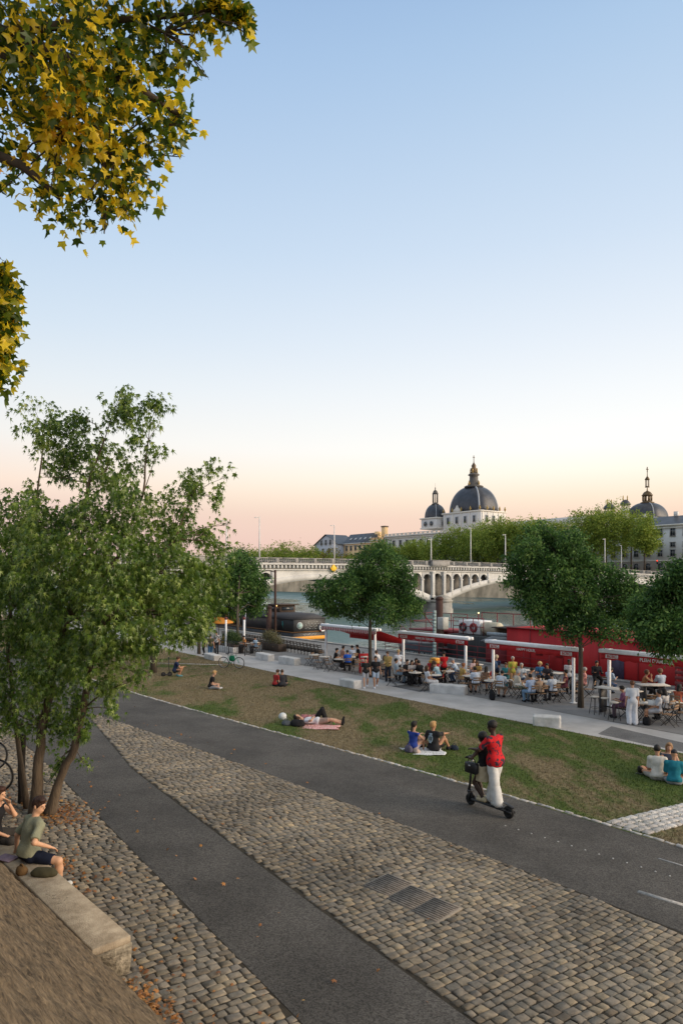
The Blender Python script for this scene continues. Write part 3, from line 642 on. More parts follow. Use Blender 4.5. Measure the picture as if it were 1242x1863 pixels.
near_tree(G(1056,1288), plobes([(985,975,22),(1000,990,30),(960,1000,26),(1040,985,26),(1020,1010,36),(960,1035,34),(935,1050,24),(1000,1045,44),(1050,1030,40),(1090,1050,34),(1130,1060,28),(1150,1080,22),(1045,1080,48),(990,1085,40),(950,1085,26),(1100,1100,44),(1145,1115,30),(1060,1120,36),(1010,1115,32),(975,1115,22),(1095,1145,26),(1040,1150,20),(1130,1150,20),(1000,1140,16),(965,968,12),(930,1020,14),(985,955,8),(1160,1100,16)], 31, 2), 'tall dark tree whose trunk stands between the third and fourth awnings', 32, 3500, 13, .095, 2.7)
near_tree(UV(27.5, 10.6, DECKZ), plobes([(1225,1060,30),(1200,1075,24),(1170,1110,28),(1200,1120,40),(1240,1100,44),(1190,1150,34),(1235,1150,44),(1165,1140,22),(1215,1180,22),(1280,1060,60),(1300,1120,60),(1225,1030,14),(1290,1170,40),(1150,1125,12)], 25.5, 3), 'dark tree at the right edge with its crown over the fourth awning', 33, 2300, 13, .095, 2.6)
near_tree(G(432,1180), plobes([(430,1030,28),(450,1050,28),(465,1070,22),(430,1065,36),(400,1050,22),(410,1085,30),(450,1090,28),(475,1085,14),(465,1105,18),(425,1110,18),(440,1010,14),(400,1110,14),(390,1070,20),(480,1060,10),(455,1030,18)], 62, 4), 'dark slender tree in front of the black barge', 34, 2600, 7, .16, 3.0, mat_=L_dark, spread=.18)
L_mid = leafmat('mid green leaves', [(0,(.02,.05,.014)),(.4,(.045,.09,.022)),(.75,(.085,.14,.035)),(1,(.14,.18,.05))], .5, .35)
near_tree(G(362,1190), plobes([(385,1060,22),(370,1085,28),(395,1085,18),(350,1090,30),(380,1110,20),(340,1060,26),(360,1040,20)], 58, 5), 'lighter green tree behind the maple beside the barge', 35, 1600, 7, .14, 2.6, mat_=L_mid, spread=.18)
near_tree(G(279,1224), plobes([(290,1090,50),(250,1110,50),(300,1130,40),(250,1060,50),(310,1080,40)], 42, 6), 'tree on the lawn whose trunk base shows below the maple foliage', 36, 1500, 7, .12, 2.6, tr=.16, mat_=L_mid, spread=.16)
# trees farther along our bank, seen through the gaps of the maple
L_far = leafmat('far leaves', [(0,(.07,.12,.02)),(.4,(.17,.25,.035)),(.7,(.31,.38,.055)),(1,(.48,.50,.09))], .6, .3, .3)
L_yel = leafmat('yellowing far leaves', [(0,(.08,.085,.02)),(.4,(.15,.14,.025)),(.7,(.26,.21,.03)),(1,(.36,.27,.04))], .6, .3, .3)
def far_tree(pos, h, w, seed, label, m=L_far, n=900, ls=.42, trunk=.26, grp='plane trees along the far quay', tw=.35):
    rng = np.random.default_rng(seed); t = thing('tree', label, 'tree', pos, 0, grp); lobes = []
    z0 = h*trunk
    for k in range(9):
        a = 2*math.pi*k/9+rng.uniform(-.3, .3); rr = w*.5*rng.uniform(.35, .72); lobes.append((rr*math.cos(a), rr*math.sin(a), z0+(h-z0)*rng.uniform(.22, .62), w*rng.uniform(.17, .27)))
    for k in range(5): lobes.append((rng.normal(0, w*.16), rng.normal(0, w*.16), z0+(h-z0)*rng.uniform(.55, .86), w*rng.uniform(.15, .23)))
    pos_, ax, sz, tp, li = clump_leaves(rng, lobes, n, 9, ls*1.2, ls, .55, .2)
    link('crown', leaf_mesh('crown', pos_, ax, sz, LEAF_SMALL, rng), m, t)
    mb = MB(); mb.tube([(0,0,-.3),(0,0,h*.3),(w*.02,0,h*.5),(0,0,h*.8)], [tw*1.1, tw*.8, tw*.6, tw*.1], 8)
    limbs(mb, rng, [(Vector((0,0,h*.3)), tw*.7), (Vector((0,0,h*.45)), tw*.5)], lobes, .1, per=1)
    mb.build('trunk', M_bark2, t, True); return t
for i, (v, u, h, w) in enumerate(((8,62,9,7),(2,80,11,9),(14,78,8,7),(20,95,9,8),(-8,100,12,10),(-8,75,12,10),(-8,55,11,9))):
    far_tree(UV(v, u, float(zg(v)) if v > 0 else 2.93), h, w, 60+i, 'tree of the near bank seen only through gaps in the maple foliage', L_mid, 900, .26, grp='near bank trees behind the maple')
# the planes of the far quay: pixel column, crown top, width in metres
rowt = [(905,946,15),(868,958,14),(838,966,13),(950,950,14),(990,948,14),(1030,958,13),(1065,942,14),(1102,920,15),(1148,915,15),(1172,942,6),(800,985,13),(765,990,12),(735,1000,11),(925,962,12),(880,975,11),(705,1000,11),(675,1000,11)]
names = ['plane tree on the far quay directly below the great dome','plane tree on the far quay left of the one under the great dome','plane tree on the far quay under the small left dome','plane tree on the far quay just right of the great dome','plane tree behind the bridge left of the tall terrace tree crown','plane tree on the far quay behind the tall terrace tree','plane tree on the far quay right of the tall terrace tree top','tall plane tree left of the tallest far tree','tallest far plane tree, in front of the right hand dome','plane tree touching the right pavilion facade','plane tree behind the bridge pier','plane tree left of the bridge pier tower','plane tree behind the round terrace tree top','plane tree with low crown between two taller ones near the great dome','low plane tree behind the bridge lamps','plane tree far off left of the round terrace tree','far plane tree at the left end of the long facade']
for i, (x, y, w) in enumerate(rowt):
    y -= 7
    v = 213+(i % 3)*4; a = (x-CX)/F; u = v*(.8-.6*a)/(.6+.8*a); Y = .6*v+.8*u; top = CZ+(HZ-y)*Y/F
    far_tree(UV(v, u, QZ-2.1), top-QZ+2.1, w*1.45, 100+i, names[i], L_far, 950, .45)
# trees beyond the bridge at the left
lf = [(450,990,30,L_far),(475,984,26,L_far),(505,988,34,L_far),(530,984,30,L_far),(555,990,26,L_far),(520,1000,26,L_yel),(545,1004,26,L_yel),(575,1000,26,L_yel),(607,1004,24,L_yel),(640,1004,24,L_yel),(430,1000,30,L_far),(400,998,30,L_far),(360,1000,30,L_far),(590,1008,24,L_far),(655,1008,22,L_far)]
for i, (x, y, w, m) in enumerate(lf):
    y += 9
    v = 215+(i*7) % 13; a = (x-CX)/F; u = v*(.8-.6*a)/(.6+.8*a); Y = .6*v+.8*u; top = CZ+(HZ-y)*Y/F
    far_tree(UV(v, u, 3.2), top-3.2, w*1.0, 140+i, ('yellowing' if m is L_yel else 'green')+' far tree beyond the left part of the bridge, '+['first','second','third','fourth','fifth','sixth','seventh','eighth','ninth','tenth','eleventh','twelfth','thirteenth','fourteenth','fifteenth'][sorted(range(15), key=lambda k: lf[k][0]).index(i)]+' from the left', m, 800, .60, .12, grp='far trees beyond the bridge')
# grass blades on the lawn: real short tufts
def tufts():
    rng = np.random.default_rng(77); n = 190000; u = rng.uniform(3, 62, n)**1.0; u = 3+(rng.uniform(0, 1, n)**1.5)*55; v = rng.uniform(8.8, 22.6, n)
    k = (v > b4(u)+.1) & (v < b5(u)-.05); u, v = u[k], v[k]; n = len(u)
    pos = np.stack([.8*v-.6*u, .6*v+.8*u, zg(v)], -1); h = rng.uniform(.02, .075, n); a = rng.uniform(0, 2*math.pi, n); w = .010
    d = np.stack([np.cos(a), np.sin(a), 0*a], -1); l = rng.normal(0, .025, (n, 3)); l[:, 2] = h
    V = np.stack([pos-d*w, pos+d*w, pos+l], 1).reshape(-1, 3); Fc = np.arange(3*n).reshape(-1, 3)
    o = link('grass', npmesh('grass', V, Fc), M_lawn); tag(o, 'short dry and green grass blades of the riverside lawn', 'grass', kind='stuff')
tufts()
# fallen leaves
L_fall = leafmat('fallen leaves', [(0,(.10,.04,.015)),(.3,(.22,.085,.025)),(.55,(.36,.15,.035)),(.8,(.46,.22,.06)),(1,(.5,.33,.10))], .6, .15)
def fallen():
    rng = np.random.default_rng(5); pos = []
    def blob(px, py, n, s, su=None):
        c = vu(G(px, py)); 
        for i in range(n):
            v = c[0]+rng.normal(0, s); u = c[1]+rng.normal(0, su or s)
            if v > float(wallv(u))+.02: pos.append((v, u))
    blob(110,1482,420,.30,.5); blob(45,1462,120,.3,.5); blob(118,1578,40,.09,.2); blob(150,1605,30,.3); blob(265,1845,150,.14,.45); blob(290,1850,60,.22,.4); blob(240,1790,40,.12,.3)
    for k in range(160): u = rng.uniform(5, 13); pos.append((float(wallv(u))+rng.uniform(.03, .14), u))
    for k in range(230): u = rng.uniform(5, 20); pos.append((float(wallv(u))+.5+rng.exponential(.6), u))
    for k in range(90): u = rng.uniform(6, 26); pos.append((rng.uniform(4.2, 9.5), u))
    p = np.array(pos); p = p[~((p[:, 0] < 2.9) & (p[:, 0] > wallv(p[:, 1])+.1) & (p[:, 1] > 7.7) & (p[:, 1] < 12.6))]
    n = len(p); q = np.stack([.8*p[:, 0]-.6*p[:, 1], .6*p[:, 0]+.8*p[:, 1], zg(p[:, 0])+rng.uniform(.028, .05, n)], -1)
    ax = unit(rng, n); ax[:, 2] *= .35
    T, Fc = LEAF_PLANE; 
    X = np.cross(ax, np.array([0,0,1.0])+rng.normal(0, .3, (n, 3))); X /= np.linalg.norm(X, axis=1)[:, None]; A = ax/np.linalg.norm(ax, axis=1)[:, None]; Z = np.cross(X, A)
    s = rng.uniform(.025, .055, n)[:, None, None]; V = q[:, None]+s*(T[None, :, 0, None]*X[:, None]+T[None, :, 1, None]*A[:, None]+T[None, :, 2, None]*Z[:, None]*1.5)
    k = len(T); FF = (np.arange(n)[:, None, None]*k+Fc[None]).reshape(-1, 3)
    o = link('fallen_leaves', npmesh('fallen_leaves', V.reshape(-1, 3), FF), L_fall); tag(o, 'dry orange brown leaves scattered on the cobbles by the wall and maple', 'fallen leaves', kind='stuff')
fallen()
# ================================================================== BRIDGE
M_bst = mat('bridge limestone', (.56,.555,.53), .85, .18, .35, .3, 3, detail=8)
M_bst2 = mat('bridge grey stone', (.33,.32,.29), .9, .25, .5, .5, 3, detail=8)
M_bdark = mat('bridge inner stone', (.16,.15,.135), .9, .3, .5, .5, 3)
railz = lambda v: 8.25-((v-85)/117.0)**2*1.85
def bridge():
    u0 = 108.0; Wd = 17.0
    t = thing('stone_bridge', 'pale stone arch bridge with colonnaded piers crossing the river', 'bridge', UV(0, u0, 0), TH)
    # local x = v (across the river), y = along it (0 = our face, Wd = far face)
    piers = [48.5, 107.5, 166.5]; spans = [(8, 46.3), (50.7, 105.3), (109.7, 164.3), (168.7, 204.5)]
    dz = lambda v: railz(v)-1.05
    vs = np.arange(-20, 211, 3.0)
    def sweep(name, y0, y1, za, zb, m):
        mb = MB(); n = len(vs); V = []
        for v in vs:
            V += [(v, y0, railz(v)+za), (v, y1, railz(v)+za), (v, y1, railz(v)+zb), (v, y0, railz(v)+zb)]
        Fc = []
        for i in range(n-1):
            for k in range(4): k2 = (k+1) % 4; Fc.append((i*4+k, (i+1)*4+k, (i+1)*4+k2, i*4+k2))
        mb.add(V, Fc); return mb.build(name, m, t)
    sweep('deck', -.15, Wd+.15, -1.30, -1.08, mat('deck asphalt', (.10,.10,.10), .9))
    sweep('cornice', -.55, -.0, -1.30, -1.02, M_bst); sweep('cornice', Wd, Wd+.55, -1.30, -1.02, M_bst)
    sweep('frieze', -.02, .5, -2.15, -1.30, M_bst2); sweep('frieze', Wd-.5, Wd+.02, -2.15, -1.30, M_bst2)
    sweep('string_course', -.28, -.02, -2.32, -2.10, M_bst)
    mb = MB()
    for v in np.arange(-18, 208, .85): mb.box((v, -.24, railz(v)-1.62), (.38, .44, .62), bev=.06); 
    mb.build('corbels', M_bst, t)
    # parapet: rails, posts and iron balusters between
    for yy in (-.30, Wd+.30):
        mb = MB(); n = len(vs)
        for i in range(n-1):
            a, b = vs[i], vs[i+1]
            for (z, h, w) in ((-.05, .16, .30), (-.93, .18, .30)): mb._bar((a, yy, railz(a)+z), (b, yy, railz(b)+z), w, h)
        for v in np.arange(-18, 208, 4.2): mb.box((v, yy, railz(v)-.5), (.55, .36, 1.06), bev=.04)
        mb.build('parapet', mat('parapet stone', (.30,.29,.275), .85, .2, 1), t)
        mb = MB()
        for v in np.arange(-18, 206, .42): mb.box((v, yy, railz(v)-.5), (.17, .16, .8))
        mb.build('balusters', mat('grey balusters', (.20,.205,.21), .8, .2, 1), t)
    # piers with rounded cutwaters
    for pv in piers:
        mb = MB()
        poly = [(2.1*math.cos(a)+pv, -1.5+2.1*math.sin(a)) for a in np.linspace(math.pi, 2*math.pi, 9)]+[(pv+2.1, Wd+1.5), (pv-2.1, Wd+1.5)]
        mb.prism(poly, WATER-2, -.75)
        poly2 = [(pv+(x-pv)*1.10, y*1.03-.02) for x, y in poly]; mb.prism(poly2, -.75, -.35); mb.prism([(pv+(x-pv)*1.12, y*1.04) for x, y in poly], WATER-2, WATER+.9)
        mb.lathe([(2.1,-.35),(1.9,.1),(1.2,.55),(.2,.8)], 16, (pv, -1.5, 0)); mb.build('pier', M_bst2, t)
        # tall pilasters framing the pier
        mb = MB(); top = dz(pv)-1.2
        for s in (-1.7, 1.7): mb.box((pv+s, -.25, (top+.2)/2), (.75, .7, top-.2), bev=.04); mb.box((pv+s, -.25, top-.2), (1.0, .9, .4), bev=.05); mb.box((pv+s, -.25, .4), (1.0, .9, .5), bev=.05)
        mb.build('pilaster', M_bst, t)
        mb = MB(); z = railz(pv); mb.box((pv, -.75, z-.5), (5.4, 1.0, 1.15), bev=.05); mb.box((pv, -.75, z+.14), (5.8, 1.2, .16), bev=.04); mb.build('refuge_parapet', MATS['parapet stone'], t)
    # arches
    for (a, b) in spans:
        c = (a+b)/2; hw = (b-a)/2; zc = dz(c)-2.05-.25; zs = -.9; 
        if b > 205: c = b; hw = b-a
        rise = railz(c)-4.0-zs
        # circular segment
        Rr = (hw*hw+rise*rise)/(2*rise); k = 30; intr = []; extr_ = []
        x0, x1 = a, b
        for i in range(k+1):
            x = x0+(x1-x0)*i/k; z = zs+rise-Rr+math.sqrt(max(0, Rr*Rr-(x-c)**2)); th = 1.1+.5*abs((x-c)/hw)**2
            intr.append((x, z)); extr_.append((x, z+th))
        mb = MB(); n = k+1
        V = [(x, -.12, z) for x, z in intr]+[(x, -.12, z) for x, z in extr_]+[(x, .6, z) for x, z in intr]+[(x, .6, z) for x, z in extr_]
        Fc = []
        for i in range(k): Fc += [(i, i+1, n+i+1, n+i), (n+i, n+i+1, 3*n+i+1, 3*n+i), (i, 2*n+i, 2*n+i+1, i+1)]
        mb.add(V, Fc); V2 = [(x, y+Wd-.45, z) for x, y, z in V]; mb.add(V2, Fc); mb.build('arch_ring', M_bst, t)
        V = [(x, .6, z) for x, z in intr]+[(x, Wd-.6, z) for x, z in intr]
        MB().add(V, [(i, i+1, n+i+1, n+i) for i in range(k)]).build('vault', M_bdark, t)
        # spandrel: inner wall set back, solid panel near the crown, colonnade towards the piers
        def zi(x): return zs+rise-Rr+math.sqrt(max(0, Rr*Rr-(x-c)**2))
        V = []; Fc = []
        for i, (x, z) in enumerate(intr): V += [(x, 1.5, z), (x, 1.5, dz(x)-1.0)]
        for i in range(k): Fc.append((2*i, 2*i+2, 2*i+3, 2*i+1))
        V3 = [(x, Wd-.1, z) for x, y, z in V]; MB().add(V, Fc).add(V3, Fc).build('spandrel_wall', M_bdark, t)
        mbp = MB(); offs = [1.7, 4.55, 7.6, 10.65, 13.7, 16.75]
        for side in (-1, 1):
            edge = a-2.2 if side < 0 else b+2.2; sg_ = -side
            for q, o_ in enumerate(offs):
                x = edge+sg_*o_; zb = zi(min(max(x, a), b))+.5; zt = railz(x)-3.9
                if q and zt > zb: mbp.box((x, .15, (zb+zt)/2), (.62, .6, zt-zb), bev=.05); mbp.box((x, .15, zt-.12), (.9, .78, .24), bev=.04)
                if q == len(offs)-1: continue
                xl, xr = sorted((x, edge+sg_*offs[q+1])); xm = (xl+xr)/2; rr = (xr-xl)/2-.34; zt = railz(xm)-2.2; zb = railz(xm)-3.9; V = []; kk = 12
                for yy in (-.02, .5):
                    for i in range(kk+1): a_ = math.pi*i/kk; V.append((xm-rr*math.cos(a_), yy, zb+rr*math.sin(a_)))
                    for i in range(kk+1): V.append((xl+(xr-xl)*i/kk, yy, zt))
                    V += [(xl, yy, zb), (xr, yy, zb)]
                s_ = 2*(kk+1)+2; Fc = []
                for i in range(kk): Fc.append((i, i+1, kk+1+i+1, kk+1+i)); Fc.append((i, i+1, s_+i+1, s_+i))
                Fc.append((0, kk+1, 2*(kk+1))); Fc.append((kk, 2*kk+1, 2*(kk+1)+1)); mbp.add(V, Fc)
            # solid from last column to the crown
        xa = a-2.2+16.75; xb = b+2.2-16.75
        V = []; ks = 16
        for i in range(ks+1):
            x = xa+(xb-xa)*i/ks; V += [(x, .0, zi(x)+.3), (x, .0, railz(x)-2.1)]
        mbp.add(V, [(2*i, 2*i+2, 2*i+3, 2*i+1) for i in range(ks)]); mbp.box((xa, .1, (zi(xa)+railz(xa)-2.2)/2+.2), (.8, .6, railz(xa)-2.2-zi(xa)-.4))
        if b < 205: mbp.box((xb, .1, (zi(xb)+railz(xb)-2.2)/2+.2), (.8, .6, railz(xb)-2.2-zi(xb)-.4))
        mbp.build('spandrel_arcade', M_bst, t)
    for pv in piers:
        mb = MB(); mb.box((pv, 1.6, 3.0), (4.6, .4, 6)); 
        for s in (-1, 1): mb.box((pv+s*3.0, 1.7, 3.0), (2.0, .3, 6.0))
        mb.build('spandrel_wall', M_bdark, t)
        mb = MB(); zt = railz(pv); 
        kk = 12; rr = 1.25; V = []; zb = zt-3.9
        for yy in (-.02, .5):
            for i in range(kk+1): a_ = math.pi*i/kk; V.append((pv-rr*math.cos(a_), yy, zb+rr*math.sin(a_)))
            for i in range(kk+1): V.append((pv-1.4+2.8*i/kk, yy, zt-2.2))
        s_ = 2*(kk+1); mb.add(V, [(i, i+1, kk+1+i+1, kk+1+i) for i in range(kk)]+[(i, i+1, s_+i+1, s_+i) for i in range(kk)]); 
        mb.build('spandrel_arcade', M_bst, t)
    mb = MB().box((5, Wd/2, 1.5), (30, Wd, 9)); mb.build('abutment', M_bst2, t)
    # navigation sign: yellow diamond hung on the face
    sv, su = None, None
bridge()
def on_bridge(px, off=0.0):
    """v of the point of the bridge line u=108+off seen at column px"""
    a = (px-CX)/F; u = 108.0+off; v = u*(.6+.8*a)/(.8-.6*a); return v
v = on_bridge(603); p = UV(v, 107.3, 0); z = CZ+(HZ-1034)*p.y/F
t = thing('navigation_sign', 'yellow diamond shaped sign hung on the bridge face above the left arch', 'sign', (p.x, p.y, z), TH)
MB().box((0, 0, 0), (1.15, .06, 1.15), Matrix.Rotation(R(45), 3, 'Y'), .02).build('panel', mat('sign yellow', (.85,.50,.02), .5, .04), t)
MB().box((0, .2, 0), (.08, .4, 1.3)).build('bracket', mat('grey steel', (.25,.26,.27), .5, .1, metal=.5), t)
# tall lamp masts on the deck
M_pole = mat('white painted mast', (.62,.62,.60), .5, .06)
lampx = [(472,940),(608,955),(784,980),(856,960),(919,972),(1025,982),(1100,980),(1130,992),(412,946)]
for i, (x, ytop) in enumerate(lampx):
    off = (2.0 if i % 2 == 0 else 14.5); v = on_bridge(x, off); p = UV(v, 108+off, 0); zb = railz(v)-1.08; h = CZ+(HZ-ytop)*p.y/F-zb
    t = thing('lamp_mast', 'tall white lamp mast on the bridge deck, %s from the left' % ['second','third','fourth','fifth','sixth','seventh','eighth','last','first'][i], 'street lamp', (p.x, p.y, zb), TH, 'white lamp masts on the bridge')
    MB().tube([(0,0,0),(0,0,h)], [.17,.09], 8).build('mast', M_pole, t, True)
    MB().box((-.45, 0, h-.15), (1.0, .16, .10)).box((-.85, 0, h-.22), (.45, .25, .10), bev=.03).build('lamp_head', M_pole, t)
# ================================================================== FAR BANK BUILDINGS
M_fac = mat('pale facade', (.70,.67,.60), .85, .08, .08, detail=6)
M_fac2 = mat('grey white facade', (.66,.655,.63), .85, .08, .08)
M_cream = mat('cream facade', (.88,.62,.33), .85, .08, .08)
M_slate = mat('slate', (.040,.046,.058), .45, .3, .5, .3, 2, spec=.5)
M_lead = mat('pale lead ridge', (.34,.37,.40), .5, .1)
M_red = mat('brown tile roof', (.14,.07,.05), .8, .25, 1)
M_glass = mat('window glass', (.035,.045,.055), .2, .3, 1, spec=.7)
M_frame = mat('window frame', (.40,.39,.37), .7, .05)
M_gold = mat('gilding', (.34,.24,.08), .5, .25, metal=.4)
winmesh = {}
def windows(t, us, z, w, h, vface, parent_u, lit=None, arch=False, prefix=''):
    key = (w, h, arch)
    if key not in winmesh:
        m1 = MB(); 
        for s in (-1, 1): m1.box((-.06, s*(w/2+.08), 0), (.2, .18, h+.3))
        m1.box((-.08, 0, h/2+.15), (.26, w+.5, .18)); m1.box((-.10, 0, -h/2-.12), (.32, w+.5, .16))
        m1.box((.03, 0, 0), (.08, .07, h)).box((.03, 0, h*.15), (.08, w, .07))
        m2 = MB()
        if arch: m2.extr([(-w/2, -h/2), (w/2, -h/2)]+[(w/2*math.cos(a), h/2-w/2+w/2*math.sin(a)) for a in np.linspace(0, math.pi, 9)], 'x', .02, .12)
        else: m2.box((.06, 0, 0), (.06, w, h))
        winmesh[key] = (m1.mesh('window'), m2.mesh('pane'))
    a, b = winmesh[key]
    for u in us:
        f = link('window', a, M_frame, t); f.location = (vface, u-parent_u, z); g = link('pane', b, M_glass, f); f.location.x -= .02
def facade(label, name, v, u0, u1, zt, zb=5.2, depth=16, m=None, roof=None, rh=3.0, roofm=None, cornice=True):
    t = thing(name, label, 'building', UV(v, u0, zb), TH); L = u1-u0; H = zt-zb
    MB().box((depth/2, L/2, H/2), (depth, L, H)).build('wall', m or M_fac, t)
    if cornice: MB().box((-.25, L/2, H-.15), (.9, L+.5, .5), bev=.1).box((-.12, L/2, H-1.2), (.5, L+.2, .25)).build('cornice', M_fac, t)
    if roof == 'hip':
        mb = MB(); o = .4; V = [(-o, -o, H), (depth+o, -o, H), (depth+o, L+o, H), (-o, L+o, H), (depth*.42, depth*.3, H+rh), (depth*.58, depth*.3, H+rh), (depth*.58, L-depth*.3, H+rh), (depth*.42, L-depth*.3, H+rh)]
        mb.add(V, [(0,1,5,4), (1,2,6,5), (2,3,7,6), (3,0,4,7), (4,5,6,7)]); mb.build('roof', roofm or M_slate, t)
    if roof == 'balustrade':
        mb = MB(); mb.box((.1, L/2, H+1.25), (.4, L, .2)).box((.1, L/2, H+.22), (.4, L, .2))
        for y in np.arange(1.2, L, 3.2): mb.box((.1, y, H+.75), (.5, 1.0, 1.3), bev=.05)
        mb.build('balustrade', m or M_fac, t)
        mb = MB()
        for y in np.arange(.4, L, .8): mb.box((.12, y, H+.75), (.16, .22, 1.0))
        mb.build('balusters', m or M_fac, t)
    return t
# right pavilion
t = facade('white stone pavilion with slate hipped roof at the right edge of the far bank', 'pavilion', 240, 92, 150, 23.6, roof='hip', rh=3.6, m=M_fac2)
MB().box((-.1, 29, 5.5), (.4, 58.2, .35)).build('string_course', M_fac, t)
us = np.arange(96, 149, 4.6)
for z, w, h, ar in ((21.0-5.2, 1.7, 2.9, 0), (16.4-5.2, 1.7, 1.5, 0), (13.4-5.2, 1.7, 2.2, 0), (8.6-5.2, 2.1, 2.4, 1)): windows(t, us, z, w, h, -.05, 92, arch=bool(ar))
mb = MB()
for k in range(4): mb.box((7, 10+k*12, 22.5), (.9, 1.4, 2.2))
mb.build('chimney', M_fac2, t)
# long middle wing
t = facade('long pale stone hospital facade with a rooftop balustrade behind the plane trees', 'hospital_wing', 240, 151, 281, 26.8, roof='balustrade')
us = np.arange(154, 280, 5.2)[:24]
windows(t, us, 22.8-5.2, 1.7, 3.0, -.05, 151); windows(t, us, 17.2-5.2, 1.8, 4.0, -.05, 151); windows(t, us, 12-5.2, 1.8, 2.6, -.05, 151)
MB().box((8, 24, 22.2), (12, 46, 4.2)).build('attic', M_fac2, t)
# chimney block standing on the end of the wing
v_ = 243; a_ = (699.5-CX)/F; u_ = v_*(.8-.6*a_)/(.6+.8*a_)
# cream wing with slate mansard and skylights
t = facade('cream coloured wing with a slate roof and a row of pale skylights', 'cream_building', 240, 292, 318, 24.4, roof=None, m=M_cream)
mb = MB(); mb.add([(-.5,0,19.2),(-.5,26,19.2),(5,26,24.8),(5,0,24.8),(17,0,19.2),(17,26,19.2)], [(0,1,2,3),(3,2,5,4),(0,3,4),(1,5,2)]); mb.build('roof', M_slate, t)
sk = MB().box((0,0,0), (1.6,1.3,.25), Matrix.Rotation(R(-46), 3, 'Y')).mesh('skylight')
for k in range(5): o = link('skylight', sk, mat('skylight glass', (.5,.52,.53), .3), t); o.location = (2.0, 4+k*4.4, 21.8)
windows(t, np.arange(294, 317, 4.2), 21.8-5.2, 1.5, 2.6, -.05, 292); windows(t, np.arange(294, 317, 4.2), 17-5.2, 1.5, 2.4, -.05, 292)
MB().box((6, 1.2, 22.6), (4, 2.4, 5.4)).build('party_wall', M_cream, t)
t = facade('small buff block with a flat top between the cream wing and the long facade', 'corner_building', 238.5, 281.2, 291.8, 25.2, m=M_cream, roof='balustrade')
windows(t, np.arange(283.4, 291, 3.2), 22.4-5.2, 1.3, 1.8, -.05, 281.2)
p = UV(v_, u_, 26.8); t = thing('chimney_stack', 'square beige chimney stack rising over the left end of the long facade', 'chimney', p, TH)
MB().box((0,0,2.8), (2.6,2.6,5.6), bev=.05).build('shaft', M_cream, t); MB().box((0,0,5.9), (3.1,3.1,.7), bev=.1).build('cap', mat('chimney cap', (.16,.12,.09), .8), t)
# gabled white house, brown roofed blocks
t = facade('white gabled house with three upper windows among far trees', 'gabled_house', 236, 318, 342, 24.4, m=mat('white blue facade', (.50,.52,.55), .85, .05), cornice=False)
MB().extr([(0, 19.2), (24, 19.2), (12, 24.6)], 'x', 0.0, 14).build('gable', MATS['white blue facade'], t)
MB().add([(-.7,-1,18.9),(15,-1,18.9),(15,12,25.3),(-.7,12,25.3),(-.7,25,18.9),(15,25,18.9)], [(0,1,2,3),(3,2,5,4)]).build('roof', M_slate, t)
windows(t, [325.5, 330, 334.5], 20.4, 1.5, 2.6, -.05, 318); windows(t, [321.5, 327, 333, 338.5], 15.4, 1.5, 2.6, -.05, 318)
t = facade('dark brown roofed apartment house behind the white gabled one', 'apartment_house', 262, 318, 372, 24.5, m=M_red, roof='hip', rh=5.5, roofm=M_red, cornice=False)
mb = MB()
for k in range(7): mb.box((6, 4+k*7.5, 24.5), (1.4, 1.8, 3.6))
mb.build('chimney', mat('brick chimney', (.18,.09,.06), .9), t)
t = facade('low grey apartment block behind trees at the far left of the bridge', 'apartment_house', 236, 366, 382, 17.5, m=M_fac2, roof='hip', rh=3, roofm=M_slate, cornice=False)
windows(t, np.arange(368, 381, 3.6), 14.4-5.2, 1.3, 2.2, -.05, 366)
t = facade('small white house top peeking over the far left trees', 'white_house', 240, 452, 470, 21, m=mat('white wall', (.6,.6,.6), .8, .03), roof='hip', rh=3, roofm=M_slate, cornice=False)
windows(t, [457, 461, 465], 13.4, 1.4, 2.2, -.05, 452)
# ---- great dome
def gold_pots(t, pts):
    m = MB().lathe([(.2,0),(.42,.3),(.3,.6),(.55,.95),(.45,1.45),(.25,1.7),(.3,1.95),(.05,2.4)], 10).mesh('finial', True)
    for p in pts: o = link('finial', m, M_gold, t); o.location = p
def dome(label, px, v, base_y, rx, ry, hpx, drum, lant, cat='dome', small=False):
    a = (px-CX)/F; u = v*(.8-.6*a)/(.6+.8*a); Y = .6*v+.8*u; s = Y/F; zb = CZ+(HZ-base_y)*s; h = hpx*s
    t = thing('domed_tower' if small else 'great_dome', label, 'dome', UV(v, u, zb-drum), TH); D = drum
    hx, hy = rx, ry
    mb = MB().box((0, 0, D/2-.4), (hx*2+1.2, hy*2+1.2, D-.8), bev=.3); mb.build('drum', M_fac2, t)
    MB().box((0, 0, D-.55), (hx*2+2.4, hy*2+2.4, .7), bev=.2).box((0, 0, .5), (hx*2+2.0, hy*2+2.0, .8), bev=.2).build('cornice', M_fac, t)
    mb = MB()
    for i in range(-2, 3):
        if not small: mb.box((-hx-.7, i*hy*.46, D/2), (.35, .7, D-2), bev=.05); mb.box((i*hx*.46, -hy-.7, D/2), (.7, .35, D-2), bev=.05)
    if mb.V: mb.build('pilaster', M_fac, t)
    prof = [(math.cos(x)**.80 if x < 1.5 else .16, math.sin(x)) for x in np.linspace(0, 1.40, 14)]
    lb = MB(); lb.lathe([(r, z*h) for r, z in prof], 48, (0, 0, D-.2), sup=3.4 if not small else 3.0, ax=(hx*.97, hy*.97)); lb.build('cupola', M_slate, t, True)
    # lead ribs on the four corners
    q = 2**(-1/3.4)*1.0; mb = MB()
    for sx in (-1, 1):
        for sy in (-1, 1):
            mb.tube([(sx*r*q*hx*.985, sy*r*q*hy*.985, D-.2+z*h) for r, z in prof], [.45 if not small else .22]*len(prof), 6)
    mb.build('rib', M_lead, t, True)
    zt = D-.2+h*math.sin(1.40)
    return t, zt, s, u
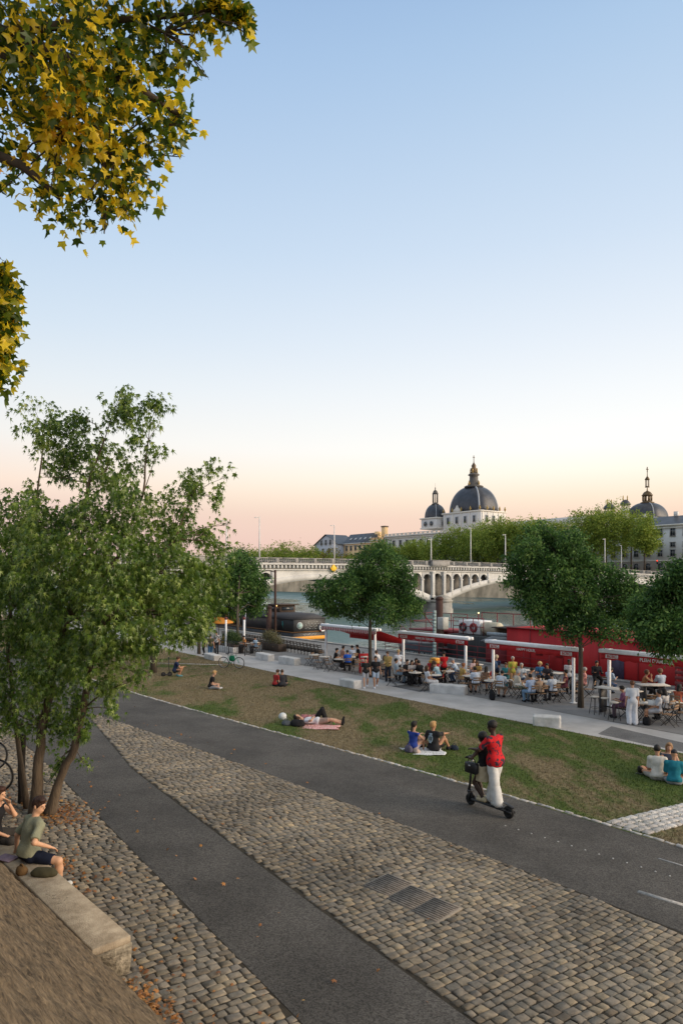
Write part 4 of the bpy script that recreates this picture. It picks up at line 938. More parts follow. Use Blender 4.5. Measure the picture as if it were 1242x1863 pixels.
t, zt, s_, u_ = dome('great slate dome with gilded pots and a tall lantern rising behind the long facade', 861.5, 262, 932, 8.6, 12.2, 47, 9.6, 0)
hx, hy, D = 8.6, 12.2, 9.6
gold_pots(t, [(-hx-.7, k*hy/1.5, D-.2) for k in (-1.5, -.75, 0, .75, 1.5)]+[(k*hx/1.5, -hy-.7, D-.2) for k in (-.8, 0, .8, 1.5)])
for yy in (-8, -2.6, 2.6, 8): f = MB().box((0,0,0), (.5,1.9,3.6)).build('window', M_frame, t); f.location = (-hx-.72, yy*1.1, D*.55); MB().box((-.27,0,0), (.1,1.3,3.0)).build('pane', M_glass, f)
for xx in (-5, 0, 5): f = MB().box((0,0,0), (1.9,.5,3.6)).build('window', M_frame, t); f.location = (xx, -hy-.72, D*.55); MB().box((0,-.27,0), (1.3,.1,3.0)).build('pane', M_glass, f)
MB().extr([(-3.2,0),(3.2,0),(2.4,1.2),(1.2,1.6),(0,3.4),(-1.2,1.6),(-2.4,1.2)], 'x', -.4, .4).build('pediment', M_fac, t).location = (-hx-.3, 3.0, D-.1)
lm = mat('dark bronze stone', (.10,.095,.085), .6, .3, 2)
lan = thing('lantern_placeholder', '', '') if False else None
mb = MB().lathe([(4.6,-.3),(4.9,.3),(4.2,.7),(2.7,1.0),(2.6,3.2),(2.2,3.6),(2.1,5.6),(3.0,6.2),(2.4,6.8),(1.5,7.3)], 16, (0,0,zt)); 
L1 = mb.build('lantern', lm, t); gold_pots(t, [(3.4*c, 3.4*q, zt+.6) for c, q in ((1,0),(-1,0),(0,1),(0,-1))])
mb = MB().lathe([(1.5,7.2),(1.2,8.2),(1.7,9.2),(1.0,10.2),(1.3,10.8),(.7,11.8),(.25,12.6),(.12,14.6)], 10, (0,0,zt)).box((0,0,zt+14.9), (.25,.25,2.6)).box((0,0,zt+15.2), (1.3,.25,.3))
mb.build('spire', mat('bronze gilt', (.12,.085,.05), .5, .4, 3, metal=.4), L1)
# angels round the spire read as four upright gilt figures
mb = MB()
for k in range(4): a = k*math.pi/2+.4; mb.lathe([(.1,0),(.42,.3),(.3,1.3),(.38,1.8),(.15,2.2),(.2,2.5),(.02,2.8)], 8, (1.7*math.cos(a), 1.7*math.sin(a), zt+7.0))
mb.build('statue', M_gold, t)
# ---- small left dome
t, zt, s_, u_ = dome('smaller slate dome with an open lantern left of the great dome', 791.5, 255, 942, 4.3, 5.2, 25, 6.2, 0, small=True)
for yy in (-2.2, 2.2): f = MB().lathe([(1.5,0),(1.5,.3)], 20, M=Matrix.Rotation(R(90), 3, 'Y')).build('window', M_frame, t); f.location = (-5.1, yy, 2.8); MB().lathe([(1.1,-.1),(1.1,.02)], 20, M=Matrix.Rotation(R(90), 3, 'Y')).build('pane', M_glass, f)
f = MB().lathe([(1.7,0),(1.7,.3)], 20, M=Matrix.Rotation(R(90), 3, 'X')).build('window', M_frame, t); f.location = (0, -5.75, 2.8); MB().lathe([(1.2,.29),(1.2,.36)], 20, M=Matrix.Rotation(R(90), 3, 'X')).build('pane', M_glass, f)
def lantern_open(t, zt, r, h, mcol, tip):
    mb = MB().lathe([(r*1.5,-.3),(r*1.6,.3),(r*1.1,.6),(r*1.1,1.0)], 12, (0,0,zt))
    for k in range(8): a = k*math.pi/4; mb.box((r*math.cos(a), r*math.sin(a), zt+1+h/2), (r*.26, r*.26, h))
    mb.lathe([(r*1.25,0),(r*1.3,.25),(r*1.1,.5),(r*1.0,1.0),(r*.7,1.7),(r*.25,2.1),(.18,2.6),(.3,3.1),(.05,3.7),(.03,3.7+tip)], 12, (0,0,zt+1+h)); return mb.build('lantern', mcol, t)
lantern_open(t, zt, 1.25, 4.6, lm, 2.2)
# ---- right hand dome
t, zt, s_, u_ = dome('slate dome with a tall gilded open lantern at the right, above the pavilion roof', 1177, 300, 944, 7.8, 8.2, 30, 6, 0, small=True)
lantern_open(t, zt, 1.9, 2.4, mat('gilt lantern', (.12,.085,.045), .5, .4, 2, metal=.4), 0)
mb = MB()
for k in range(6): a = k*math.pi/3; mb.box((.7*math.cos(a), .7*math.sin(a), zt+9.2), (.2,.2,3.0))
mb.lathe([(1.0,10.6),(1.1,10.9),(.7,11.6),(.2,12.3),(.12,15.0)], 10, (0,0,zt)).box((0,0,zt+15.4), (.3,.3,2.4)).box((0,0,zt+15.5), (1.6,.3,.35)).lathe([(1.0,7.2),(.9,7.7)], 10, (0,0,zt)); mb.build('spire', MATS['gilt lantern'], t)
def turret(px, ytop, r, label, v=290):
    a = (px-CX)/F; u = v*(.8-.6*a)/(.6+.8*a); Y = .6*v+.8*u; z = CZ+(HZ-ytop)*Y/F; t = thing('turret', label, 'turret', UV(v, u, z-9), TH)
    mb = MB().lathe([(r*.9,0),(r*.9,5)], 12); 
    for k in range(8): q = k*math.pi/4; mb.box((r*.85*math.cos(q), r*.85*math.sin(q), 5.8), (.3,.3,1.6))
    mb.build('drum', M_fac2, t); MB().lathe([(r*1.2,6.4),(r*1.2,6.8),(r*1.0,7.8),(r*.55,8.7),(.2,9.0)], 14).build('cap', M_slate, t, True)
    for s in (-1, 1): o = MB().lathe([(.2,0),(.35,.5),(.2,1.0),(.28,1.6),(.05,2.4)], 8).build('finial', M_gold, t); o.location = (s*.9, -s*.5, 8.6)
turret(1137, 909, 1.9, 'small round turret with two gilt finials between the far plane trees'); turret(1108, 916, 2.2, 'second turret with gilt finials mostly hidden by the far trees')
# traffic light and lamps of the far quay: small but visible
for px, py in ((1196,1022),):
    v = 209; a = (px-CX)/F; u = v*(.8-.6*a)/(.6+.8*a); p = UV(v, u, 5.2)
    t = thing('traffic_light', 'dark traffic light showing red at the far end of the bridge', 'traffic light', p, TH)
    MB().tube([(0,0,0),(0,0,4.2)], .09, 6).box((-.1,0,4.3), (.4,.5,1.3)).build('post', mat('dark metal', (.03,.03,.032), .5), t)
    MB().ball((-.32,0,4.75), .2).build('lamp', mat('red lamp', (.8,.05,.02), .4, emit=(1,.06,.02,2.0)), t)
# ================================================================== BOATS AND MOORINGS
M_blk = mat('black hull paint', (.016,.017,.02), .45, .3, 1.5, spec=.5)
M_redp = mat('red painted steel', (.40,.016,.018), .6, .20, .8, .25, 5, spec=.35, detail=9, stretch=(1,1,.35))
M_redd = mat('dark red rail', (.20,.02,.025), .6, .15)
M_wht = mat('white paint', (.72,.73,.74), .5, .06, 3)
M_oran = mat('orange yellow paint', (.75,.33,.03), .5, .1, 2)
M_wood = mat('dark wood', (.06,.04,.028), .7, .3, 6)
M_rust = mat('brown red steel pile', (.055,.028,.022), .8, .35, 2, .3, 10)
M_ggrey = mat('grey black cladding', (.045,.05,.052), .8, .3, 1.2, stretch=(8, 8, .4))
def hull(mb, L, Wd, z0, z1, bow=4.0, sheer=.5, bow2=0.0, flare=.25):
    """hull along local y (0 = bow toward -y), x across; returns nothing"""
    n = 26; V = []; lv = 4
    for i in range(n+1):
        y = L*i/n; f = min(1, (y/bow) if bow > 0 else 1); w = Wd/2*math.sin(f*math.pi/2)**.7 if f < 1 else Wd/2
        if bow2 and y > L-bow2: w = Wd/2*math.sin((L-y)/bow2*math.pi/2)**.7
        sh = sheer*max(0, 1-y/(bow*2))**2 if bow > 0 else 0
        for k in range(lv+1):
            t = k/lv; ww = w*(1-flare*(1-t)**2*(1 if f < 1 else .4)); yy = y+(1-t)*(.9 if i == 0 else .9*max(0, 1-f)); V.append((-ww, yy, z0+(z1+sh-z0)*t))
        for k in range(lv+1):
            t = 1-k/lv; ww = w*(1-flare*(1-t)**2*(1 if f < 1 else .4)); yy = y+(1-t)*(.9 if i == 0 else .9*max(0, 1-f)); V.append((ww, yy, z0+(z1+sh-z0)*t))
    m = 2*(lv+1); Fc = []
    for i in range(n):
        for k in range(m): k2 = (k+1) % m; Fc.append((i*m+k, i*m+k2, (i+1)*m+k2, (i+1)*m+k))
    Fc.append(tuple(range(m))); Fc.append(tuple(range(n*m, (n+1)*m))); mb.add(V, Fc)
def railing(mb, pts, h=1.0, rails=(1.0, .55), r=.03, post=1.6, up=0):
    for a, b in zip(pts[:-1], pts[1:]):
        a = Vector(a); b = Vector(b); L = (b-a).length; k = max(1, int(L/post))
        for i in range(k+1): p = a.lerp(b, i/k); mb.tube([p, p+Vector((0,0,h))], r, 6)
        for q in rails: mb.tube([a+Vector((0,0,h*q)), b+Vector((0,0,h*q))], r, 6)
def ring(parent, loc, axis='x', Rr=.36, mcol=None, name='lifebuoy'):
    o = MB().torus((0,0,0), Rr, .09, axis, 24, 8).build(name, mcol or M_wht, parent, True); o.location = loc
    mb = MB()
    for k in range(4):
        a = k*math.pi/2+math.pi/4; mb.torus((0,0,0), Rr, .096, axis, 4, 8, (a-.16, a+.16))
    mb.build('band', mat('buoy band', (.35,.03,.03), .6), o); return o
# ---- black barge on the left: end face toward us
t = thing('black_barge', 'black restaurant barge with an orange stripe and roofed deck moored at the left', 'boat', UV(39.9, 58.7, 0), TH)
mb = MB().box((0, 13, -2.2), (4.2, 26, 2.2), bev=.15); mb.build('hull', M_blk, t)
MB().box((0, 13, -1.75), (4.26, 26.06, .34), bev=.02).build('stripe', M_oran, t)
MB().box((0, 13, -1.12), (4.3, 26.1, .10)).build('rubbing_strake', mat('brown trim', (.16,.08,.03), .6), t)
MB().box((0, 5.5, -.45), (4.0, 11, 1.35), bev=.03).build('cabin', M_blk, t)
MB().add([(-2.2,-.1,.2),(2.2,-.1,.2),(2.2,11.2,.2),(-2.2,11.2,.2),(-1.1,.9,.72),(1.1,.9,.72),(1.1,10.4,.72),(-1.1,10.4,.72)], [(0,1,5,4),(1,2,6,5),(2,3,7,6),(3,0,4,7),(4,5,6,7),(0,3,2,1)]).build('roof', mat('dark canvas', (.05,.05,.055), .8, .2), t)
# chalk drawing strokes, round emblem, lightning mark and hull lettering as raised shapes
M_chalk = mat('chalk white', (.5,.52,.52), .8); em = MB().lathe([(.36,0),(.36,.03)], 20, M=Matrix.Rotation(R(90), 3, 'X')).build('round_emblem', M_chalk, t); em.location = (-1.25, -.02, -.45)
e2 = MB().lathe([(.30,.03),(.30,.045)], 20, M=Matrix.Rotation(R(90), 3, 'X')).build('emblem_centre', mat('pale teal', (.30,.42,.42), .7), em)
mb = MB(); rr = random.Random(3)
for row in range(5):
    x = -.6; z = -.12-row*.17
    while x < 1.5: l = rr.uniform(.08, .35); mb.box((x+l/2, -.012, z+rr.uniform(-.03, .03)), (l, .012, .025), Matrix.Rotation(rr.uniform(-.5, .5), 3, 'Y')); x += l+rr.uniform(.06, .2)
mb.build('chalk_drawing', M_chalk, t)
mb = MB(); mb.extr([(.0,.35),(.22,.35),(.12,.08),(.26,.08),(-.08,-.4),(.02,-.05),(-.12,-.05)], 'x', -.01, .01); o = mb.build('lightning_mark', mat('teal mark', (.05,.25,.25), .6), t); o.location = (-2.02, 2.0, -.4)
mb = MB()
for k, (x, w, a) in enumerate(((-.75,.30,.5),(-.62,.22,-.7),(-.35,.26,.2),(-.1,.30,-.4),(.12,.24,.9),(.35,.3,-.2),(.6,.26,.6),(.72,.2,-.8))): mb.box((x, -.03, -1.42+.03*(k % 2)), (w, .02, .035), Matrix.Rotation(a, 3, 'Y'))
mb.build('hull_emblem', M_chalk, t)
ring(t, (1.55, -.12, -.75), 'y', .36)
mb = MB()
for x, y in ((-1.6,.3),): pass
for y in np.arange(11.5, 25, 2.6):
    for x in (-1.95, 1.95): mb.box((x, y, .05), (.1, .1, 2.0))
mb.build('deck_post', M_wht, t)
MB().box((0, 18.6, 1.12), (4.4, 14.6, .12)).box((-2.2, 18.6, .98), (.06, 14.6, .22)).build('deck_roof', mat('rusty brown roof', (.17,.10,.06), .7, .3, 1), t)
mb = MB(); railing(mb, [(-2.05,11.5,-1.0),(-2.05,25.8,-1.0)], 1.0, r=.025); mb.build('railing', M_oran, t)
MB().box((.3, 17, .0), (2.0, 10, 2.0)).build('bar_room', M_wood, t)
# wheelhouse on top
w = MB().box((.4, 6.2, 1.05), (2.0, 2.6, .85), bev=.04).box((.4, 6.2, 1.53), (2.6, 3.4, .10), bev=.03).build('wheelhouse', M_wood, t)
MB().box((-.62, 6.2, 1.1), (.03, 2.0, .4)).box((.4, 4.88, 1.1), (1.5, .03, .4)).build('window', M_glass, w)
MB().ball((-.9, 5.2, 1.45), .12).build('lamp', mat('warm lamp', (1,.6,.3), .5, emit=(1,.55,.2,4)), t)
# white awning tent beyond
p = UV(40, 76, 0); t = thing('white_marquee', 'white curved marquee roof behind the black barge', 'marquee', p, TH)
prof = [(2.6*math.cos(a), 1.3*math.sin(a)) for a in np.linspace(0, math.pi, 12)]; V = []; Fc = []
for j, y in enumerate((-8, -3, 3, 12)):
    for x, z in prof: V.append((x, y, .9+z*(1 if j else .35)))
for j in range(3):
    for k in range(11): Fc.append((j*12+k, j*12+k+1, (j+1)*12+k+1, (j+1)*12+k))
MB().add(V, Fc).build('canopy', mat('white canvas', (.62,.64,.67), .7, .04), t, True)
mb = MB()
for y in (-8, 3, 12):
    for x in (-2.5, 2.5): mb.tube([(x, y, -2.4), (x, y, .95)], .05, 6)
mb.build('pole', M_wht, t)
MB().box((0, 2, -2.6), (5.4, 21, .5)).build('pontoon', M_wood, t)
# ---- mooring piles
def pile(px, ytop, v, r, label, extra=None):
    a = (px-CX)/F; u = v*(.8-.6*a)/(.6+.8*a); Y = .6*v+.8*u; zt = CZ+(HZ-ytop)*Y/F; t = thing('mooring_pile', label, 'mooring pile', UV(v, u, WATER-2), TH, 'steel mooring piles'); h = zt-WATER+2
    MB().tube([(0,0,0),(0,0,h)], r, 16).build('shaft', M_rust, t, True); MB().lathe([(r*1.1,h-.15),(r*1.1,h),(r*.5,h+.12)], 16).build('cap', M_rust, t); MB().torus((0,0,h-4.2), r*1.25, .07, 'z').build('collar', M_blk, t); return t
pile(489, 1104, 36.9, .30, 'thick brown steel mooring pile in front of the black barge')
pile(799, 1088, 36.9, .27, 'thick brown red steel mooring pile behind the second awning')
def mast(px, ytop, v, label, arm=False, col=None, r=.07):
    a = (px-CX)/F; u = v*(.8-.6*a)/(.6+.8*a); Y = .6*v+.8*u; zt = CZ+(HZ-ytop)*Y/F; t = thing('lamp_post', label, 'post', UV(v, u, DECKZ), TH); h = zt-DECKZ
    MB().tube([(0,0,0),(0,0,h)], [r*1.3, r], 8).build('post', col or M_rust, t)
    if arm: MB().tube([(0,0,h-.2),(-.4,.7,h-.05),(-.7,1.3,h-.15)], .05, 6).box((-.8,1.5,h-.2), (.3,.6,.1), bev=.03).build('lamp_head', col or M_rust, t)
    return t
mast(500.5, 1037, 35.2, 'tall thin dark lamp post in front of the black barge', True, r=.11)
# ---- middle boat with dark hull
t = thing('dark_barge', 'dark hulled boat with white hull lettering behind the second awning', 'boat', UV(38.6, 36.5, 0), TH)
mb = MB(); hull(mb, 6.6, 4.4, WATER-.5, -.85, 3.4, .35); o = mb.build('hull', M_blk, t)
o.scale = (1, -1, 1); o.location = (0, 6.6, 0)
tm = text_mesh('BATEAU BLANC', .46, .01, .95); o = link('lettering', tm, mat('pale blue white lettering', (.38,.45,.47), .6), t); o.rotation_euler = (R(90), 0, R(-90)); o.location = (-2.24, 2.05, -1.45)
MB().box((0, 2.0, -.82), (4.2, 4.4, .10)).build('deck', mat('grey deck', (.12,.12,.12), .8), t)
MB().box((.3, 1.0, -.2), (2.2, 2.0, 1.2), bev=.03).build('cabin', M_redd, t)
mb = MB().box((-1.2, 3.0, .1), (1.6, 2.6, .06)); mb.build('canopy', mat('dark canvas', (.05,.05,.055), .8, .2), t)
mb = MB(); railing(mb, [(-2.1,.2,-.8),(-2.1,3.6,-.8),(-.6,5.9,-.6)], 1.1, (1.0,.66,.33), .025); railing(mb, [(-1.4,.4,.45),(-1.4,3.9,.45),(1.4,3.9,.45),(1.4,.4,.45)], 1.15, (1.0,.5), .028); mb.tube([(-1.4,1.0,.45),(-1.4,2.4,1.6)], .035, 6); mb.build('railing', M_redd, t)
MB().box((0, 2.2, .38), (3.0, 3.6, .1)).build('upper_deck', M_redd, t)
t = thing('service_barge', 'dark clad service boat with white lifebuoy locker and beige tank', 'boat', UV(39.4, 29.9, 0), TH)
MB().box((0, 3.4, -2.2), (5, 6.4, 2.0), bev=.1).build('hull', M_blk, t)
MB().box((0, 4.2, -.55), (4.4, 4.6, 1.6), bev=.03).build('cladding', M_ggrey, t)
o = MB().box((-.6, 5.1, .78), (1.4, 2.1, 1.0), bev=.04).build('locker', M_wht, t); ring(o, (-1.36, 5.65, .78), 'x', .27, mat('dark buoy', (.08,.08,.09), .6)); ring(o, (-1.36, 4.6, .78), 'x', .27, mat('dark red buoy', (.25,.05,.06), .6))
mb = MB(); railing(mb, [(-1.6,3.4,.25),(-1.6,6.4,.25)], 1.25, (1.0,.5), .03, 1.0); railing(mb, [(1.6,.2,.25),(1.6,6.4,.25)], 1.5, (1.0,), .035, 1.5); mb.build('railing', M_redd, t)
o = MB().lathe([(.40,-.75),(.46,-.65),(.46,.65),(.40,.75)], 18, M=Matrix.Rotation(R(90), 3, 'X')).build('tank', mat('beige tank', (.50,.46,.34), .6, .2, 1.5), t, True); o.location = (-.9, 3.2, .78)
MB().box((.2, 1.2, .55), (2.6, 2.2, .7)).box((.0, 1.2, .94), (3.4, 2.8, .06)).build('shed', M_wood, t)
MB().tube([(-.8,4.6,.25),(-.8,4.6,1.8)], .03, 6).build('beacon_mast', M_redd, t); MB().ball((-.8,4.6,1.85), .06).build('beacon', mat('warm beacon', (1,.8,.5), .5, emit=(1,.7,.35,2)), t)
# electrical cabinet and teal gangway pole
t = thing('service_cabinet', 'small grey white cabinet on the quay beside the brown pile', 'cabinet', UV(36.3, 35.9, -.9), TH)
MB().box((0,0,2.0), (.6,.6,.9), bev=.03).build('box', mat('cabinet paint', (.42,.43,.40), .6, .1), t); MB().tube([(0,0,-.5),(0,0,1.6)], .06, 8).build('post', M_rust, t)
a = (790-CX)/F; v_ = 35.0; u_ = v_*(.8-.6*a)/(.6+.8*a); t = thing('gauge_post', 'pale teal striped post beside the brown mooring pile', 'post', UV(v_, u_, DECKZ), TH)
mb = MB()
for k in range(14): mb.box((0,0,.13+k*.25), (.24,.12,.24 if k % 2 else .25))
mb.build('post', mat('pale teal post', (.24,.33,.34), .6, .35, 6), t)
# ---- big red boat on the right
t = thing('red_boat', 'large red steel boat with a high blank side behind the terrace', 'boat', UV(38.6, 29.3, 0), TH)
MB().box((0, -19, -2.6), (5.2, 39, 1.6), bev=.1).build('hull', M_blk, t)
top = lambda y: 1.15 if y > -6.5 else max(-.6, 1.0-(.075*(-6.5-y)))
V = []; Fc = []; ys = list(np.arange(0.4, -40, -1.3))
for y in ys: V += [(-2.6, y, -2.2), (-2.6, y, top(y)), (2.6, y, top(y)), (2.6, y, -2.2)]
for i in range(len(ys)-1):
    for k in range(4): k2 = (k+1) % 4; Fc.append((i*4+k, i*4+k2, (i+1)*4+k2, (i+1)*4+k))
Fc.append((0,1,2,3)); MB().add(V, Fc).build('side_wall', M_redp, t)
mb = MB()
for y in np.arange(-1.5, -38, -2.44): mb.box((-2.615, y, (top(y)-1.8)/2), (.05, .05, top(y)+1.8))
mb.box((-2.62, -18, -1.75), (.06, 36, .07)); 
for y0, y1 in ((.4,-6.5),(-6.5,-27)): mb._bar((-2.6,y0,top(y0-.01)+.03), (-2.6,y1+.01,top(y1+.01)+.03), .14, .08)
mb.build('seam', mat('red seam', (.24,.014,.017), .5, .1), t)
MB().box((-2.63, -7.6, -.75), (.04, .75, 1.8)).build('door', mat('purple grey door', (.05,.035,.07), .5), t)
mb = MB()
for y in (-2.2, -3.7): mb.box((-2.63, y, -.2), (.03, .5, .5))
mb.build('hatch', mat('dull red hatch', (.20,.02,.025), .5), t)
# low roofed part before the red wall
mb = MB().box((-1.9, 1.5, .28), (1.6, 2.2, .08), Matrix.Rotation(R(-12), 3, 'Y')); mb.build('lean_to_roof', mat('corrugated grey', (.13,.14,.15), .6, .3, 2, stretch=(1,9,1)), t)
MB().box((-1.9, 1.5, -.85), (1.0, 1.8, 2.0)).build('annex', M_redd, t)
MB().lathe([(.13,-.9),(.13,.9)], 12, M=Matrix.Rotation(R(90), 3, 'X')).build('rolled_awning', mat('blue grey roll', (.25,.30,.33), .6), t, True).location = (-2.2, 1.5, .6)
# slatted red benches/fences standing before it
def slat_fence(v, u0, u1, label):
    t = thing('slatted_screen', label, 'screen', UV(v, (u0+u1)/2, DECKZ+.015), TH); L = u1-u0
    mb = MB()
    for k in range(5): mb.box((0, 0, .35+k*.27), (.04, L, .16))
    mb.build('slats', mat('dull red slats', (.22,.05,.05), .6, .1), t)
    mb = MB()
    for s in (-1, 0, 1): mb.box((.04, s*(L/2-.05), .8), (.06, .06, 1.6))
    mb.build('post', M_redd, t); MB().box((0, 0, 1.58), (.1, L, .05)).build('top_rail', mat('pale red rail', (.34,.13,.12), .6), t)
slat_fence(33.6, 11.8, 17.2, 'red slatted screen behind the high tables at the right'); slat_fence(33.4, 8.6, 11.2, 'red slatted screen at the right edge of the terrace')
t = thing('quay_railing', 'long thin dark red railing along the quay edge behind the tables', 'railing', UV(35.5, 27, DECKZ+.1), TH)
mb = MB(); railing(mb, [(0,-1,0),(0,14.5,0)], 1.05, (1.0,.62,.3), .022, 1.9); mb.build('rails', M_redd, t)
# ================================================================== PEOPLE
def surfnet(prims, vox, cuts=(), noise=0.0, seed=0, pad=.05):
    """smooth union of capsules/ellipsoids -> one continuous surface. prim: ('c',a,b,ra,rb,k) or ('e',c,radii,M,k)"""
    lo = np.full(3, 1e9); hi = -lo; bbs = []
    for p in prims:
        if p[0] == 'c': a, b = np.array(p[1], float), np.array(p[2], float); r = max(p[3], p[4]); l = np.minimum(a, b)-r; h = np.maximum(a, b)+r
        else: c = np.array(p[1], float); r = max(p[2]); l = c-r; h = c+r
        bbs.append((l, h)); lo = np.minimum(lo, l); hi = np.maximum(hi, h)
    lo = lo-pad; hi = hi+pad; n = np.ceil((hi-lo)/vox).astype(int)+1
    D = np.full(n, .12, np.float32)
    for p, (l, h) in zip(prims, bbs):
        i0 = np.maximum(0, ((l-.07-lo)/vox).astype(int)); i1 = np.minimum(n, ((h+.07-lo)/vox).astype(int)+2)
        gx = [lo[k]+vox*np.arange(i0[k], i1[k]) for k in range(3)]; X = np.stack(np.meshgrid(*gx, indexing='ij'), -1)
        if p[0] == 'c':
            a, b = np.array(p[1], float), np.array(p[2], float); ab = b-a; L2 = max(1e-9, ab@ab); tt = np.clip(((X-a)@ab)/L2, 0, 1)
            d = np.linalg.norm(X-a-tt[..., None]*ab, axis=-1)-(p[3]+(p[4]-p[3])*tt); k = p[5]
        else:
            q = (X-np.array(p[1], float)); 
            if p[3] is not None: q = q@np.array(p[3], float)
            rr = np.array(p[2], float); k0 = np.linalg.norm(q/rr, axis=-1); k1 = np.linalg.norm(q/(rr*rr), axis=-1)+1e-6; d = k0*(k0-1)/k1; k = p[4]
        S = D[i0[0]:i1[0], i0[1]:i1[1], i0[2]:i1[2]]
        hh = np.maximum(k-np.abs(S-d), 0)/k; D[i0[0]:i1[0], i0[1]:i1[1], i0[2]:i1[2]] = np.minimum(S, d)-hh*hh*k*.25
    if noise or cuts:
        gx = [lo[k]+vox*np.arange(n[k]) for k in range(3)]; X = np.stack(np.meshgrid(*gx, indexing='ij'), -1)
        if noise:
            rg = np.random.default_rng(seed)
            for f in (18, 31, 47): 
                w = rg.normal(size=3); w /= np.linalg.norm(w); w2 = rg.normal(size=3); w2 /= np.linalg.norm(w2)
                D += noise*(18/f)*np.sin(f*(X@w)+2.5*np.sin(9*(X@w2)+rg.uniform(0, 6)))
        for c in cuts:
            if c[0] == 'q':
                c_ = np.array(c[1]); d_ = np.array(c[2], float); d_ = d_/np.linalg.norm(d_); D = np.maximum(D, np.minimum((X-c_)@d_, c[3]-np.linalg.norm(X-c_-d_*c[3]*.45, axis=-1)))
            elif c[0] == 'p': D = np.maximum(D, (X-np.array(c[1]))@np.array(c[2], float))
            else: D = np.maximum(D, c[3]-np.linalg.norm((X-np.array(c[1]))/np.array(c[2]), axis=-1)*c[3]) if False else np.maximum(D, (1-np.linalg.norm((X-np.array(c[1]))/np.array(c[2]), axis=-1))*min(c[2]))
    s = D < 0; c8 = [s[i:n[0]-1+i, j:n[1]-1+j, k:n[2]-1+k] for i in (0,1) for j in (0,1) for k in (0,1)]
    cnt = sum(c.astype(int) for c in c8); act = (cnt > 0) & (cnt < 8); idx = -np.ones(act.shape, int); ids = np.argwhere(act); idx[act] = np.arange(len(ids))
    acc = np.zeros((len(ids), 3)); cn = np.zeros(len(ids)); offs = [(i, j, k) for i in (0,1) for j in (0,1) for k in (0,1)]
    for a in offs:
        for ax in range(3):
            if a[ax]: continue
            b = list(a); b[ax] = 1; ia = ids+np.array(a); ib = ids+np.array(b); da = D[ia[:,0], ia[:,1], ia[:,2]]; db = D[ib[:,0], ib[:,1], ib[:,2]]
            cr = (da < 0) != (db < 0); t_ = np.where(cr, da/(da-db+1e-12), 0); pt = ia.astype(float); pt[:, ax] += t_; acc += pt*cr[:, None]; cn += cr
    V = lo+vox*acc/np.maximum(cn, 1)[:, None]; Fs = []
    for ax in range(3):
        a = [slice(0, -1)]*3; b = [slice(0, -1)]*3; sl_ = [slice(1, m-1) for m in n]; sa = list(sl_); sb = list(sl_); sa[ax] = slice(0, n[ax]-1); sb[ax] = slice(1, n[ax])
        A = s[tuple(sa)]; B = s[tuple(sb)]; e = np.argwhere(A != B); 
        if not len(e): continue
        inside = A[e[:,0], e[:,1], e[:,2]]; g = e+1; g[:, ax] -= 1; o1, o2 = [(1,2),(2,0),(0,1)][ax]; q = []
        for (x, y) in ((0,0),(-1,0),(-1,-1),(0,-1)):
            h = g.copy(); h[:, o1] += x; h[:, o2] += y; q.append(idx[h[:,0], h[:,1], h[:,2]])
        q = np.stack(q, -1); q[~inside] = q[~inside][:, ::-1]; Fs.append(q[(q >= 0).all(1)])
    return V, np.concatenate(Fs)
def ik(a, b, l1, l2, hint):
    a = Vector(a); b = Vector(b); d = b-a; L = min(d.length, (l1+l2)*.999); d.normalize(); b = a+d*L
    x = (l1*l1-l2*l2+L*L)/(2*L); h = math.sqrt(max(0, l1*l1-x*x)); hv = Vector(hint); hv = hv-d*hv.dot(d); hv = hv.normalized() if hv.length > 1e-5 else Vector((0,1,0))
    return a+d*x+hv*h, b
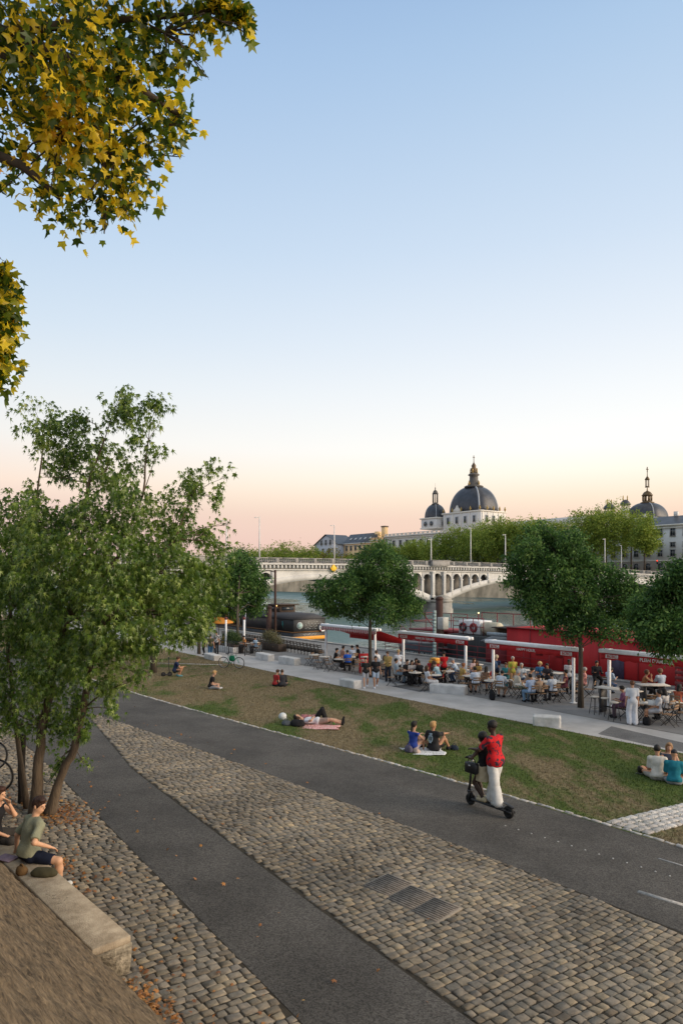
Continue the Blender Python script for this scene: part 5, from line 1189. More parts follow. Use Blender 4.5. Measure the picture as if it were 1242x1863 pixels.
# pose: pelvis, spine dir, face dir, (hand targets), (foot targets), knee hints, elbow hints
PO = {
 'stand': dict(p=(0,0,.93), s=(0,.02,1), f=(0,1,-.1), h=((-.25,.06,.78),(.25,.04,.78)), a=((-.10,.02,.08),(.10,-.03,.08)), k=(0,1,0), e=(0,-1,0)),
 'standback': dict(p=(0,0,.93), s=(.03,.04,1), f=(.4,1,-.3), h=((-.15,.32,1.12),(.15,.34,1.08)), a=((-.10,.0,.08),(.10,.04,.08)), k=(0,1,0), e=(0,-1,-.3)),
 'walk': dict(p=(0,0,.90), s=(0,.06,1), f=(0,1,-.05), h=((-.26,.20,.86),(.24,-.18,.84)), a=((-.08,-.26,.14),(.08,.27,.09)), k=(0,1,.1), e=(0,-1,0)),
 'sit': dict(p=(0,0,.55), s=(0,.16,1), f=(0,1,-.15), h=((-.16,.42,.77),(.17,.38,.77)), a=((-.13,.40,.08),(.13,.46,.08)), k=(0,.4,1), e=(-.2,-1,-.6)),
 'sitback': dict(p=(0,0,.55), s=(0,-.12,1), f=(.15,1,0), h=((-.14,.30,.62),(.20,.26,.64)), a=((-.14,.46,.08),(.12,.36,.08)), k=(0,.4,1), e=(-.2,-1,-.6)),
 'lean': dict(p=(0,0,.55), s=(.05,.42,1), f=(.1,1,-.3), h=((-.14,.56,.78),(.17,.52,.78)), a=((-.14,.30,.08),(.14,.20,.08)), k=(0,.4,1), e=(-.3,-.4,-.8)),
 'drink': dict(p=(0,0,.55), s=(0,.05,1), f=(-.2,1,.05), h=((-.10,.30,1.12),(.18,.36,.77)), a=((-.13,.42,.08),(.13,.40,.08)), k=(0,.4,1), e=(-.3,0,-1)),
 'high': dict(p=(0,0,.86), s=(0,.14,1), f=(0,1,-.1), h=((-.20,.42,1.10),(.20,.40,1.10)), a=((-.12,.26,.36),(.12,.22,.34)), k=(0,.6,1), e=(-.2,-1,-.6)),
 'highface': dict(p=(0,0,.86), s=(0,.30,1), f=(.1,1,.1), h=((-.08,.36,1.38),(.10,.36,1.36)), a=((-.12,.26,.36),(.12,.22,.34)), k=(0,.6,1), e=(-.4,.3,-1)),
 'knees': dict(p=(0,0,.12), s=(0,.05,1), f=(.1,1,-.05), h=((-.13,.44,.44),(.13,.44,.46)), a=((-.14,.56,.08),(.14,.60,.08)), k=(0,.2,1), e=(-.5,-.3,-.6)),
 'kneesarm': dict(p=(0,0,.12), s=(0,-.10,1), f=(.4,1,0), h=((-.30,-.12,.05),(.15,.50,.50)), a=((-.16,.62,.08),(.16,.56,.08)), k=(0,.2,1), e=(-.5,-.5,.2)),
 'cross': dict(p=(0,0,.11), s=(0,.22,1), f=(0,1,-.35), h=((-.10,.34,.24),(.12,.34,.26)), a=((.10,.30,.08),(-.12,.38,.07)), k=(0,.3,.4), e=(-.4,-.6,-.5), kx=1),
 'squat': dict(p=(0,0,.30), s=(0,.22,1), f=(0,1,-.3), h=((-.07,.50,.52),(.09,.48,.54)), a=((-.12,.16,.08),(.12,.24,.08)), k=(0,1,.9), e=(-.5,-.3,-.8)),
 'lie': dict(p=(0,0,.13), s=(0,-1,.06), f=(0,.1,1), h=((-.12,-.18,.27),(.12,-.20,.27)), a=((-.16,.86,.08),(.16,.84,.09)), k=(0,0,1), e=(-1,0,-.1)),
 'lieknee': dict(p=(0,0,.13), s=(0,-1,.06), f=(.2,.1,1), h=((-.42,-.25,.06),(.12,-.20,.27)), a=((-.13,.42,.08),(.13,.38,.08)), k=(0,.1,1), e=(-1,0,-.1)),
 'rider': dict(p=(0,-.02,.95), s=(0,.08,1), f=(-.35,1,-.15), h=((-.25,.40,1.14),(.25,.40,1.14)), a=((-.07,-.16,.08),(.06,.14,.08)), k=(0,1,0), e=(-.7,-.5,-.6)),
 'passenger': dict(p=(0,0,.84), s=(0,.02,1), f=(.1,1,-.05), h=((-.18,.34,1.02),(.18,.34,1.02)), a=((-.07,-.03,.08),(.07,.05,.08)), k=(0,1,0), e=(-.8,-.4,-.4)),
 'bench': dict(p=(0,0,.54), s=(-.02,.20,1), f=(.85,.45,-.16), h=((-.40,-.02,.50),(.34,.17,.68)), a=((-.26,.34,.08),(.30,.34,.08)), k=(.1,.7,.8), e=(-.4,-1,.1)),
 'bench2': dict(p=(0,0,.54), s=(0,.14,1), f=(.25,1,-.05), h=((-.04,.25,1.04),(.22,.30,.60)), a=((-.14,.40,.08),(.12,.42,.08)), k=(0,.6,1), e=(-.5,.2,-1)),
}
SKIN = dict(fair=mat('fair skin', (.52,.30,.20), .55, .06, 8, spec=.35), tan=mat('tanned skin', (.42,.22,.13), .55, .06, 8, spec=.35), warm=mat('light skin', (.58,.33,.20), .55, .06, 8, spec=.35), dark=mat('dark brown skin', (.055,.03,.020), .5, .1, 8, spec=.4))
CLO = {}
def cloth(c, name=None, **k):
    key = 'cloth %02d%02d%02d' % tuple(int(x*99) for x in c) if name is None else name
    return mat(key, c, .85, k.pop('var', .10), k.pop('scale', 9), .25, 60, spec=.15, **k)
def skeleton(pose):
    q = PO[pose]; p = Vector(q['p']); S = Vector(q['s']).normalized(); X = Vector((1,0,0)); X = (X-S*X.dot(S)).normalized(); Fw = S.cross(X)
    J = dict(p=p, S=S, X=X, F=Fw); nk = p+S*.50; J['nk'] = nk; f = Vector(q['f']).normalized(); up = S*.75+Vector((0,0,.5)) if abs(S.z) > .3 else S
    up = (up-f*up.dot(f)).normalized(); J['f'] = f; J['up'] = up; J['hr'] = f.cross(up).normalized(); J['hd'] = nk+(S*.6+up*.4).normalized()*.185+Fw*.03
    for i, s in enumerate((-1, 1)):
        sh = nk-S*.065+X*s*.175; hip = p+X*s*.09-S*.02; eh = Vector(q['e']); eh.x *= -s*1.0 if eh.x and s > 0 else 1
        if s > 0: eh = Vector((abs(q['e'][0]), q['e'][1], q['e'][2]))
        el, wr = ik(sh, q['h'][i], .285, .255, eh); kh = Vector(q['k'])
        if q.get('kx'): kh = Vector((s*1.2, .35, .15))
        elif pose.startswith('bench'): kh = Vector((s*(1.3 if pose == 'bench' else .3), .8, .6))
        kn, an = ik(hip, q['a'][i], .435, .42, kh+Vector((s*.12, 0, 0)))
        J['sh%d' % i] = sh; J['el%d' % i] = el; J['wr%d' % i] = wr; J['hp%d' % i] = hip; J['kn%d' % i] = kn; J['an%d' % i] = an
    return J
def basis(x, y, z): return [[x[0], y[0], z[0]], [x[1], y[1], z[1]], [x[2], y[2], z[2]]]
def torso(J, o=0.0, w=1.0):
    M = basis(J['X'], J['F'], J['S']); p, S, Fd = J['p'], J['S'], J['F']
    return [('e', p+S*.02, (.155*w+o, .115+o, .125+o), M, .06), ('e', p+S*.17, (.128*w+o, .098+o, .15+o), M, .06), ('e', p+S*.345+Fd*.005, (.155*w+o, .112+o, .16+o), M, .06),
            ('c', J['sh0']+S*.01, J['sh1']+S*.01, .058+o, .058+o, .05)]
def foot(J, i, o=0.0):
    a = J['an%d' % i]; kn = J['kn%d' % i]; sh = (kn-a).normalized(); fw = J['F'].copy(); fw = Vector((J['F'].x, J['F'].y, 0))
    if fw.length < .3: fw = Vector((0, .35, .94)) if a.z < .2 and kn.z < .3 else Vector((0, 1, 0))
    fw = fw.normalized(); 
    h = Vector((a.x, a.y, a.z-.04))-fw*.05; t = Vector((a.x, a.y, a.z-.045))+fw*.15
    if J['S'].z < .3 and kn.z < .3: h = Vector((a.x, a.y+.02, a.z-.02)); t = Vector((a.x+.03, a.y+.04, a.z+.17))
    return [('c', h, t, .038+o, .030+o, .03), ('c', a, h+Vector((0,0,.01)), .036+o, .038+o, .03)]
def body_prims(J, hi=False, slim=1.0):
    Hd, f, up, hr = J['hd'], J['f'], J['up'], J['hr']; M = basis(hr, f, up); pr = torso(J, -.004, slim)
    pr += [('c', J['nk']-J['S']*.03, Hd-up*.04-f*.015, .056, .05, .03), ('e', Hd+up*.02-f*.008, (.074, .092, .098), M, .03), ('e', Hd-up*.055+f*.022, (.054, .062, .06), M, .03),
           ('e', Hd-up*.012+f*.092, (.013, .020, .024), M, .012), ('e', Hd-up*.058+f*.080, (.024, .012, .010), M, .01), ('e', Hd+up*.022+f*.078, (.045, .012, .009), M, .012)]
    for s in (-1, 1): pr.append(('e', Hd+hr*s*.077-up*.01-f*.01, (.010, .020, .032), M, .01))
    for i, s in enumerate((-1, 1)):
        sh, el, wr = J['sh%d' % i], J['el%d' % i], J['wr%d' % i]; pr += [('c', sh, el, .049*slim, .038*slim, .03), ('c', el, wr, .038*slim, .025, .02)]
        d = (wr-el).normalized(); dn = Vector((0,0,-1)); side = d.cross(dn); side = side.normalized() if side.length > .1 else J['X'].copy(); nrm = side.cross(d).normalized()
        pr.append(('e', wr+d*.048, (.038, .045, .017), basis(side, d, nrm), .02))
        for k, (o_, l) in enumerate(((-.028,.062),(-.010,.072),(.010,.068),(.027,.052))):
            b0 = wr+d*.082+side*o_; b1_ = b0+(d+nrm*.25*(1 if nrm.z < 0 else -1)).normalized()*l*.55; b2_ = b1_+(d*.6+nrm*.6*(1 if nrm.z < 0 else -1)).normalized()*l*.5
            pr += [('c', b0, b1_, .0095, .009, .006), ('c', b1_, b2_, .009, .008, .004)]
        th = -s if True else s; ts = side*(1 if side.dot(J['X'])*s < 0 else -1)
        pr += [('c', wr+d*.02+ts*.03, wr+d*.055+ts*.058, .012, .010, .008), ('c', wr+d*.055+ts*.058, wr+d*.085+ts*.06, .010, .0085, .004)]
        hp, kn, an = J['hp%d' % i], J['kn%d' % i], J['an%d' % i]; pr += [('c', hp, kn, .083*slim, .055, .04), ('c', kn, kn.lerp(an, .35), .052, .056, .02), ('c', kn.lerp(an, .3), an, .056, .034, .02)]
        pr += foot(J, i)
    return pr
PM = {}
def pmesh(key, prims, vox, cuts=(), noise=0.0, seed=0):
    if key not in PM: V, Fc = surfnet(prims, vox, cuts, noise, seed); PM[key] = npmesh(key.split('|')[0], V, Fc, True)
    return PM[key]
def lerp3(a, b, t): return Vector(a).lerp(Vector(b), t)
def short(l, n=16):
    w = l.replace(',', '').split(); w = w[:n]
    while w and w[-1] in ('the','and','a','of','in','at','by','on','with','to','from','over','left','right','her','his','just','behind','between','beside','before','among','seen','white','pale','light','dark'): w.pop()
    return ' '.join(w)
def person(label, loc, face, pose='sit', skin='fair', shirt=('tee', (.6,.62,.66)), legs=('long', (.05,.06,.09)), hair=('short', (.03,.02,.015)), shoes=(.03,.03,.03), group=None, scale=1.0, vox=.022, slim=1.0, extra=None):
    label = short(label); J = skeleton(pose); t = thing('person', label, 'person', loc, face, group); t.scale = (scale,)*3; ks = '|%s|%g|%g' % (pose, vox, slim)
    link('body', pmesh('body'+ks, body_prims(J, True, slim), vox), SKIN[skin], t)
    # shirt
    st, sc = shirt[0], shirt[1]; m = sc if isinstance(sc, bpy.types.Material) else cloth(sc); loose = .022 if st in ('loose', 'long') else .012
    pr = torso(J, loose, slim); scut = []
    pr.append(('e', J['p']+J['S']*.03, (.178*slim+loose*.5, .138+loose*.5, .13), basis(J['X'], J['F'], J['S']), .06))
    if st != 'tank':
        for i in (0, 1):
            sh, el, wr = J['sh%d' % i], J['el%d' % i], J['wr%d' % i]
            if st == 'long': pr += [('c', sh, el, .066, .052, .03), ('c', el, lerp3(el, wr, .95), .052, .036, .03)]
            elif st == 'loose': pr += [('c', sh, lerp3(sh, el, .95), .066, .064, .03)]; scut.append(('q', lerp3(sh, el, .84), el-sh, .15))
            else: pr += [('c', sh, lerp3(sh, el, .72), .062, .057, .03)]; scut.append(('q', lerp3(sh, el, .60), el-sh, .14))
    cuts = [('p', J['nk']+J['S']*(.035 if st != 'tank' else -.02), J['S']), ('p', J['p']-J['S']*(.09 if pose in ('stand','standback','walk','rider','passenger') else .03), -J['S'])]
    cuts += scut
    if st == 'loose' and pose == 'rider': cuts[1] = ('p', J['p']-J['S']*.13, -J['S']); pr.append(('e', J['p']-J['S']*.05, (.205, .175, .17), basis(J['X'], J['F'], J['S']), .06))
    link('shirt', pmesh('shirt|'+st+ks, pr, vox*.9 if vox > .014 else vox, cuts, .0075 if vox < .014 else .003, 3), m, t)
    # legs
    lt, lc = legs[0], legs[1]; m = cloth(lc); pr = torso(J, .010, slim)[:1]; cuts = [('p', J['p']+J['S']*.09, J['S'])]
    if lt in ('skirt', 'dress'):
        if J['S'].z > .6 and J['p'].z > .8: c = J['p']-Vector((0,0,.42 if lt == 'dress' else .34)); pr += [('c', J['p'], c, .15, .19, .05), ('c', J['hp0'], c+Vector((-.07,0,0)), .12, .13, .05), ('c', J['hp1'], c+Vector((.07,0,0)), .12, .13, .05)]; cuts.append(('p', c, (0,0,-1)))
        else:
            for i in (0, 1): pr.append(('c', J['hp%d' % i], lerp3(J['hp%d' % i], J['kn%d' % i], .8), .10, .085, .07))
    else:
        for i in (0, 1):
            hp, kn, an = J['hp%d' % i], J['kn%d' % i], J['an%d' % i]; w = .016 if lt != 'wide' else .046
            if lt == 'short': pr.append(('c', hp, lerp3(hp, kn, .92), .097, .076, .03)); cuts.append(('q', lerp3(hp, kn, .80), kn-hp, .17))
            else: pr += [('c', hp, kn, .092+w*.5, .058+w, .03), ('c', kn, lerp3(kn, an, .96), .058+w, .038+w*1.6, .03)]
    link('trousers' if lt in ('long','wide') else ('shorts' if lt == 'short' else 'skirt'), pmesh('legs|'+lt+ks, pr, vox*.9 if vox > .014 else vox, cuts, .006 if vox < .014 else .003, 5), m, t)
    # shoes
    if shoes:
        pr = []
        for i in (0, 1): pr += foot(J, i, .010)
        link('shoes', pmesh('shoes'+ks, pr, min(vox, .016)), cloth(shoes), t)
    # hair
    ht, hc = hair; m = mat('hair %02d%02d%02d' % tuple(int(x*99) for x in hc), hc, .6, .35, 40, .5, 90, spec=.35, stretch=(1,1,.3)); Hd, f, up, hr = J['hd'], J['f'], J['up'], J['hr']; M = basis(hr, f, up)
    pr = [('e', Hd+up*.032-f*.022, (.089, .103, .106), M, .02), ('e', Hd+up*.095+f*.045+hr*.01, (.06, .045, .03), M, .03)]; cuts = [('s', Hd-up*.045+f*.085, (.078,.078,.085)), ('p', Hd-up*(.045 if ht in ('short','cap','bald') else .2), -up)]
    if ht == 'long': pr += [('c', Hd-f*.05+up*.02, J['nk']-J['F']*.09-J['S']*.12, .085, .045, .04), ('c', Hd+hr*.06-f*.02, J['nk']+J['X']*.08-J['S']*.05, .04, .03, .03), ('c', Hd-hr*.06-f*.02, J['nk']-J['X']*.08-J['S']*.05, .04, .03, .03)]
    if ht == 'bun': pr += [('e', Hd+up*.09-f*.07, (.045,.045,.045), None, .02)]
    if ht == 'curly': pr = [('e', Hd+up*.035-f*.025, (.125,.12,.125), M, .02)]
    if ht == 'tail': pr += [('c', Hd-f*.09+up*.03, J['nk']-J['F']*.10-J['S']*.10, .035, .022, .02)]
    if ht == 'afro': pr = [('e', Hd+up*.055-f*.02, (.098,.108,.105), M, .02)]
    if ht == 'helmet': pr = [('e', Hd+up*.035-f*.015, (.125,.135,.13), M, .02)]; cuts = [('s', Hd-up*.06+f*.12, (.09,.09,.06)), ('p', Hd-up*.09, -up)]
    if ht == 'cap': pr = [('e', Hd+up*.045-f*.01, (.088,.104,.090), M, .02), ('e', Hd+up*.05+f*.115, (.06,.06,.012), M, .02)]; cuts = [('p', Hd+up*.02, -up)]
    link('cap' if ht == 'cap' else ('helmet' if ht == 'helmet' else 'hair'), pmesh('hair|'+ht+ks, pr, min(vox, .017), cuts, .004 if ht in ('curly','long','afro') else (.004 if vox < .014 else .0015), 7), m, t)
    if vox < .014:
        for s in (-1, 1):
            c = Hd+f*.079+hr*s*.031+up*.004; e_ = MB().ball((0,0,0), (.012,.008,.006)).build('eye', mat('eye', (.02,.015,.012), .2), t, True); e_.location = c; e_.rotation_euler = Matrix(basis(hr, f, up)).to_euler()
    return t, J
WH=(.66,.68,.72); LB=(.36,.45,.56); BK=(.018,.018,.02); NV=(.02,.03,.07); DN=(.06,.10,.18); GY=(.25,.26,.27); CR=(.58,.52,.42)
blond=(.45,.30,.13); brown=(.07,.035,.018); black=(.012,.010,.009); grey=(.42,.41,.39)
def ang(deg): return R(deg)     # 0 faces away from the camera, -90 to the right, 90 to the left, 180 towards the camera
# ---- bistro furniture
M_slat = mat('wooden slats', (.26,.16,.09), .7, .25, 6); M_leg = mat('black steel tube', (.03,.03,.032), .5, .15); M_top = mat('pale table top', (.55,.50,.43), .55, .12, 4)
def fold_chair():
    t = thing('folding_chair', 'x', 'chair')
    mb = MB()
    for k in range(5): mb.box((0, -.14+k*.085, .455), (.40, .06, .018), bev=.004)
    mb.build('seat', M_slat, t); mb = MB()
    for z in (.72, .83): mb.box((0, -.245-(z-.72)*.15, z), (.41, .018, .07), bev=.005)
    mb.build('backrest', M_slat, t)
    for s in (-1, 1):
        MB().tube([(s*.20,.26,.0),(s*.20,-.18,.46),(s*.20,-.27,.88)], .013, 6).build('leg', M_leg, t); MB().tube([(s*.175,-.28,.0),(s*.175,.20,.45)], .013, 6).build('leg', M_leg, t)
    MB().tube([(-.2,.17,.10),(.2,.17,.10)], .01, 6).tube([(-.175,-.2,.08),(.175,-.2,.08)], .01, 6).build('stretcher', M_leg, t); return t
def table(r=.36):
    t = thing('bistro_table', 'x', 'table')
    MB().lathe([(r-.01,.715),(r,.722),(r,.738),(r-.01,.745)], 24).build('tabletop', M_top, t)
    for s in (-1, 1): MB().tube([(s*.18,-.26,0),(s*.18,.24,.715)], .014, 6).build('leg', M_leg, t); MB().tube([(s*.15,.26,0),(s*.15,-.24,.715)], .014, 6).build('leg', M_leg, t)
    MB().tube([(-.18,-.22,.06),(.18,-.22,.06)], .011, 6).tube([(-.15,.22,.06),(.15,.22,.06)], .011, 6).build('stretcher', M_leg, t); return t
def stool():
    t = thing('bar_stool', 'x', 'stool'); MB().lathe([(.15,.72),(.17,.73),(.17,.755),(.15,.765)], 16).build('seat', M_top, t)
    for k in range(4): a = math.pi/4+k*math.pi/2; MB().tube([(.24*math.cos(a),.24*math.sin(a),0),(.13*math.cos(a),.13*math.sin(a),.73)], .013, 6).build('leg', M_leg, t)
    MB().torus((0,0,.28), .195, .009, 'z', 12, 6).build('footrest', M_leg, t); return t
proto = {}
def place(kind, loc, rz, label, group, **k):
    if kind not in proto: o = proto[kind] = dict(chair=fold_chair, table=table, stool=stool)[kind]()
    else: o = copy_tree(proto[kind])
    o.location = loc; o.rotation_euler = (0, 0, rz); o['label'] = label; o['group'] = group; return o
TZ = .015
def TG(x, y): p = G(x, y); p.z += TZ; return p
GRP = 'people on the terrace'
# label, px, py, facing, pose, skin, shirt, legs, hair, shoes, seat
folk = [
 ('person in black clothes seated at the left end of the occupied tables, facing right',609,1218,-80,'sit','tan',('tee',BK),('long',BK),('short',black),WH,'c'),
 ('person in pinkish brown top seated behind the black clad one at the left tables',621,1213,-60,'sit','tan',('tee',(.35,.2,.16)),('long',GY),('short',black),BK,'c'),
 ('person in royal blue shirt leaning over the table, back to the camera',633,1222,15,'lean','tan',('tee',(.02,.10,.48)),('long',BK),('short',black),BK,'c'),
 ('person in pale blue white shirt seated just right of the royal blue shirt',642,1212,30,'sit','fair',('tee',(.50,.60,.78)),('long',DN),('short',black),BK,'c'),
 ('person in black shirt at the tables left of the terrace tree trunk',653,1210,100,'sit','tan',('tee',BK),('long',BK),('short',black),BK,'c'),
 ('person in white shirt seated behind the walking man',691,1222,60,'lean','fair',('tee',WH),('long',NV),('short',brown),BK,'c'),
 ('woman in patterned top and navy skirt seated right of the walking couple',698,1234,-20,'sit','tan',('tee',(.35,.30,.24)),('skirt',NV),('long',brown),BK,'c'),
 ('woman in golden top and dark trousers standing behind the seated skirt wearer',706,1240,160,'standback','fair',('long',(.38,.27,.10)),('long',(.03,.035,.05)),('short',brown),BK,None),
 ('blond person in white shirt, back to the camera, left of the second awning post',724,1238,0,'standback','fair',('tee',WH),('long',BK),('short',blond),BK,None),
 ('man in light blue grey shirt and pale jeans seated facing right at the table by the post',722,1243,-85,'sitback','tan',('loose',(.36,.44,.50)),('long',(.22,.30,.38)),('short',black),BK,'c'),
 ('person in black seated left of three dark clad friends under the second awning',738,1244,-150,'sit','fair',('tee',BK),('long',BK),('short',black),BK,'c'),
 ('woman in dark jacket and white top seated among dark clad friends',748,1244,-170,'sit','fair',('tee',(.5,.45,.42)),('long',BK),('long',black),BK,'c'),
 ('person in dark red brown top seated facing the camera under the second awning',757,1241,175,'sit','tan',('tee',(.10,.05,.045)),('long',BK),('long',black),BK,'c'),
 ('broad person in black seen from behind under the second awning',767,1246,40,'lean','tan',('long',BK),('long',BK),('short',black),BK,'c'),
 ('woman in white top and wide white trousers seated at the left end of the long stone bench',778,1258,-70,'sitback','tan',('tee',WH),('wide',(.62,.63,.65)),('long',brown),BK,'c'),
 ('woman with long brown hair and dark top behind the white clad woman',785,1246,-120,'sit','tan',('tee',(.05,.035,.03)),('long',BK),('long',brown),BK,'c'),
 ('person in pale aqua shirt with navy bag seated behind the stone bench, facing left',799,1249,60,'lean','fair',('tee',(.36,.52,.58)),('short',NV),('short',brown),WH,'c'),
 ('person in white shirt seated behind the aqua shirt',808,1240,40,'sit','fair',('tee',WH),('long',DN),('short',brown),BK,'c'),
 ('waiter in a red shirt with white print standing by the tables, back to the camera',807,1243,10,'standback','tan',('tee','REDP'),('long',BK),('short',black),BK,None),
 ('man in grey cap and light blue shirt leaning over a table left of the awning post',832,1242,70,'lean','fair',('tee',(.46,.56,.68)),('long',DN),('cap',(.30,.31,.33)),BK,'c'),
 ('woman in mustard top seated left of the awning post with her face to the right',839,1252,-70,'sit','tan',('tee',(.45,.30,.10)),('long',BK),('bun',(.25,.09,.03)),BK,'c'),
 ('person in bluish white tee seen from behind just right of the second awning right post',865,1263,5,'sit','tan',('loose',(.56,.62,.72)),('short',(.10,.07,.05)),('short',black),BK,'c'),
 ('woman with long dark hair, tan top and navy skirt seated beside the black backpack',882,1260,-40,'sit','tan',('tank',(.20,.12,.08)),('skirt',NV),('long',black),BK,'c'),
 ('woman in yellow brown top seated behind the second awning right post',869,1246,150,'sit','tan',('tee',(.42,.26,.08)),('long',GY),('long',brown),BK,'c'),
 ('person in pale pink top seated in the shade behind the second awning right post',860,1241,-160,'sit','fair',('tee',(.50,.38,.40)),('long',DN),('long',brown),BK,'c'),
 ('man in navy shirt with a blue red backpack standing left of the tall yellow green dressed woman',902,1250,-15,'standback','fair',('tee',NV),('short',BK),('curly',(.50,.40,.28)),BK,None),
 ('grey haired woman standing in a yellow green orange top before the red boat',932,1253,185,'stand','tan',('loose','YGRN'),('long',(.40,.24,.12)),('bun',grey),BK,None),
 ('person in teal shirt seated left of the standing yellow green clad woman',921,1250,150,'sit','tan',('tee',(.06,.32,.36)),('long',(.08,.25,.28)),('short',brown),BK,'c'),
 ('man in pale blue white tee leaning to the right on his chair, dark hair',909,1270,-30,'lean','tan',('loose',(.54,.60,.68)),('short',(.25,.2,.15)),('short',black),BK,'c'),
 ('grey haired man in cream shirt and grey green trousers seated facing right',938,1270,-80,'sit','fair',('loose',CR),('long',(.16,.21,.19)),('short',grey),BK,'c'),
 ('grey haired person in white blue shirt seated beyond the cream shirted man',948,1253,170,'sit','fair',('tee',(.50,.58,.66)),('long',DN),('short',grey),BK,'c'),
 ('dark haired person in tan shirt seated between the cream and the light blue shirt',957,1262,-100,'lean','tan',('tee',(.42,.28,.19)),('long',BK),('short',black),BK,'c'),
 ('man in light blue shirt and jeans seen from behind on a slatted folding chair',967,1280,20,'sit','tan',('loose',(.42,.52,.70)),('long',(.16,.26,.38)),('short',black),BK,'c'),
 ('woman with curly blonde hair and blue top seated facing the camera by the red boat',981,1248,175,'sit','fair',('tee',(.04,.14,.30)),('long',BK),('curly',(.55,.40,.18)),BK,'c'),
 ('woman in tan top with a black jacket hung over her chair, seen from behind',983,1280,30,'sit','tan',('tank',(.45,.32,.22)),('long',BK),('bun',brown),BK,'c'),
 ('dark haired person seated in shade right of the curly blonde woman',996,1252,150,'sit','tan',('tee',(.05,.05,.06)),('long',BK),('short',black),BK,'c'),
 ('man in very pale blue shirt seen from behind on the last chair of the third awning',1006,1278,20,'sit','tan',('loose',(.56,.62,.70)),('long',(.05,.05,.06)),('short',black),BK,'c'),
 ('woman in maroon dress seated facing left beside the third awning right post',1027,1268,75,'sitback','tan',('tank',(.16,.05,.07)),('skirt',(.14,.05,.07)),('bun',black),BK,'c'),
 ('waiter in white shirt standing behind the third awning right post',1035,1263,150,'stand','dark',('tee',WH),('long',BK),('short',black),BK,None),
 ('grey haired person in pink shirt seated right of the tree trunk',1061,1264,70,'sitback','fair',('long',(.55,.26,.24)),('long',BK),('short',grey),BK,'c'),
 ('man in dark waistcoat and white shirt seated before the red boat wall',1084,1262,175,'high','tan',('long',(.025,.025,.03)),('long',BK),('short',black),BK,'s'),
 ('person in light blue shirt bent over behind the fourth awning post',1104,1262,-60,'lean','fair',('loose',(.36,.46,.60)),('long',DN),('short',black),BK,'c'),
 ('person in white tee with pink back print and white trousers standing at the high table',1150,1319,-8,'stand','fair',('loose','NURSE'),('wide',(.60,.62,.66)),('bun',(.14,.06,.03)),WH,None),
 ('person in purple patterned clothes seated half hidden by the white clad standing one',1137,1308,60,'sit','tan',('loose',(.16,.07,.13)),('long',(.10,.05,.08)),('short',black),BK,'c'),
 ('woman with big curly brown hair and orange top at the high table, hands to her face',1169,1282,-110,'highface','tan',('tank',(.35,.16,.08)),('long',BK),('curly',(.09,.04,.02)),BK,'s'),
 ('man in pale grey blue shirt seen from behind at the high table on the right',1203,1284,10,'high','tan',('loose',(.40,.46,.54)),('long',BK),('curly',(.13,.07,.035)),BK,'s'),
 ('man in grey white tee reading a menu at the round table on the right, facing left',1196,1318,65,'sitback','tan',('loose',(.46,.48,.52)),('short',(.4,.4,.42)),('short',black),WH,'c'),
 ('dark haired woman in white seated right of the man reading the menu',1212,1312,30,'sit','tan',('tee',(.5,.48,.47)),('long',BK),('long',black),BK,'c'),
 ('woman in orange red top seated at the right edge of the picture, facing right',1233,1302,-50,'sit','tan',('tank',(.45,.12,.07)),('long',BK),('long',black),BK,'c'),
]
REDP = cloth((.42,.015,.02), 'red waiter shirt', col2=(.75,.5,.5), ramp_pos=(.62,.70), scale=7); YG = mat('yellow green orange cloth', (.30,.45,.05), .85, .1, 5, .2, 50, col2=(.60,.30,.10), ramp_pos=(.4,.6)); NU = mat('white tee with pink print', (.58,.62,.68), .85, .05, 5, .2, 50, col2=(.75,.22,.26), ramp_pos=(.66,.72))
special = dict(REDP=REDP, YGRN=YG, NURSE=NU)
for (lab, x, y, fc, pose, sk, sh, lg, hr, so, seat) in folk:
    if isinstance(sh[1], str): sh = (sh[0], special[sh[1]])
    p = TG(x, y); rz = R(fc); sc = .97 if 'woman' in lab else 1.0
    person(short(lab), p, rz, pose, sk, sh, lg, hr, so, GRP, sc, .022)
    d = Vector((-math.sin(rz), math.cos(rz), 0))
    if seat == 'c': place('chair', p-d*.02, rz, short('slatted folding chair under the '+lab), 'bistro chairs on the terrace')
    if seat == 's': place('stool', p, rz, short('bar stool under the '+lab), 'bar stools on the terrace')
tabs = [(571,1212,'empty bistro table at the left end of the terrace'),(590,1216,'empty bistro table beside the left post of the first awning'),(617,1221,'bistro table before the black clad person at the left tables'),(637,1216,'bistro table between the royal blue and pale blue shirts'),(700,1226,'bistro table behind the woman in the navy skirt'),(732,1240,'bistro table between the blue grey shirt and the dark clad friends'),(755,1249,'bistro table in front of the three dark clad friends'),(790,1254,'bistro table between the white clad woman and the aqua shirt'),(815,1246,'bistro table left of the grey cap under the second awning'),(841,1243,'bistro table before the man in the grey cap'),(853,1256,'bistro table behind the right end of the long stone bench'),(880,1248,'bistro table behind the long haired woman with the navy skirt'),(893,1266,'bistro table beside the black backpack'),(917,1250,'bistro table before the person in teal'),(926,1266,'bistro table between the pale blue tee and the cream shirt'),(950,1274,'bistro table between the cream shirt and the light blue shirt'),(972,1262,'bistro table before the curly blonde woman'),(993,1268,'bistro table behind the tan top woman'),(1014,1268,'bistro table before the woman in the maroon dress'),(1047,1262,'bistro table left of the tree trunk and pink shirt'),(1172,1312,'round table before the man reading the menu'),(1226,1312,'round table at the right edge of the picture'),(745,1226,'bistro table in the shade behind the dark clad friends'),(796,1232,'bistro table left of the red shirted waiter'),(826,1230,'bistro table right of the red shirted waiter'),(868,1232,'bistro table by the railing left of the third awning'),(960,1244,'bistro table by the red boat behind the grey haired pair'),(1012,1250,'bistro table by the red boat right of the curly blonde woman')]
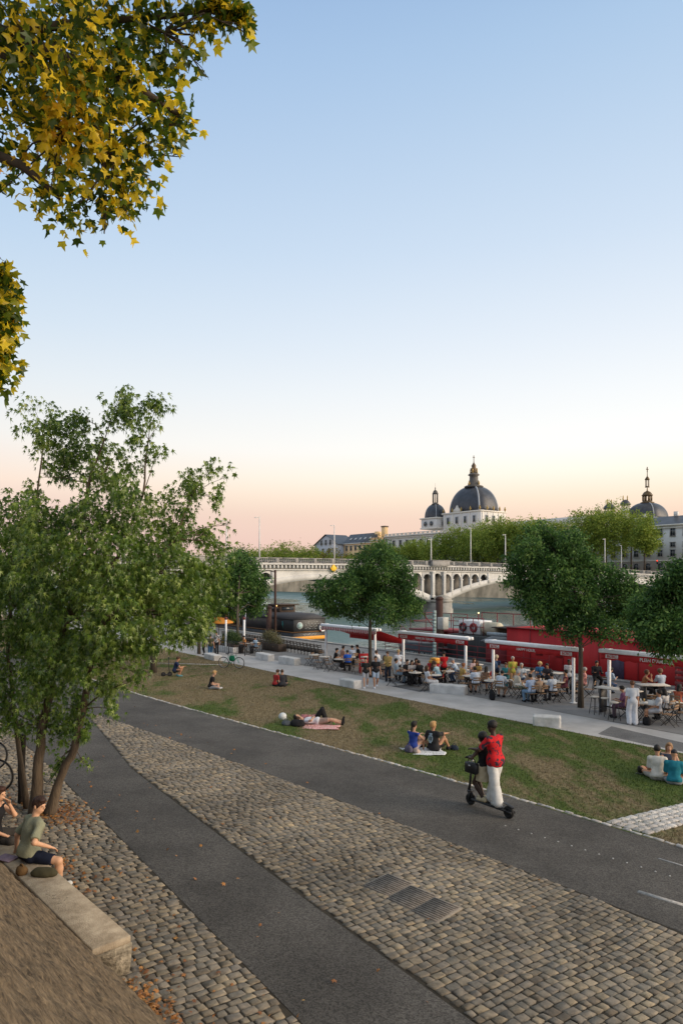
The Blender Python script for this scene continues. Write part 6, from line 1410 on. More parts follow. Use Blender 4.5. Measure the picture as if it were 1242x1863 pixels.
for i, (x, y, l) in enumerate(tabs): place('table', TG(x, y), R(37+((i*47) % 50)), l, 'bistro tables on the terrace')
emp = [(562,1211,60,'empty folding chair at the far left end of the bistro tables'),(578,1218,-30,'empty folding chair in front of the leftmost empty table'),(598,1222,-40,'empty folding chair near the left post of the first awning'),(583,1208,170,'empty folding chair behind the leftmost empty table'),(648,1226,20,'empty folding chair left of the red menu board'),(712,1248,80,'empty folding chair left of the blue grey shirted man'),(843,1260,-40,'empty folding chair behind the right end of the long stone bench'),(1072,1272,60,'empty folding chair beside the tree trunk'),(1018,1276,-60,'empty folding chair left of the third awning right post'),(1160,1302,-120,'empty folding chair behind the round table at the right'),(1218,1322,40,'empty folding chair in front of the right edge table'),(1240,1318,-30,'empty folding chair cut by the right picture edge'),(1186,1304,160,'empty folding chair behind the menu reading man'),(1047,1276,20,'empty folding chair just left of the tree trunk'),(896,1256,140,'empty folding chair between the navy skirt woman and the teal shirt')]
for x, y, a, l in emp: place('chair', TG(x, y), R(a), l, 'bistro chairs on the terrace')
# high tables and stools at the right
def high_table(x, y, rz, L, label):
    t = thing('high_table', label, 'table', TG(x, y), rz); MB().box((0,0,1.06), (.66,L,.04), bev=.008).build('tabletop', M_top, t)
    for s in (-1, 1): MB().box((0, s*(L/2-.25), .52), (.5,.10,1.04), bev=.01).build('leg', M_blk, t)
    MB().box((0,0,.25), (.06,L-.5,.06)).build('stretcher', M_blk, t)
high_table(1124, 1300, TH+R(2), 1.9, 'long high bar table with a pale top and black ends by the fourth awning'); high_table(1187, 1290, TH+R(50), 1.3, 'high table between the curly haired woman and the pale shirted man')
for x, y, l in ((1082,1300,'bar stool with pale seat nearest the tree trunk'),(1100,1303,'bar stool at the foot of the fourth awning post'),(1117,1312,'bar stool in front of the long high table'),(1183,1297,'bar stool under the high table of the curly haired woman'),(1222,1288,'bar stool at the far right behind the tables'),(1213,1290,'bar stool beside the pale shirted man')): place('stool', TG(x, y), .3, l, 'bar stools on the terrace')
# row of folded chairs leaned together at the left
fc = MB(); 
for s in (-1, 1): fc.tube([(s*.2,.16,0),(s*.2,-.08,.92)], .013, 5); fc.tube([(s*.17,.22,0),(s*.17,-.02,.80)], .013, 5)
for z in (.72,.84): fc.box((0,-.02-(z-.72)*.25,z), (.42,.02,.07))
fc.box((0,.10,.42), (.40,.03,.36)); fme = fc.mesh('stowed_chair')
for i in range(34):
    p = UV(29.6-.02*i, 57.8-i*.50, DECKZ+TZ); o = link('stowed_chair', fme, mat('black stowed chair', (.03,.027,.025), .6, .2), None); o.location = p; o.rotation_euler = (0,0,TH+R(8)*math.sin(i)+math.pi)
    tag(o, 'dark folding chair stowed upright in the long row behind the pale blocks', 'chair', 'row of stowed dark chairs')
# ================================================================== LAWN PEOPLE, RIDERS, BENCH SITTERS
def grot(p): return p
person('person in navy tee squatting on the dry lawn by a small upright scooter, facing right', G(318,1231), R(-75), 'squat', 'tan', ('tee',NV), ('short',BK), ('short',brown), (.10,.25,.28), None, 1.0, .018)
person('blond person in black tee and grey trousers sitting on the lawn, facing right', G(383,1254), R(-80), 'cross', 'fair', ('tee',BK), ('long',GY), ('short',(.45,.28,.12)), WH, None, 1.0, .018)
person('person in red shirt sitting on the lawn close beside a dark clad one', G(500,1249), R(-50), 'cross', 'fair', ('tee',(.30,.03,.03)), ('long',BK), ('short',brown), BK, None, .95, .018)
person('person in dark grey top sitting on the lawn, back to the camera beside the red shirt', G(514,1250), R(15), 'cross', 'tan', ('long',(.04,.04,.045)), ('long',(.03,.03,.035)), ('short',brown), BK, None, .97, .018)
person('woman in black printed top and pale grey shorts walking on the promenade', G(665,1252), R(178), 'walk', 'fair', ('tee',mat('black tee green print', (.015,.017,.016), .85, .1, 6, .2, 50, col2=(.12,.25,.16), ramp_pos=(.64,.70))), ('short',(.42,.42,.44)), ('bun',black), WH, 'walking couple', .95, .018)
person('man in black tee with white chest print and pale blue shorts walking on the promenade', G(683,1252), R(182), 'walk', 'tan', ('tee',mat('black tee white print', (.015,.015,.017), .85, .1, 6, .2, 50, col2=(.4,.4,.4), ramp_pos=(.68,.72))), ('short',(.40,.50,.62)), ('short',black), WH, 'walking couple', 1.0, .018)
person('man in olive tee and blue jeans walking away past the pale blocks at the left', G(383,1197), R(20), 'walk', 'tan', ('tee',(.06,.065,.035)), ('long',(.05,.12,.22)), ('short',black), BK, None, 1.0, .02)
person('person in black and white patterned shirt standing near the planter at the left', G(394,1190), R(170), 'stand', 'tan', ('tee',mat('black white pattern', (.03,.03,.03), .85, .1, 14, .2, 50, col2=(.6,.6,.6), ramp_pos=(.48,.54))), ('long',BK), ('short',black), BK, None, 1.0, .02)
person('person in dark purple seated in shade left of the olive tee walker', G(372,1192), R(120), 'stand', 'tan', ('long',(.06,.05,.09)), ('long',BK), ('short',black), BK, None, .98, .02)
# picnic pair in front: woman in blue, man in black with a pale print
person('woman in royal blue sleeveless top sitting on a white blanket, dark ponytail', G(751,1366), R(-50), 'knees', 'fair', ('tank',(.03,.06,.28)), ('skirt',(.34,.30,.34)), ('tail',black), BK, 'picnic pair on the white blanket', .97, .014)
m_ = mat('black tee', (.014,.014,.016), .85, .15, 9, .25, 50)
tm_, J = person('blond man in black tee with a pale blue face print sitting on the white blanket', G(789,1368), R(-42), 'kneesarm', 'tan', ('loose',m_), ('short',BK), ('short',(.42,.25,.10)), BK, 'picnic pair on the white blanket', 1.02, .014)
pr = MB(); 
rr = random.Random(2)
for (x, z, a, b) in ((0,0,.055,.10),): pr.torus((0,0,0), .075, .010, 'y', 18, 5)
pr.box((0,0,.02), (.02,.008,.10)); pr.box((-.035,0,.045), (.03,.008,.02)); pr.box((.035,0,.045), (.03,.008,.02)); pr.box((0,0,-.05), (.055,.008,.016)); pr.box((0,0,.10), (.10,.008,.03)).box((0,0,-.09), (.08,.008,.02)).box((-.06,0,.0), (.02,.008,.12)).box((.06,0,.0), (.02,.008,.12))
o = pr.build('back_print', mat('pale blue print', (.30,.40,.48), .8), tm_); q_ = J['p']+J['S']*.33-J['F']*.150; o.location = q_; o.scale = (1, .6, 1.35); o.rotation_euler = (R(-6), 0, 0)
def sheet(name, c, w, l, rz, m, label, cat, seed=1, z=.02, fold=.02):
    rg = np.random.default_rng(seed); n = 26; X, Y = np.meshgrid(np.linspace(-.5,.5,n), np.linspace(-.5,.5,n), indexing='ij')
    Z = z+fold*(np.sin(9*X+5*np.sin(6*Y))*.5+.5)*(.4+.6*np.abs(np.sin(4*Y+seed)))+rg.normal(0,.002,X.shape); k = 1+.08*np.sin(7*Y+seed); V = np.stack([X*w*k, Y*l*(1+.06*np.sin(8*X)), Z], -1).reshape(-1,3)
    I = np.arange(n*n).reshape(n,n); Fc = np.stack([I[:-1,:-1], I[1:,:-1], I[1:,1:], I[:-1,1:]], -1).reshape(-1,4)
    o = link(name, npmesh(name, V, Fc, True), m); o.location = c; o.rotation_euler = (0,R(-3.5)*0,rz); tag(o, label, cat)
    md = o.modifiers.new('t', 'SOLIDIFY'); md.thickness = .008; return o
sheet('blanket', G(768,1369), 1.3, .85, TH*.2-.1, cloth((.66,.68,.70), 'white blanket'), 'rumpled white blanket on the grass under the seated pair', 'blanket', 3)
def bag(loc, rz, d, m, label, cat='bag', name='bag', strap=True, tilt=0):
    t = thing(name, label, cat, loc, rz); w, l, h = d; V, Fc = surfnet([('e',(0,0,h*.45),(w/2,l/2,h*.5),None,.05),('e',(0,0,h*.25),(w/2*1.05,l/2*1.02,h*.32),None,.05),('c',(0,-l*.28,h*.6),(0,l*.28,h*.6),w*.3,w*.3,.05)], .014, (), .003, 4)
    link('bag_body', npmesh('bag_body', V, Fc, True), m, t)
    if strap: MB().torus((0,0,h*.85), l*.28, .012, 'x', 14, 6, (0, math.pi)).build('strap', m, t, True)
    MB().box((w*.46,0,h*.4), (.02,l*.5,h*.3), bev=.008).build('pocket', m, t); return t
bag(G(743,1369), .4, (.22,.3,.22), cloth((.10,.09,.13)), 'small dark patterned bag on the blanket behind the woman in blue'); bag(G(757,1370), .2, (.2,.28,.12), cloth((.45,.35,.30)), 'cream cloth bundle between the two people on the white blanket', 'bundle', 'cloth_bundle', False)
bag(G(826,1365), .9, (.18,.26,.15), cloth((.03,.04,.06)), 'dark bag with a grey patch on the grass right of the black tee man')
# lying pair
c = G(577,1320); person('man in white top and pale pink brown shorts lying on a red white blanket', c+Vector((.05,0,.02)), R(-92), 'lie', 'fair', ('tee',(.62,.62,.66)), ('short',(.28,.20,.17)), ('short',brown), BK, 'two people lying on the lawn', 1.0, .016)
person('person in black lying behind the white top man with raised black knees', c+Vector((-.1,.55,.0)), R(-88), 'lieknee', 'fair', ('long',(.40,.16,.16)), ('long',BK), ('short',black), BK, 'two people lying on the lawn', .98, .016)
chk = mat('red white check', (.60,.10,.09), .9, .1, 60, col2=(.70,.62,.60), ramp_pos=(.45,.55)); sheet('blanket', G(572,1324), 1.7, .7, -.05, chk, 'red and white checked blanket under the lying man', 'blanket', 6)
bag(G(541,1322), 1.4, (.32,.5,.24), cloth((.02,.02,.022)), 'black backpack used as a pillow by the lying man', 'backpack', 'backpack')
bag(G(521,1320), 1.0, (.26,.36,.16), cloth((.10,.11,.12)), 'dark bag with pale patches under the white helmet')
t = thing('helmet', 'white motorbike helmet resting on a dark bag at the head of the lying man', 'helmet', G(514,1316)+Vector((0,.02,.12)), -1.2)
V, Fc = surfnet([('e',(0,0,.12),(.13,.15,.14),None,.02),('e',(0,.05,.06),(.10,.11,.08),None,.03)], .012, (('s',(0,.17,.10),(.095,.10,.055)),)); link('shell', npmesh('shell', V, Fc, True), mat('helmet white', (.55,.58,.58), .3, .04), t)
MB().ball((0,.07,.11), (.105,.085,.05)).build('visor', mat('dark visor', (.03,.04,.05), .15), t, True)
t = thing('bottle', 'green glass bottle standing by the legs of the lying man', 'bottle', G(607,1323)); MB().lathe([(.036,0),(.036,.15),(.015,.20),(.014,.26)], 14).build('glass', mat('green glass', (.06,.22,.03), .15, .1), t, True); MB().lathe([(.016,.255),(.016,.27)], 12).build('cap', M_gold, t)
# group at the right edge
person('man in cream white tee with dark hair and beard sitting at the right edge of the lawn', G(1196,1420), R(-20), 'cross', 'tan', ('loose',(.56,.53,.47)), ('short',(.35,.32,.28)), ('short',black), BK, 'group sitting at the right edge of the lawn', 1.03, .013)
person('man in teal tee and black cap sitting at the right edge of the lawn', G(1226,1428), R(-25), 'cross', 'tan', ('loose',(.02,.17,.22)), ('short',GY), ('cap',(.012,.012,.016)), BK, 'group sitting at the right edge of the lawn', 1.0, .013)
person('woman with light brown hair sitting behind the cream and teal tees', G(1216,1407), R(165), 'knees', 'fair', ('tank',(.06,.07,.10)), ('short',NV), ('long',(.28,.16,.08)), BK, 'group sitting at the right edge of the lawn', .96, .016)
person('person with black hair lying on the grass, head left of the cream tee man', G(1208,1411), R(-85), 'lie', 'tan', ('tee',(.25,.04,.05)), ('long',NV), ('short',black), BK, 'group sitting at the right edge of the lawn', .97, .016)
t = thing('sandal', 'dark sandal lying on the grass left of the group at the right edge', 'shoe', G(1164,1409), .8); MB().box((0,0,.012), (.09,.25,.022), bev=.01).build('sole', M_blk, t); MB().torus((0,.05,.015), .042, .008, 'y', 12, 6, (0, math.pi)).build('strap', M_blk, t)
# ---- scooter with two riders
sp = G(890,1477); sa = R(36); t = thing('electric_scooter', 'black electric kick scooter with two fat wheels carrying two riders', 'scooter', sp+Vector((0,0,.0)), sa)
M_ty = mat('tyre rubber', (.018,.018,.018), .85, .15, 20, .4, 60); M_sc = mat('scooter black', (.02,.02,.022), .45, .1)
def wheel(parent, y, r, w, spokes=True, rimm=None):
    o = MB().torus((0,0,0), r-w, w, 'x', 26, 10).build('wheel', M_ty, parent, True); o.location = (0, y, r)
    MB().lathe([(r*.25,-w*.7),(r-w*1.5,-w*.35),(r-w*1.5,w*.35),(r*.25,w*.7)], 20, M=Matrix.Rotation(R(90), 3, 'Y')).build('rim', rimm or M_sc, o); return o
wheel(t, -.54, .135, .045); wheel(t, .56, .135, .045)
MB().box((0, -.02, .17), (.21,.98,.05), bev=.02).build('deck', M_sc, t)
MB().tube([(0,-.42,.17),(0,-.56,.22),(0,-.68,.26)], [.04,.03,.015], 8).box((0,-.54,.29), (.10,.26,.012), Matrix.Rotation(.2,3,'X'), .005).box((.065,-.56,.15), (.02,.2,.05)).box((-.065,-.56,.15), (.02,.2,.05)).build('rear_fork', M_sc, t, True)
MB().tube([(.0,.62,.30),(0,.58,.45),(0,.50,1.15)], [.036,.030,.022], 10).box((.06,.56,.21), (.02,.05,.22)).box((-.06,.56,.21), (.02,.05,.22)).box((0,.56,.32), (.15,.09,.04), bev=.01).tube([(0,.45,.20),(0,.57,.34)], .03, 8).build('steering_column', M_sc, t, True)
h = MB().tube([(-.28,.41,1.16),(-.1,.45,1.16),(.1,.45,1.16),(.28,.41,1.16)], .015, 8).build('handlebar', M_sc, t, True)
for s in (-1,1): MB().tube([(s*.20,.425,1.16),(s*.31,.405,1.16)], .02, 8).build('grip', M_ty, h, True)
MB().box((.0,.50,1.02), (.07,.05,.05), bev=.01).build('headlight', mat('lamp glass', (.5,.5,.5), .2), t)
dd = Vector((-math.sin(sa), math.cos(sa), 0)); base = sp+Vector((0,0,.195))
hb = mat('red shirt with dark leaf print', (.55,.015,.02), .8, .1, 8, .25, 50, col2=(.03,.025,.04), ramp_pos=(.50,.54), spec=.2)
pm, J = person('tall man in a red shirt with dark print and white baggy trousers riding the scooter', base-dd*.14, sa, 'rider', 'dark', ('loose',hb), ('wide',(.62,.62,.60)), ('afro',black), (.5,.5,.48), 'two riders on the scooter', 1.03, .0125, 1.10)
pw, J2 = person('woman in cream shorts and dark top standing in front of the red shirted rider', base+dd*.17, sa+R(8), 'passenger', 'dark', ('tank',BK), ('skirt',(.50,.42,.28)), ('curly',black), (.5,.42,.28), 'two riders on the scooter', .92, .0125)
tb = thing('handbag', 'black handbag with a small silver clasp hanging on the scooter handlebar', 'bag', base+dd*.30+Vector((-.20,-.16,.62)), sa)
MB().box((0,0,.13), (.14,.34,.24), bev=.03).build('bag_body', mat('black leather', (.014,.014,.016), .4, .1), tb); MB().torus((0,0,.24), .11, .010, 'x', 16, 6, (0, math.pi)).build('strap', MATS['black leather'], tb, True); MB().box((-.075,0,.19), (.01,.05,.03)).build('clasp', mat('silver', (.6,.6,.6), .3, .05, metal=.8), tb)
# ---- bench sitters
bp0 = UV(2.34, 10.80, 0); bp0.z = -.157+.44-.45
skm = person('man in sage green tee and navy shorts sitting on the stone bench, looking right', bp0+Vector((0,0,.015)), R(-44), 'bench', 'warm', ('loose',mat('sage tee', (.235,.24,.165), .9, .10, 5, .3, 40, spec=.1)), ('short',(.012,.016,.032)), ('short',(.035,.016,.010)), (.5,.5,.48), None, 1.0, .0095)
person('woman in black top sitting at the far end of the stone bench, hand at her mouth', UV(2.08, 12.02, bp0.z+.015), R(-88), 'bench2', 'warm', ('tank',BK), ('long',(.05,.045,.04)), ('long',(.05,.02,.012)), BK, None, .95, .0105)
q = UV(2.36, 10.15, -.157+.44); 
tb = bag(q+Vector((0.05,0,0)), TH+.9, (.15,.36,.10), cloth((.055,.05,.028)), 'olive green bag lying on the bench behind the man in the sage tee', strap=False)
tb = bag(UV(2.16, 10.36, -.157+.44), TH+.3, (.12,.15,.11), cloth((.12,.07,.03)), 'small brown and yellow bag on the bench beside the olive one')
o = MB().box((0,0,.012), (.20,.30,.02), bev=.006).build('book', cloth((.22,.17,.22)), None); o.location = UV(2.10, 11.05, -.157+.442); o.rotation_euler = (0,0,TH+.5); tag(o, 'mauve covered notebook lying on the bench at the left edge', 'notebook')
t = thing('food_box', 'open pale takeaway box with food between the two bench sitters', 'box', UV(2.42, 11.32, -.157+.44), TH)
MB().box((0,0,.02), (.16,.2,.04), bev=.01).build('tray', cloth((.6,.5,.35)), t); V, Fc = surfnet([('e',(.02*i-.03,.03*j-.03,.05),(.03,.028,.022),None,.01) for i in range(4) for j in range(3)], .008); link('food', npmesh('food', V, Fc, True), mat('golden food', (.5,.28,.08), .7, .4, 20), t)
# ---- bicycles
def bicycle(label, loc, rz, col, basket=None, lean=0, r=.34):
    t = thing('bicycle', label, 'bicycle', loc, rz); t.rotation_euler = (0, lean, rz); fm = mat('frame '+label[:12], col, .35, .05)
    for y in (-.52, .52):
        w = MB().torus((0,0,0), r-.02, .020, 'x', 32, 8).build('wheel', M_ty, t, True); w.location = (0, y, r); MB().torus((0,0,0), r-.045, .010, 'x', 28, 6).build('rim', mat('alloy', (.45,.45,.46), .35, metal=.7), w, True)
        mb = MB()
        for k in range(14): a = k*math.pi/7; mb.tube([(.015*(-1)**k,0,0),(0,(r-.05)*math.cos(a),(r-.05)*math.sin(a))], .0022, 4, cap=False)
        mb.tube([(-.04,0,0),(.04,0,0)], .018, 8); mb.build('spokes', MATS['alloy'], w)
    bb = (0,-.06,.30); st = (0,-.20,.78); hd = (0,.34,.80); hl = (0,.38,.66)
    mb = MB(); mb.tube([bb, st], .018, 8).tube([bb, hl], .020, 8).tube([st, hd], .016, 8).tube([hd, hl], .021, 8).tube([hl, (.04,.50,.36), (.04,.52,r)], .013, 6).tube([hl, (-.04,.50,.36), (-.04,.52,r)], .013, 6)
    for s in (-1,1): mb.tube([(s*.02,-.06,.30),(s*.05,-.52,r)], .010, 6).tube([(s*.015,-.19,.74),(s*.05,-.52,r)], .009, 6)
    mb.build('frame', fm, t, True); MB().tube([(0,-.20,.78),(0,-.235,.90)], .013, 8).ball((0,-.25,.92), (.075,.13,.035)).build('saddle', M_blk, t, True)
    MB().tube([hd, (0,.32,.98)], .014, 8).tube([(-.28,.22,1.02),(-.2,.30,1.0),(.2,.30,1.0),(.28,.22,1.02)], .012, 8).build('handlebar', M_blk, t, True)
    MB().torus((.035,-.06,.30), .085, .008, 'x', 18, 5).tube([(.05,-.06,.30),(.06,.08,.22)], .010, 6).tube([(-.05,-.06,.30),(-.06,-.20,.38)], .010, 6).box((.09,.085,.21), (.08,.05,.02)).box((-.09,-.205,.385), (.08,.05,.02)).build('crank', M_blk, t, True)
    if basket: MB().box((.13,-.48,.62), (.10,.30,.30), bev=.03).box((-.13,-.48,.62), (.10,.30,.30), bev=.03).build('pannier', basket, t)
    return t
bicycle('mint green bicycle parked on the lawn edge by a pale stone block', G(421,1216), R(-103), (.16,.42,.30), lean=.06, r=.36)
tb = bag(G(421,1216)+Vector((0.05,-.1,.48)), 1.4, (.2,.36,.36), cloth((.015,.16,.08)), 'green bag hanging on the frame of the mint bicycle')
bicycle('dark bicycle with white mudguard behind the cut trunk at the left edge', G(-42,1440)+Vector((0,0,.02)), R(-98), (.02,.02,.022), lean=.08, r=.36); bicycle('dark bicycle farther left, only its front wheel in the picture', G(-50,1402)+Vector((0,0,.02)), R(-94), (.03,.03,.035), lean=-.06, r=.35)
# small scooter standing behind the squatting person
t = thing('kick_scooter', 'small dark kick scooter standing upright behind the squatting person', 'scooter', G(309,1231), R(-70))
wheel(t, -.35, .13, .03); wheel(t, .0, .13, .03).name; MB().box((0,-.17,.12), (.12,.4,.04), bev=.01).build('deck', M_sc, t); MB().tube([(0,.0,.14),(0,-.05,.5),(0,-.08,.98)], .02, 8).build('steering_column', M_sc, t); MB().tube([(-.2,-.08,.98),(.2,-.08,.98)], .017, 8).ball((0,-.06,1.02), .04).build('handlebar', M_sc, t)
# ---- stone blocks along the promenade
M_blkst = mat('white limestone block', (.56,.55,.53), .85, .18, 2.5, .5, 25, detail=8)
def block(x0, x1, ybase, w, h, label, rz=0.0, grp='pale stone blocks along the promenade'):
    a = G(x0, ybase-3); b = G(x1, ybase+2); c = (a+b)/2; L = (b-a).length
    o = MB().box((0,0,h/2-.03), (w, L, h+.06), bev=.035).build('stone_block', M_blkst); o.location = c; d = b-a; o.rotation_euler = (0,0,math.atan2(-d.x, d.y)+rz)
    md = o.modifiers.new('b', 'SUBSURF'); md.subdivision_type = 'SIMPLE'; md.levels = 4; md.render_levels = 4
    tx = bpy.data.textures.new('rough', 'CLOUDS'); tx.noise_scale = .12; dm = o.modifiers.new('d', 'DISPLACE'); dm.texture = tx; dm.strength = .03; dm.mid_level = .5
    tag(o, label, 'stone block', grp)
block(969,1020,1322,.5,.42,'clean white stone block lying nearest the right end of the promenade edge'); block(625,651,1251,.6,.42,'short worn pale block left of the walking couple')
block(784,848,1262,.55,.45,'long weathered grey bench block in front of the second awning tables')
block(378,396,1201,.6,.40,'small pale block behind the mint bicycle',0); block(398,429,1187,.5,.45,'pale block in front of the planter hedge at the left'); block(471,493,1201,.55,.45,'pale block alone left of the row of stowed chairs'); block(512,541,1209,.55,.48,'pale block in front of the row of stowed chairs')
# ---- awnings
M_post = mat('white awning post', (.80,.82,.84), .4, .05); M_red = mat('red awning cloth', (.42,.012,.016), .7, .12, 3, .2, 30); M_wl = mat('white lettering', (.62,.58,.56), .7)
def awning(u0, u1, label, text, v=28.0, proj=0.0, sag=.34, tpos=.5, tsize=.24):
    L = u1-u0; t = thing('awning_frame', label, 'awning', UV(v, u0, DECKZ+TZ), TH)
    for y in (.25, L-.25):
        MB().box((0, y, 1.24), (.12,.12,2.48), bev=.012).box((0,y,.02), (.26,.26,.03), bev=.01).build('post', M_post, t)
    MB().box((-.14, L/2, 2.52), (.19, L+.3, .17), bev=.03).build('cassette', M_post, t); MB().box((.13, L/2, 2.52), (.19, L+.3, .17), bev=.03).build('cassette', M_post, t)
    MB().box((0, L/2, 2.50), (.10, L+.1, .08)).build('beam', mat('dark gap beam', (.06,.065,.075), .6), t)
    for y in (.25, L-.25):
        MB().box((0, y, 2.60), (.40,.14,.04), bev=.01).tube([(-.14,y,2.4),(.0,y,2.25)], .02, 6).tube([(.14,y,2.4),(.0,y,2.25)], .02, 6).build('bracket', M_post, t)
    # valance: slightly wavy cloth hanging on the near side
    n = 40; V = []; Fc = []
    for i in range(n+1):
        y = -.05+(L+.1)*i/n; w = .012*math.sin(i*1.3); s_ = sag*(.92+.08*math.cos(i*1.57))
        V += [(-.16, y, 2.46), (-.17+w, y, 2.46-s_)]
    for i in range(n): Fc.append((2*i, 2*i+2, 2*i+3, 2*i+1))
    o = MB().add(V, Fc).build('valance', M_red, t); md = o.modifiers.new('t', 'SOLIDIFY'); md.thickness = .006
    if proj:
        V = [(.1, -.0, 2.46), (.1, L, 2.46), (.1+proj, L, 1.75), (.1+proj, 0, 1.75), (.1+proj, L, 1.5), (.1+proj, 0, 1.5)]
        o = MB().add(V, [(0,1,2,3), (3,2,4,5)]).build('canopy', M_red, t); md = o.modifiers.new('t', 'SOLIDIFY'); md.thickness = .006
    if text:
        me = text_mesh(text, tsize, .004, .95); o = link('lettering', me, M_wl, t); o.rotation_euler = (R(90), 0, R(-90)); o.location = (-.195, L*tpos, 2.28)
        for y in (.5, L-.5):
            b = MB().box((0,0,0), (.012,.62,.17), bev=.005).build('emblem', M_wl, t); b.location = (-.20, y, 2.30)
            me2 = text_mesh('BCBC', .17, .003, 1.1); o2 = link('emblem_lettering', me2, M_red, b); o2.rotation_euler = (R(90), 0, R(-90)); o2.location = (-.010, 0, 0)
    return t
awning(12.4, 17.75, "fourth white awning frame with a dark red cloth, at the right edge", "PLEIN D'AMOUR.", 28.3, tpos=.52, tsize=.21)
awning(18.7, 24.0, 'third white awning frame with a red cloth reading happy hour', 'HAPPY HOUR.', 27.7, tpos=.53, tsize=.19)
awning(25.7, 31.3, 'second white awning frame with a red cloth, under which most guests sit', 'VERRE EN TERRASSE.', 28.0, tpos=.58, tsize=.19)
t = awning(33.5, 39.4, 'first white awning frame, farthest along, with striped cloth and scalloped edge', '', 28.0, sag=.02, proj=2.2)
V = []; Fc = []; n = 60
for i in range(n+1):
    y = -.05+6.0*i/n; V += [(-.17, y, 2.46), (-.18, y, 2.46-.20-.055*abs(math.sin(i*math.pi/3)))]
for i in range(n): Fc.append((2*i, 2*i+2, 2*i+3, 2*i+1))
strp = mat('striped cloth', (.50,.05,.06), .8, .05, .01); 
def stripes():
    m = bpy.data.materials.new('striped awning cloth'); m.use_nodes = True; q = m.node_tree; b = q.nodes['Principled BSDF']; tcn = q.nodes.new('ShaderNodeTexCoord'); w = q.nodes.new('ShaderNodeTexWave'); w.bands_direction = 'Y'; w.inputs['Scale'].default_value = 1.6; w.inputs['Distortion'].default_value = 0
    r = q.nodes.new('ShaderNodeValToRGB'); r.color_ramp.interpolation = 'CONSTANT'; r.color_ramp.elements[0].color = (.60,.56,.55,1); r.color_ramp.elements[1].position = .5; r.color_ramp.elements[1].color = (.42,.03,.035,1)
    q.links.new(tcn.outputs['Object'], w.inputs[0]); q.links.new(w.outputs[0], r.inputs[0]); q.links.new(r.outputs[0], b.inputs['Base Color']); b.inputs['Roughness'].default_value = .8; return m
o = MB().add(V, Fc).build('scalloped_valance', stripes(), t); md = o.modifiers.new('t', 'SOLIDIFY'); md.thickness = .006
# ---- menu board, planters, fences, bin bag, backpacks
t = thing('menu_board', 'tall red menu board with white panels standing left of the terrace tree', 'sign board', TG(662,1226), R(12))
MB().box((0,0,.62), (.62,.07,1.2), bev=.01).build('board', M_red, t); mb = MB()
for (x, z, w, h) in ((0,1.02,.44,.10),(-.02,.80,.40,.16),(0,.56,.44,.18),(.02,.32,.38,.14)): mb.box((x,-.038,z), (w,.008,h))
mb.build('white_panel', M_wl, t); mb = MB()
for z in (.83,.77,.6,.53,.34): mb.box((-.02,-.044,z), (.28,.006,.022))
mb.build('price_lines', M_red, t)
def planter(x, y, w, l, h, label, m, seed):
    rg = np.random.default_rng(seed); t = thing('planter', label, 'planter', TG(x, y), TH); MB().box((0,0,.3), (w,l,.6), bev=.02).build('box', M_wood, t)
    lb = [(rg.uniform(-w/3,w/3), rg.uniform(-l/2.3,l/2.3), .6+rg.uniform(.1,h), .32) for _ in range(12)]; pos, ax, sz, tp, li = clump_leaves(rg, lb, 330, 8, .10, .075, .3, -.3)
    link('foliage', leaf_mesh('foliage', pos, ax, sz, LEAF_SMALL, rg), m, t)
L_olive = leafmat('dry olive leaves', [(0,(.06,.06,.03)),(.5,(.13,.13,.06)),(1,(.26,.22,.12))], .6, .3)
planter(421,1186,.8,2.4,.75,'planter box with a dense green bush beside the pale block at the left',L_mid,1); planter(498,1184,.8,2.6,.75,'planter box with a dry olive bush in front of the brown pile',L_olive,2)
def fence(x0, y0, x1, y1, label, n=12):
    a = TG(x0, y0); b = TG(x1, y1); d = b-a; t = thing('terrace_fence', label, 'fence', a, math.atan2(-d.x, d.y)); L = d.length; mb = MB().tube([(0,0,1.0),(0,L,1.0)], .02, 6).tube([(0,0,.12),(0,L,.12)], .015, 6)
    for i in range(n*2+1): mb.tube([(0,L*i/(n*2),.12),(0,L*i/(n*2),1.0)], .010, 5)
    mb.build('rails', M_leg, t); mb = MB()
    for i in range(4): mb.box((0,L*i/3,.52), (.05,.05,1.04))
    mb.build('post', M_leg, t)
fence(388,1188,476,1197,'dark metal fence panel around the left terrace by the planters')
# left terrace: a few tables with pale tops under the barge's deck and orange parasols
for x, y, l in ((437,1186,'small pale table left of the fence by the green planter'),(452,1188,'small pale table between the planters on the left terrace'),(463,1186,'small blue topped table by the dry bush planter')): place('table', TG(x, y), .4, l, 'bistro tables on the terrace')
for x, y, f, l, c in ((446,1188,120,'person in orange top seated on the left terrace near the green planter',(.45,.20,.07)),(466,1190,60,'person in blue grey top seated on the left terrace by the dry bush',(.2,.28,.38)),(405,1183,-60,'person in ochre top seated behind the left planter',(.5,.25,.06))):
    p = TG(x, y); person(l, p, R(f), 'sit', 'tan', ('tee',c), ('long',BK), ('short',black), BK, GRP, 1.0, .022); place('chair', p, R(f), 'folding chair of the '+l.split(' seated')[0]+' on the left terrace', 'bistro chairs on the terrace')
def parasol(x, y, c, label, r=1.3):
    t = thing('parasol', label, 'parasol', TG(x, y)); MB().tube([(0,0,0),(0,0,2.3)], .03, 8).build('pole', M_wood, t); MB().lathe([(r,1.85),(r*.96,2.0),(r*.5,2.25),(.05,2.4)], 8).build('canopy', cloth(c), t)
parasol(398,1172,(.55,.24,.05),'orange parasol over the left terrace behind the maple foliage')
for (x, l) in ((411,'white roof post left of the green planter'),(444,'white roof post between the planters')):
    t = thing('terrace_post', l, 'post', TG(x, 1187), TH); MB().box((0,0,1.3), (.12,.12,2.6), bev=.01).build('shaft', M_post, t); MB().ball((0,0,2.66), .13).build('lamp', mat('dark globe', (.12,.03,.03), .4), t, True)
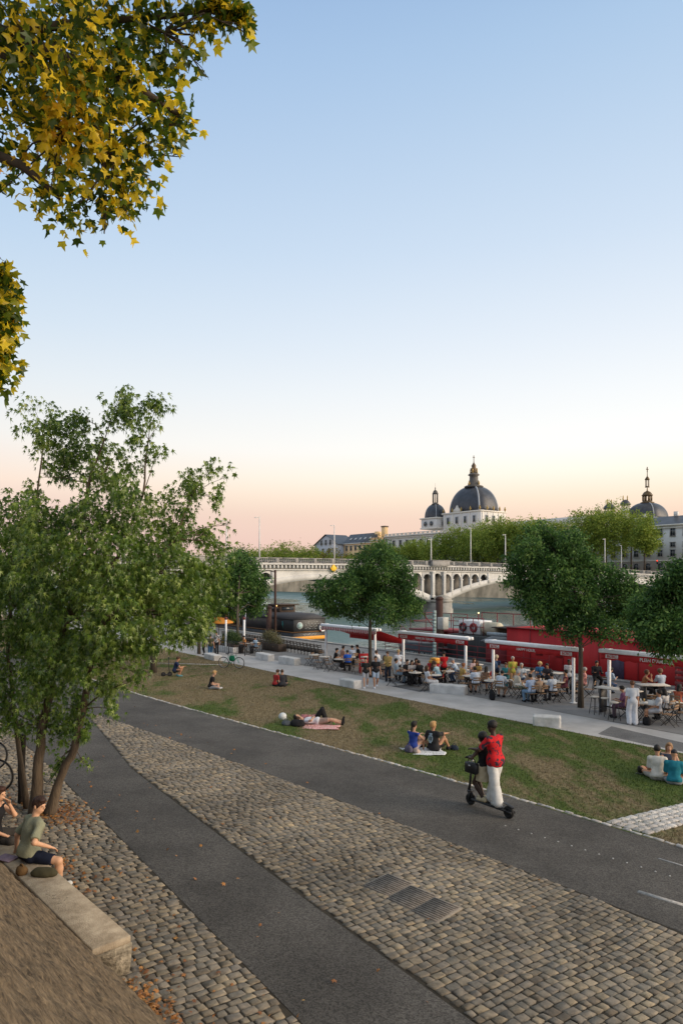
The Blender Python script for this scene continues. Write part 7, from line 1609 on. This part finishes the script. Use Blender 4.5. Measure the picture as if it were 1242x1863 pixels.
bag(TG(895,1274), .3, (.26,.34,.50), cloth((.014,.014,.017)), 'black backpack standing on the ground beside the woman in the navy skirt', 'backpack', 'backpack'); bag(TG(1176,1320), .2, (.26,.36,.34), cloth((.013,.013,.015)), 'black bag on the ground under the menu readers table')
q = TG(902,1250); bag(q+Vector((-.1,-.18,1.02)), 0.2, (.3,.16,.40), cloth((.05,.10,.20)), 'blue backpack worn by the man in the navy shirt', 'backpack', 'backpack', False); bag(TG(893,1250)+Vector((0,-.1,.6)), .3, (.2,.14,.26), cloth((.5,.02,.03)), 'red bag hanging beside the blue backpack', strap=True)
t = thing('food_counter', 'red serving box with yellow orange trays left of the red shirted waiter', 'counter', TG(792,1236), TH); MB().box((0,0,.45), (.6,.8,.9), bev=.02).build('box', M_red, t); MB().box((0,0,1.0), (.5,.7,.16), bev=.04).box((0,.05,1.16), (.4,.5,.12), bev=.04).build('tray', mat('yellow orange tray', (.75,.38,.06), .6, .2, 6), t)
MBk = MB().extr([(-.15,0),(.15,0),(.15,.22),(-.15,.22)], 'x', -.004, .004).build('menu_card', mat('white card', (.7,.7,.7), .6, .03), None); MBk.location = TG(1181,1318)+Vector((.1,0,.74)); MBk.rotation_euler = (0, R(30), R(60)); tag(MBk, 'white menu card held open by the man at the round table', 'menu')
# glasses and plates on the tables: small countable tableware
gl = MB().lathe([(.028,0),(.034,.12),(.030,.12),(.026,.01)], 10).mesh('drinking_glass', True); rr = random.Random(6); M_beer = mat('amber drink glass', (.5,.32,.12), .15, .3, 20); M_gl = mat('clear glass', (.6,.62,.62), .1, .1)
pl = MB().lathe([(.05,0),(.11,.012),(.105,.016),(.0,.006)], 16).mesh('plate', True)
for i, (x, y, l) in enumerate(tabs[2:22]):
    c = TG(x, y)
    for k in range(2):
        o = link('drinking_glass', gl, M_beer if k else M_gl); a = rr.uniform(0, 6.28); o.location = c+Vector((.2*math.cos(a), .2*math.sin(a), .746)); tag(o, short(('amber' if k else 'clear')+' drinking glass on the '+l), 'glass', 'glasses on the terrace tables')
    if i % 2 == 0: o = link('plate', pl, M_wht); o.location = c+Vector((rr.uniform(-.08,.08), rr.uniform(-.08,.08), .746)); tag(o, short('small white plate on the '+l), 'plate', 'plates on the terrace tables')
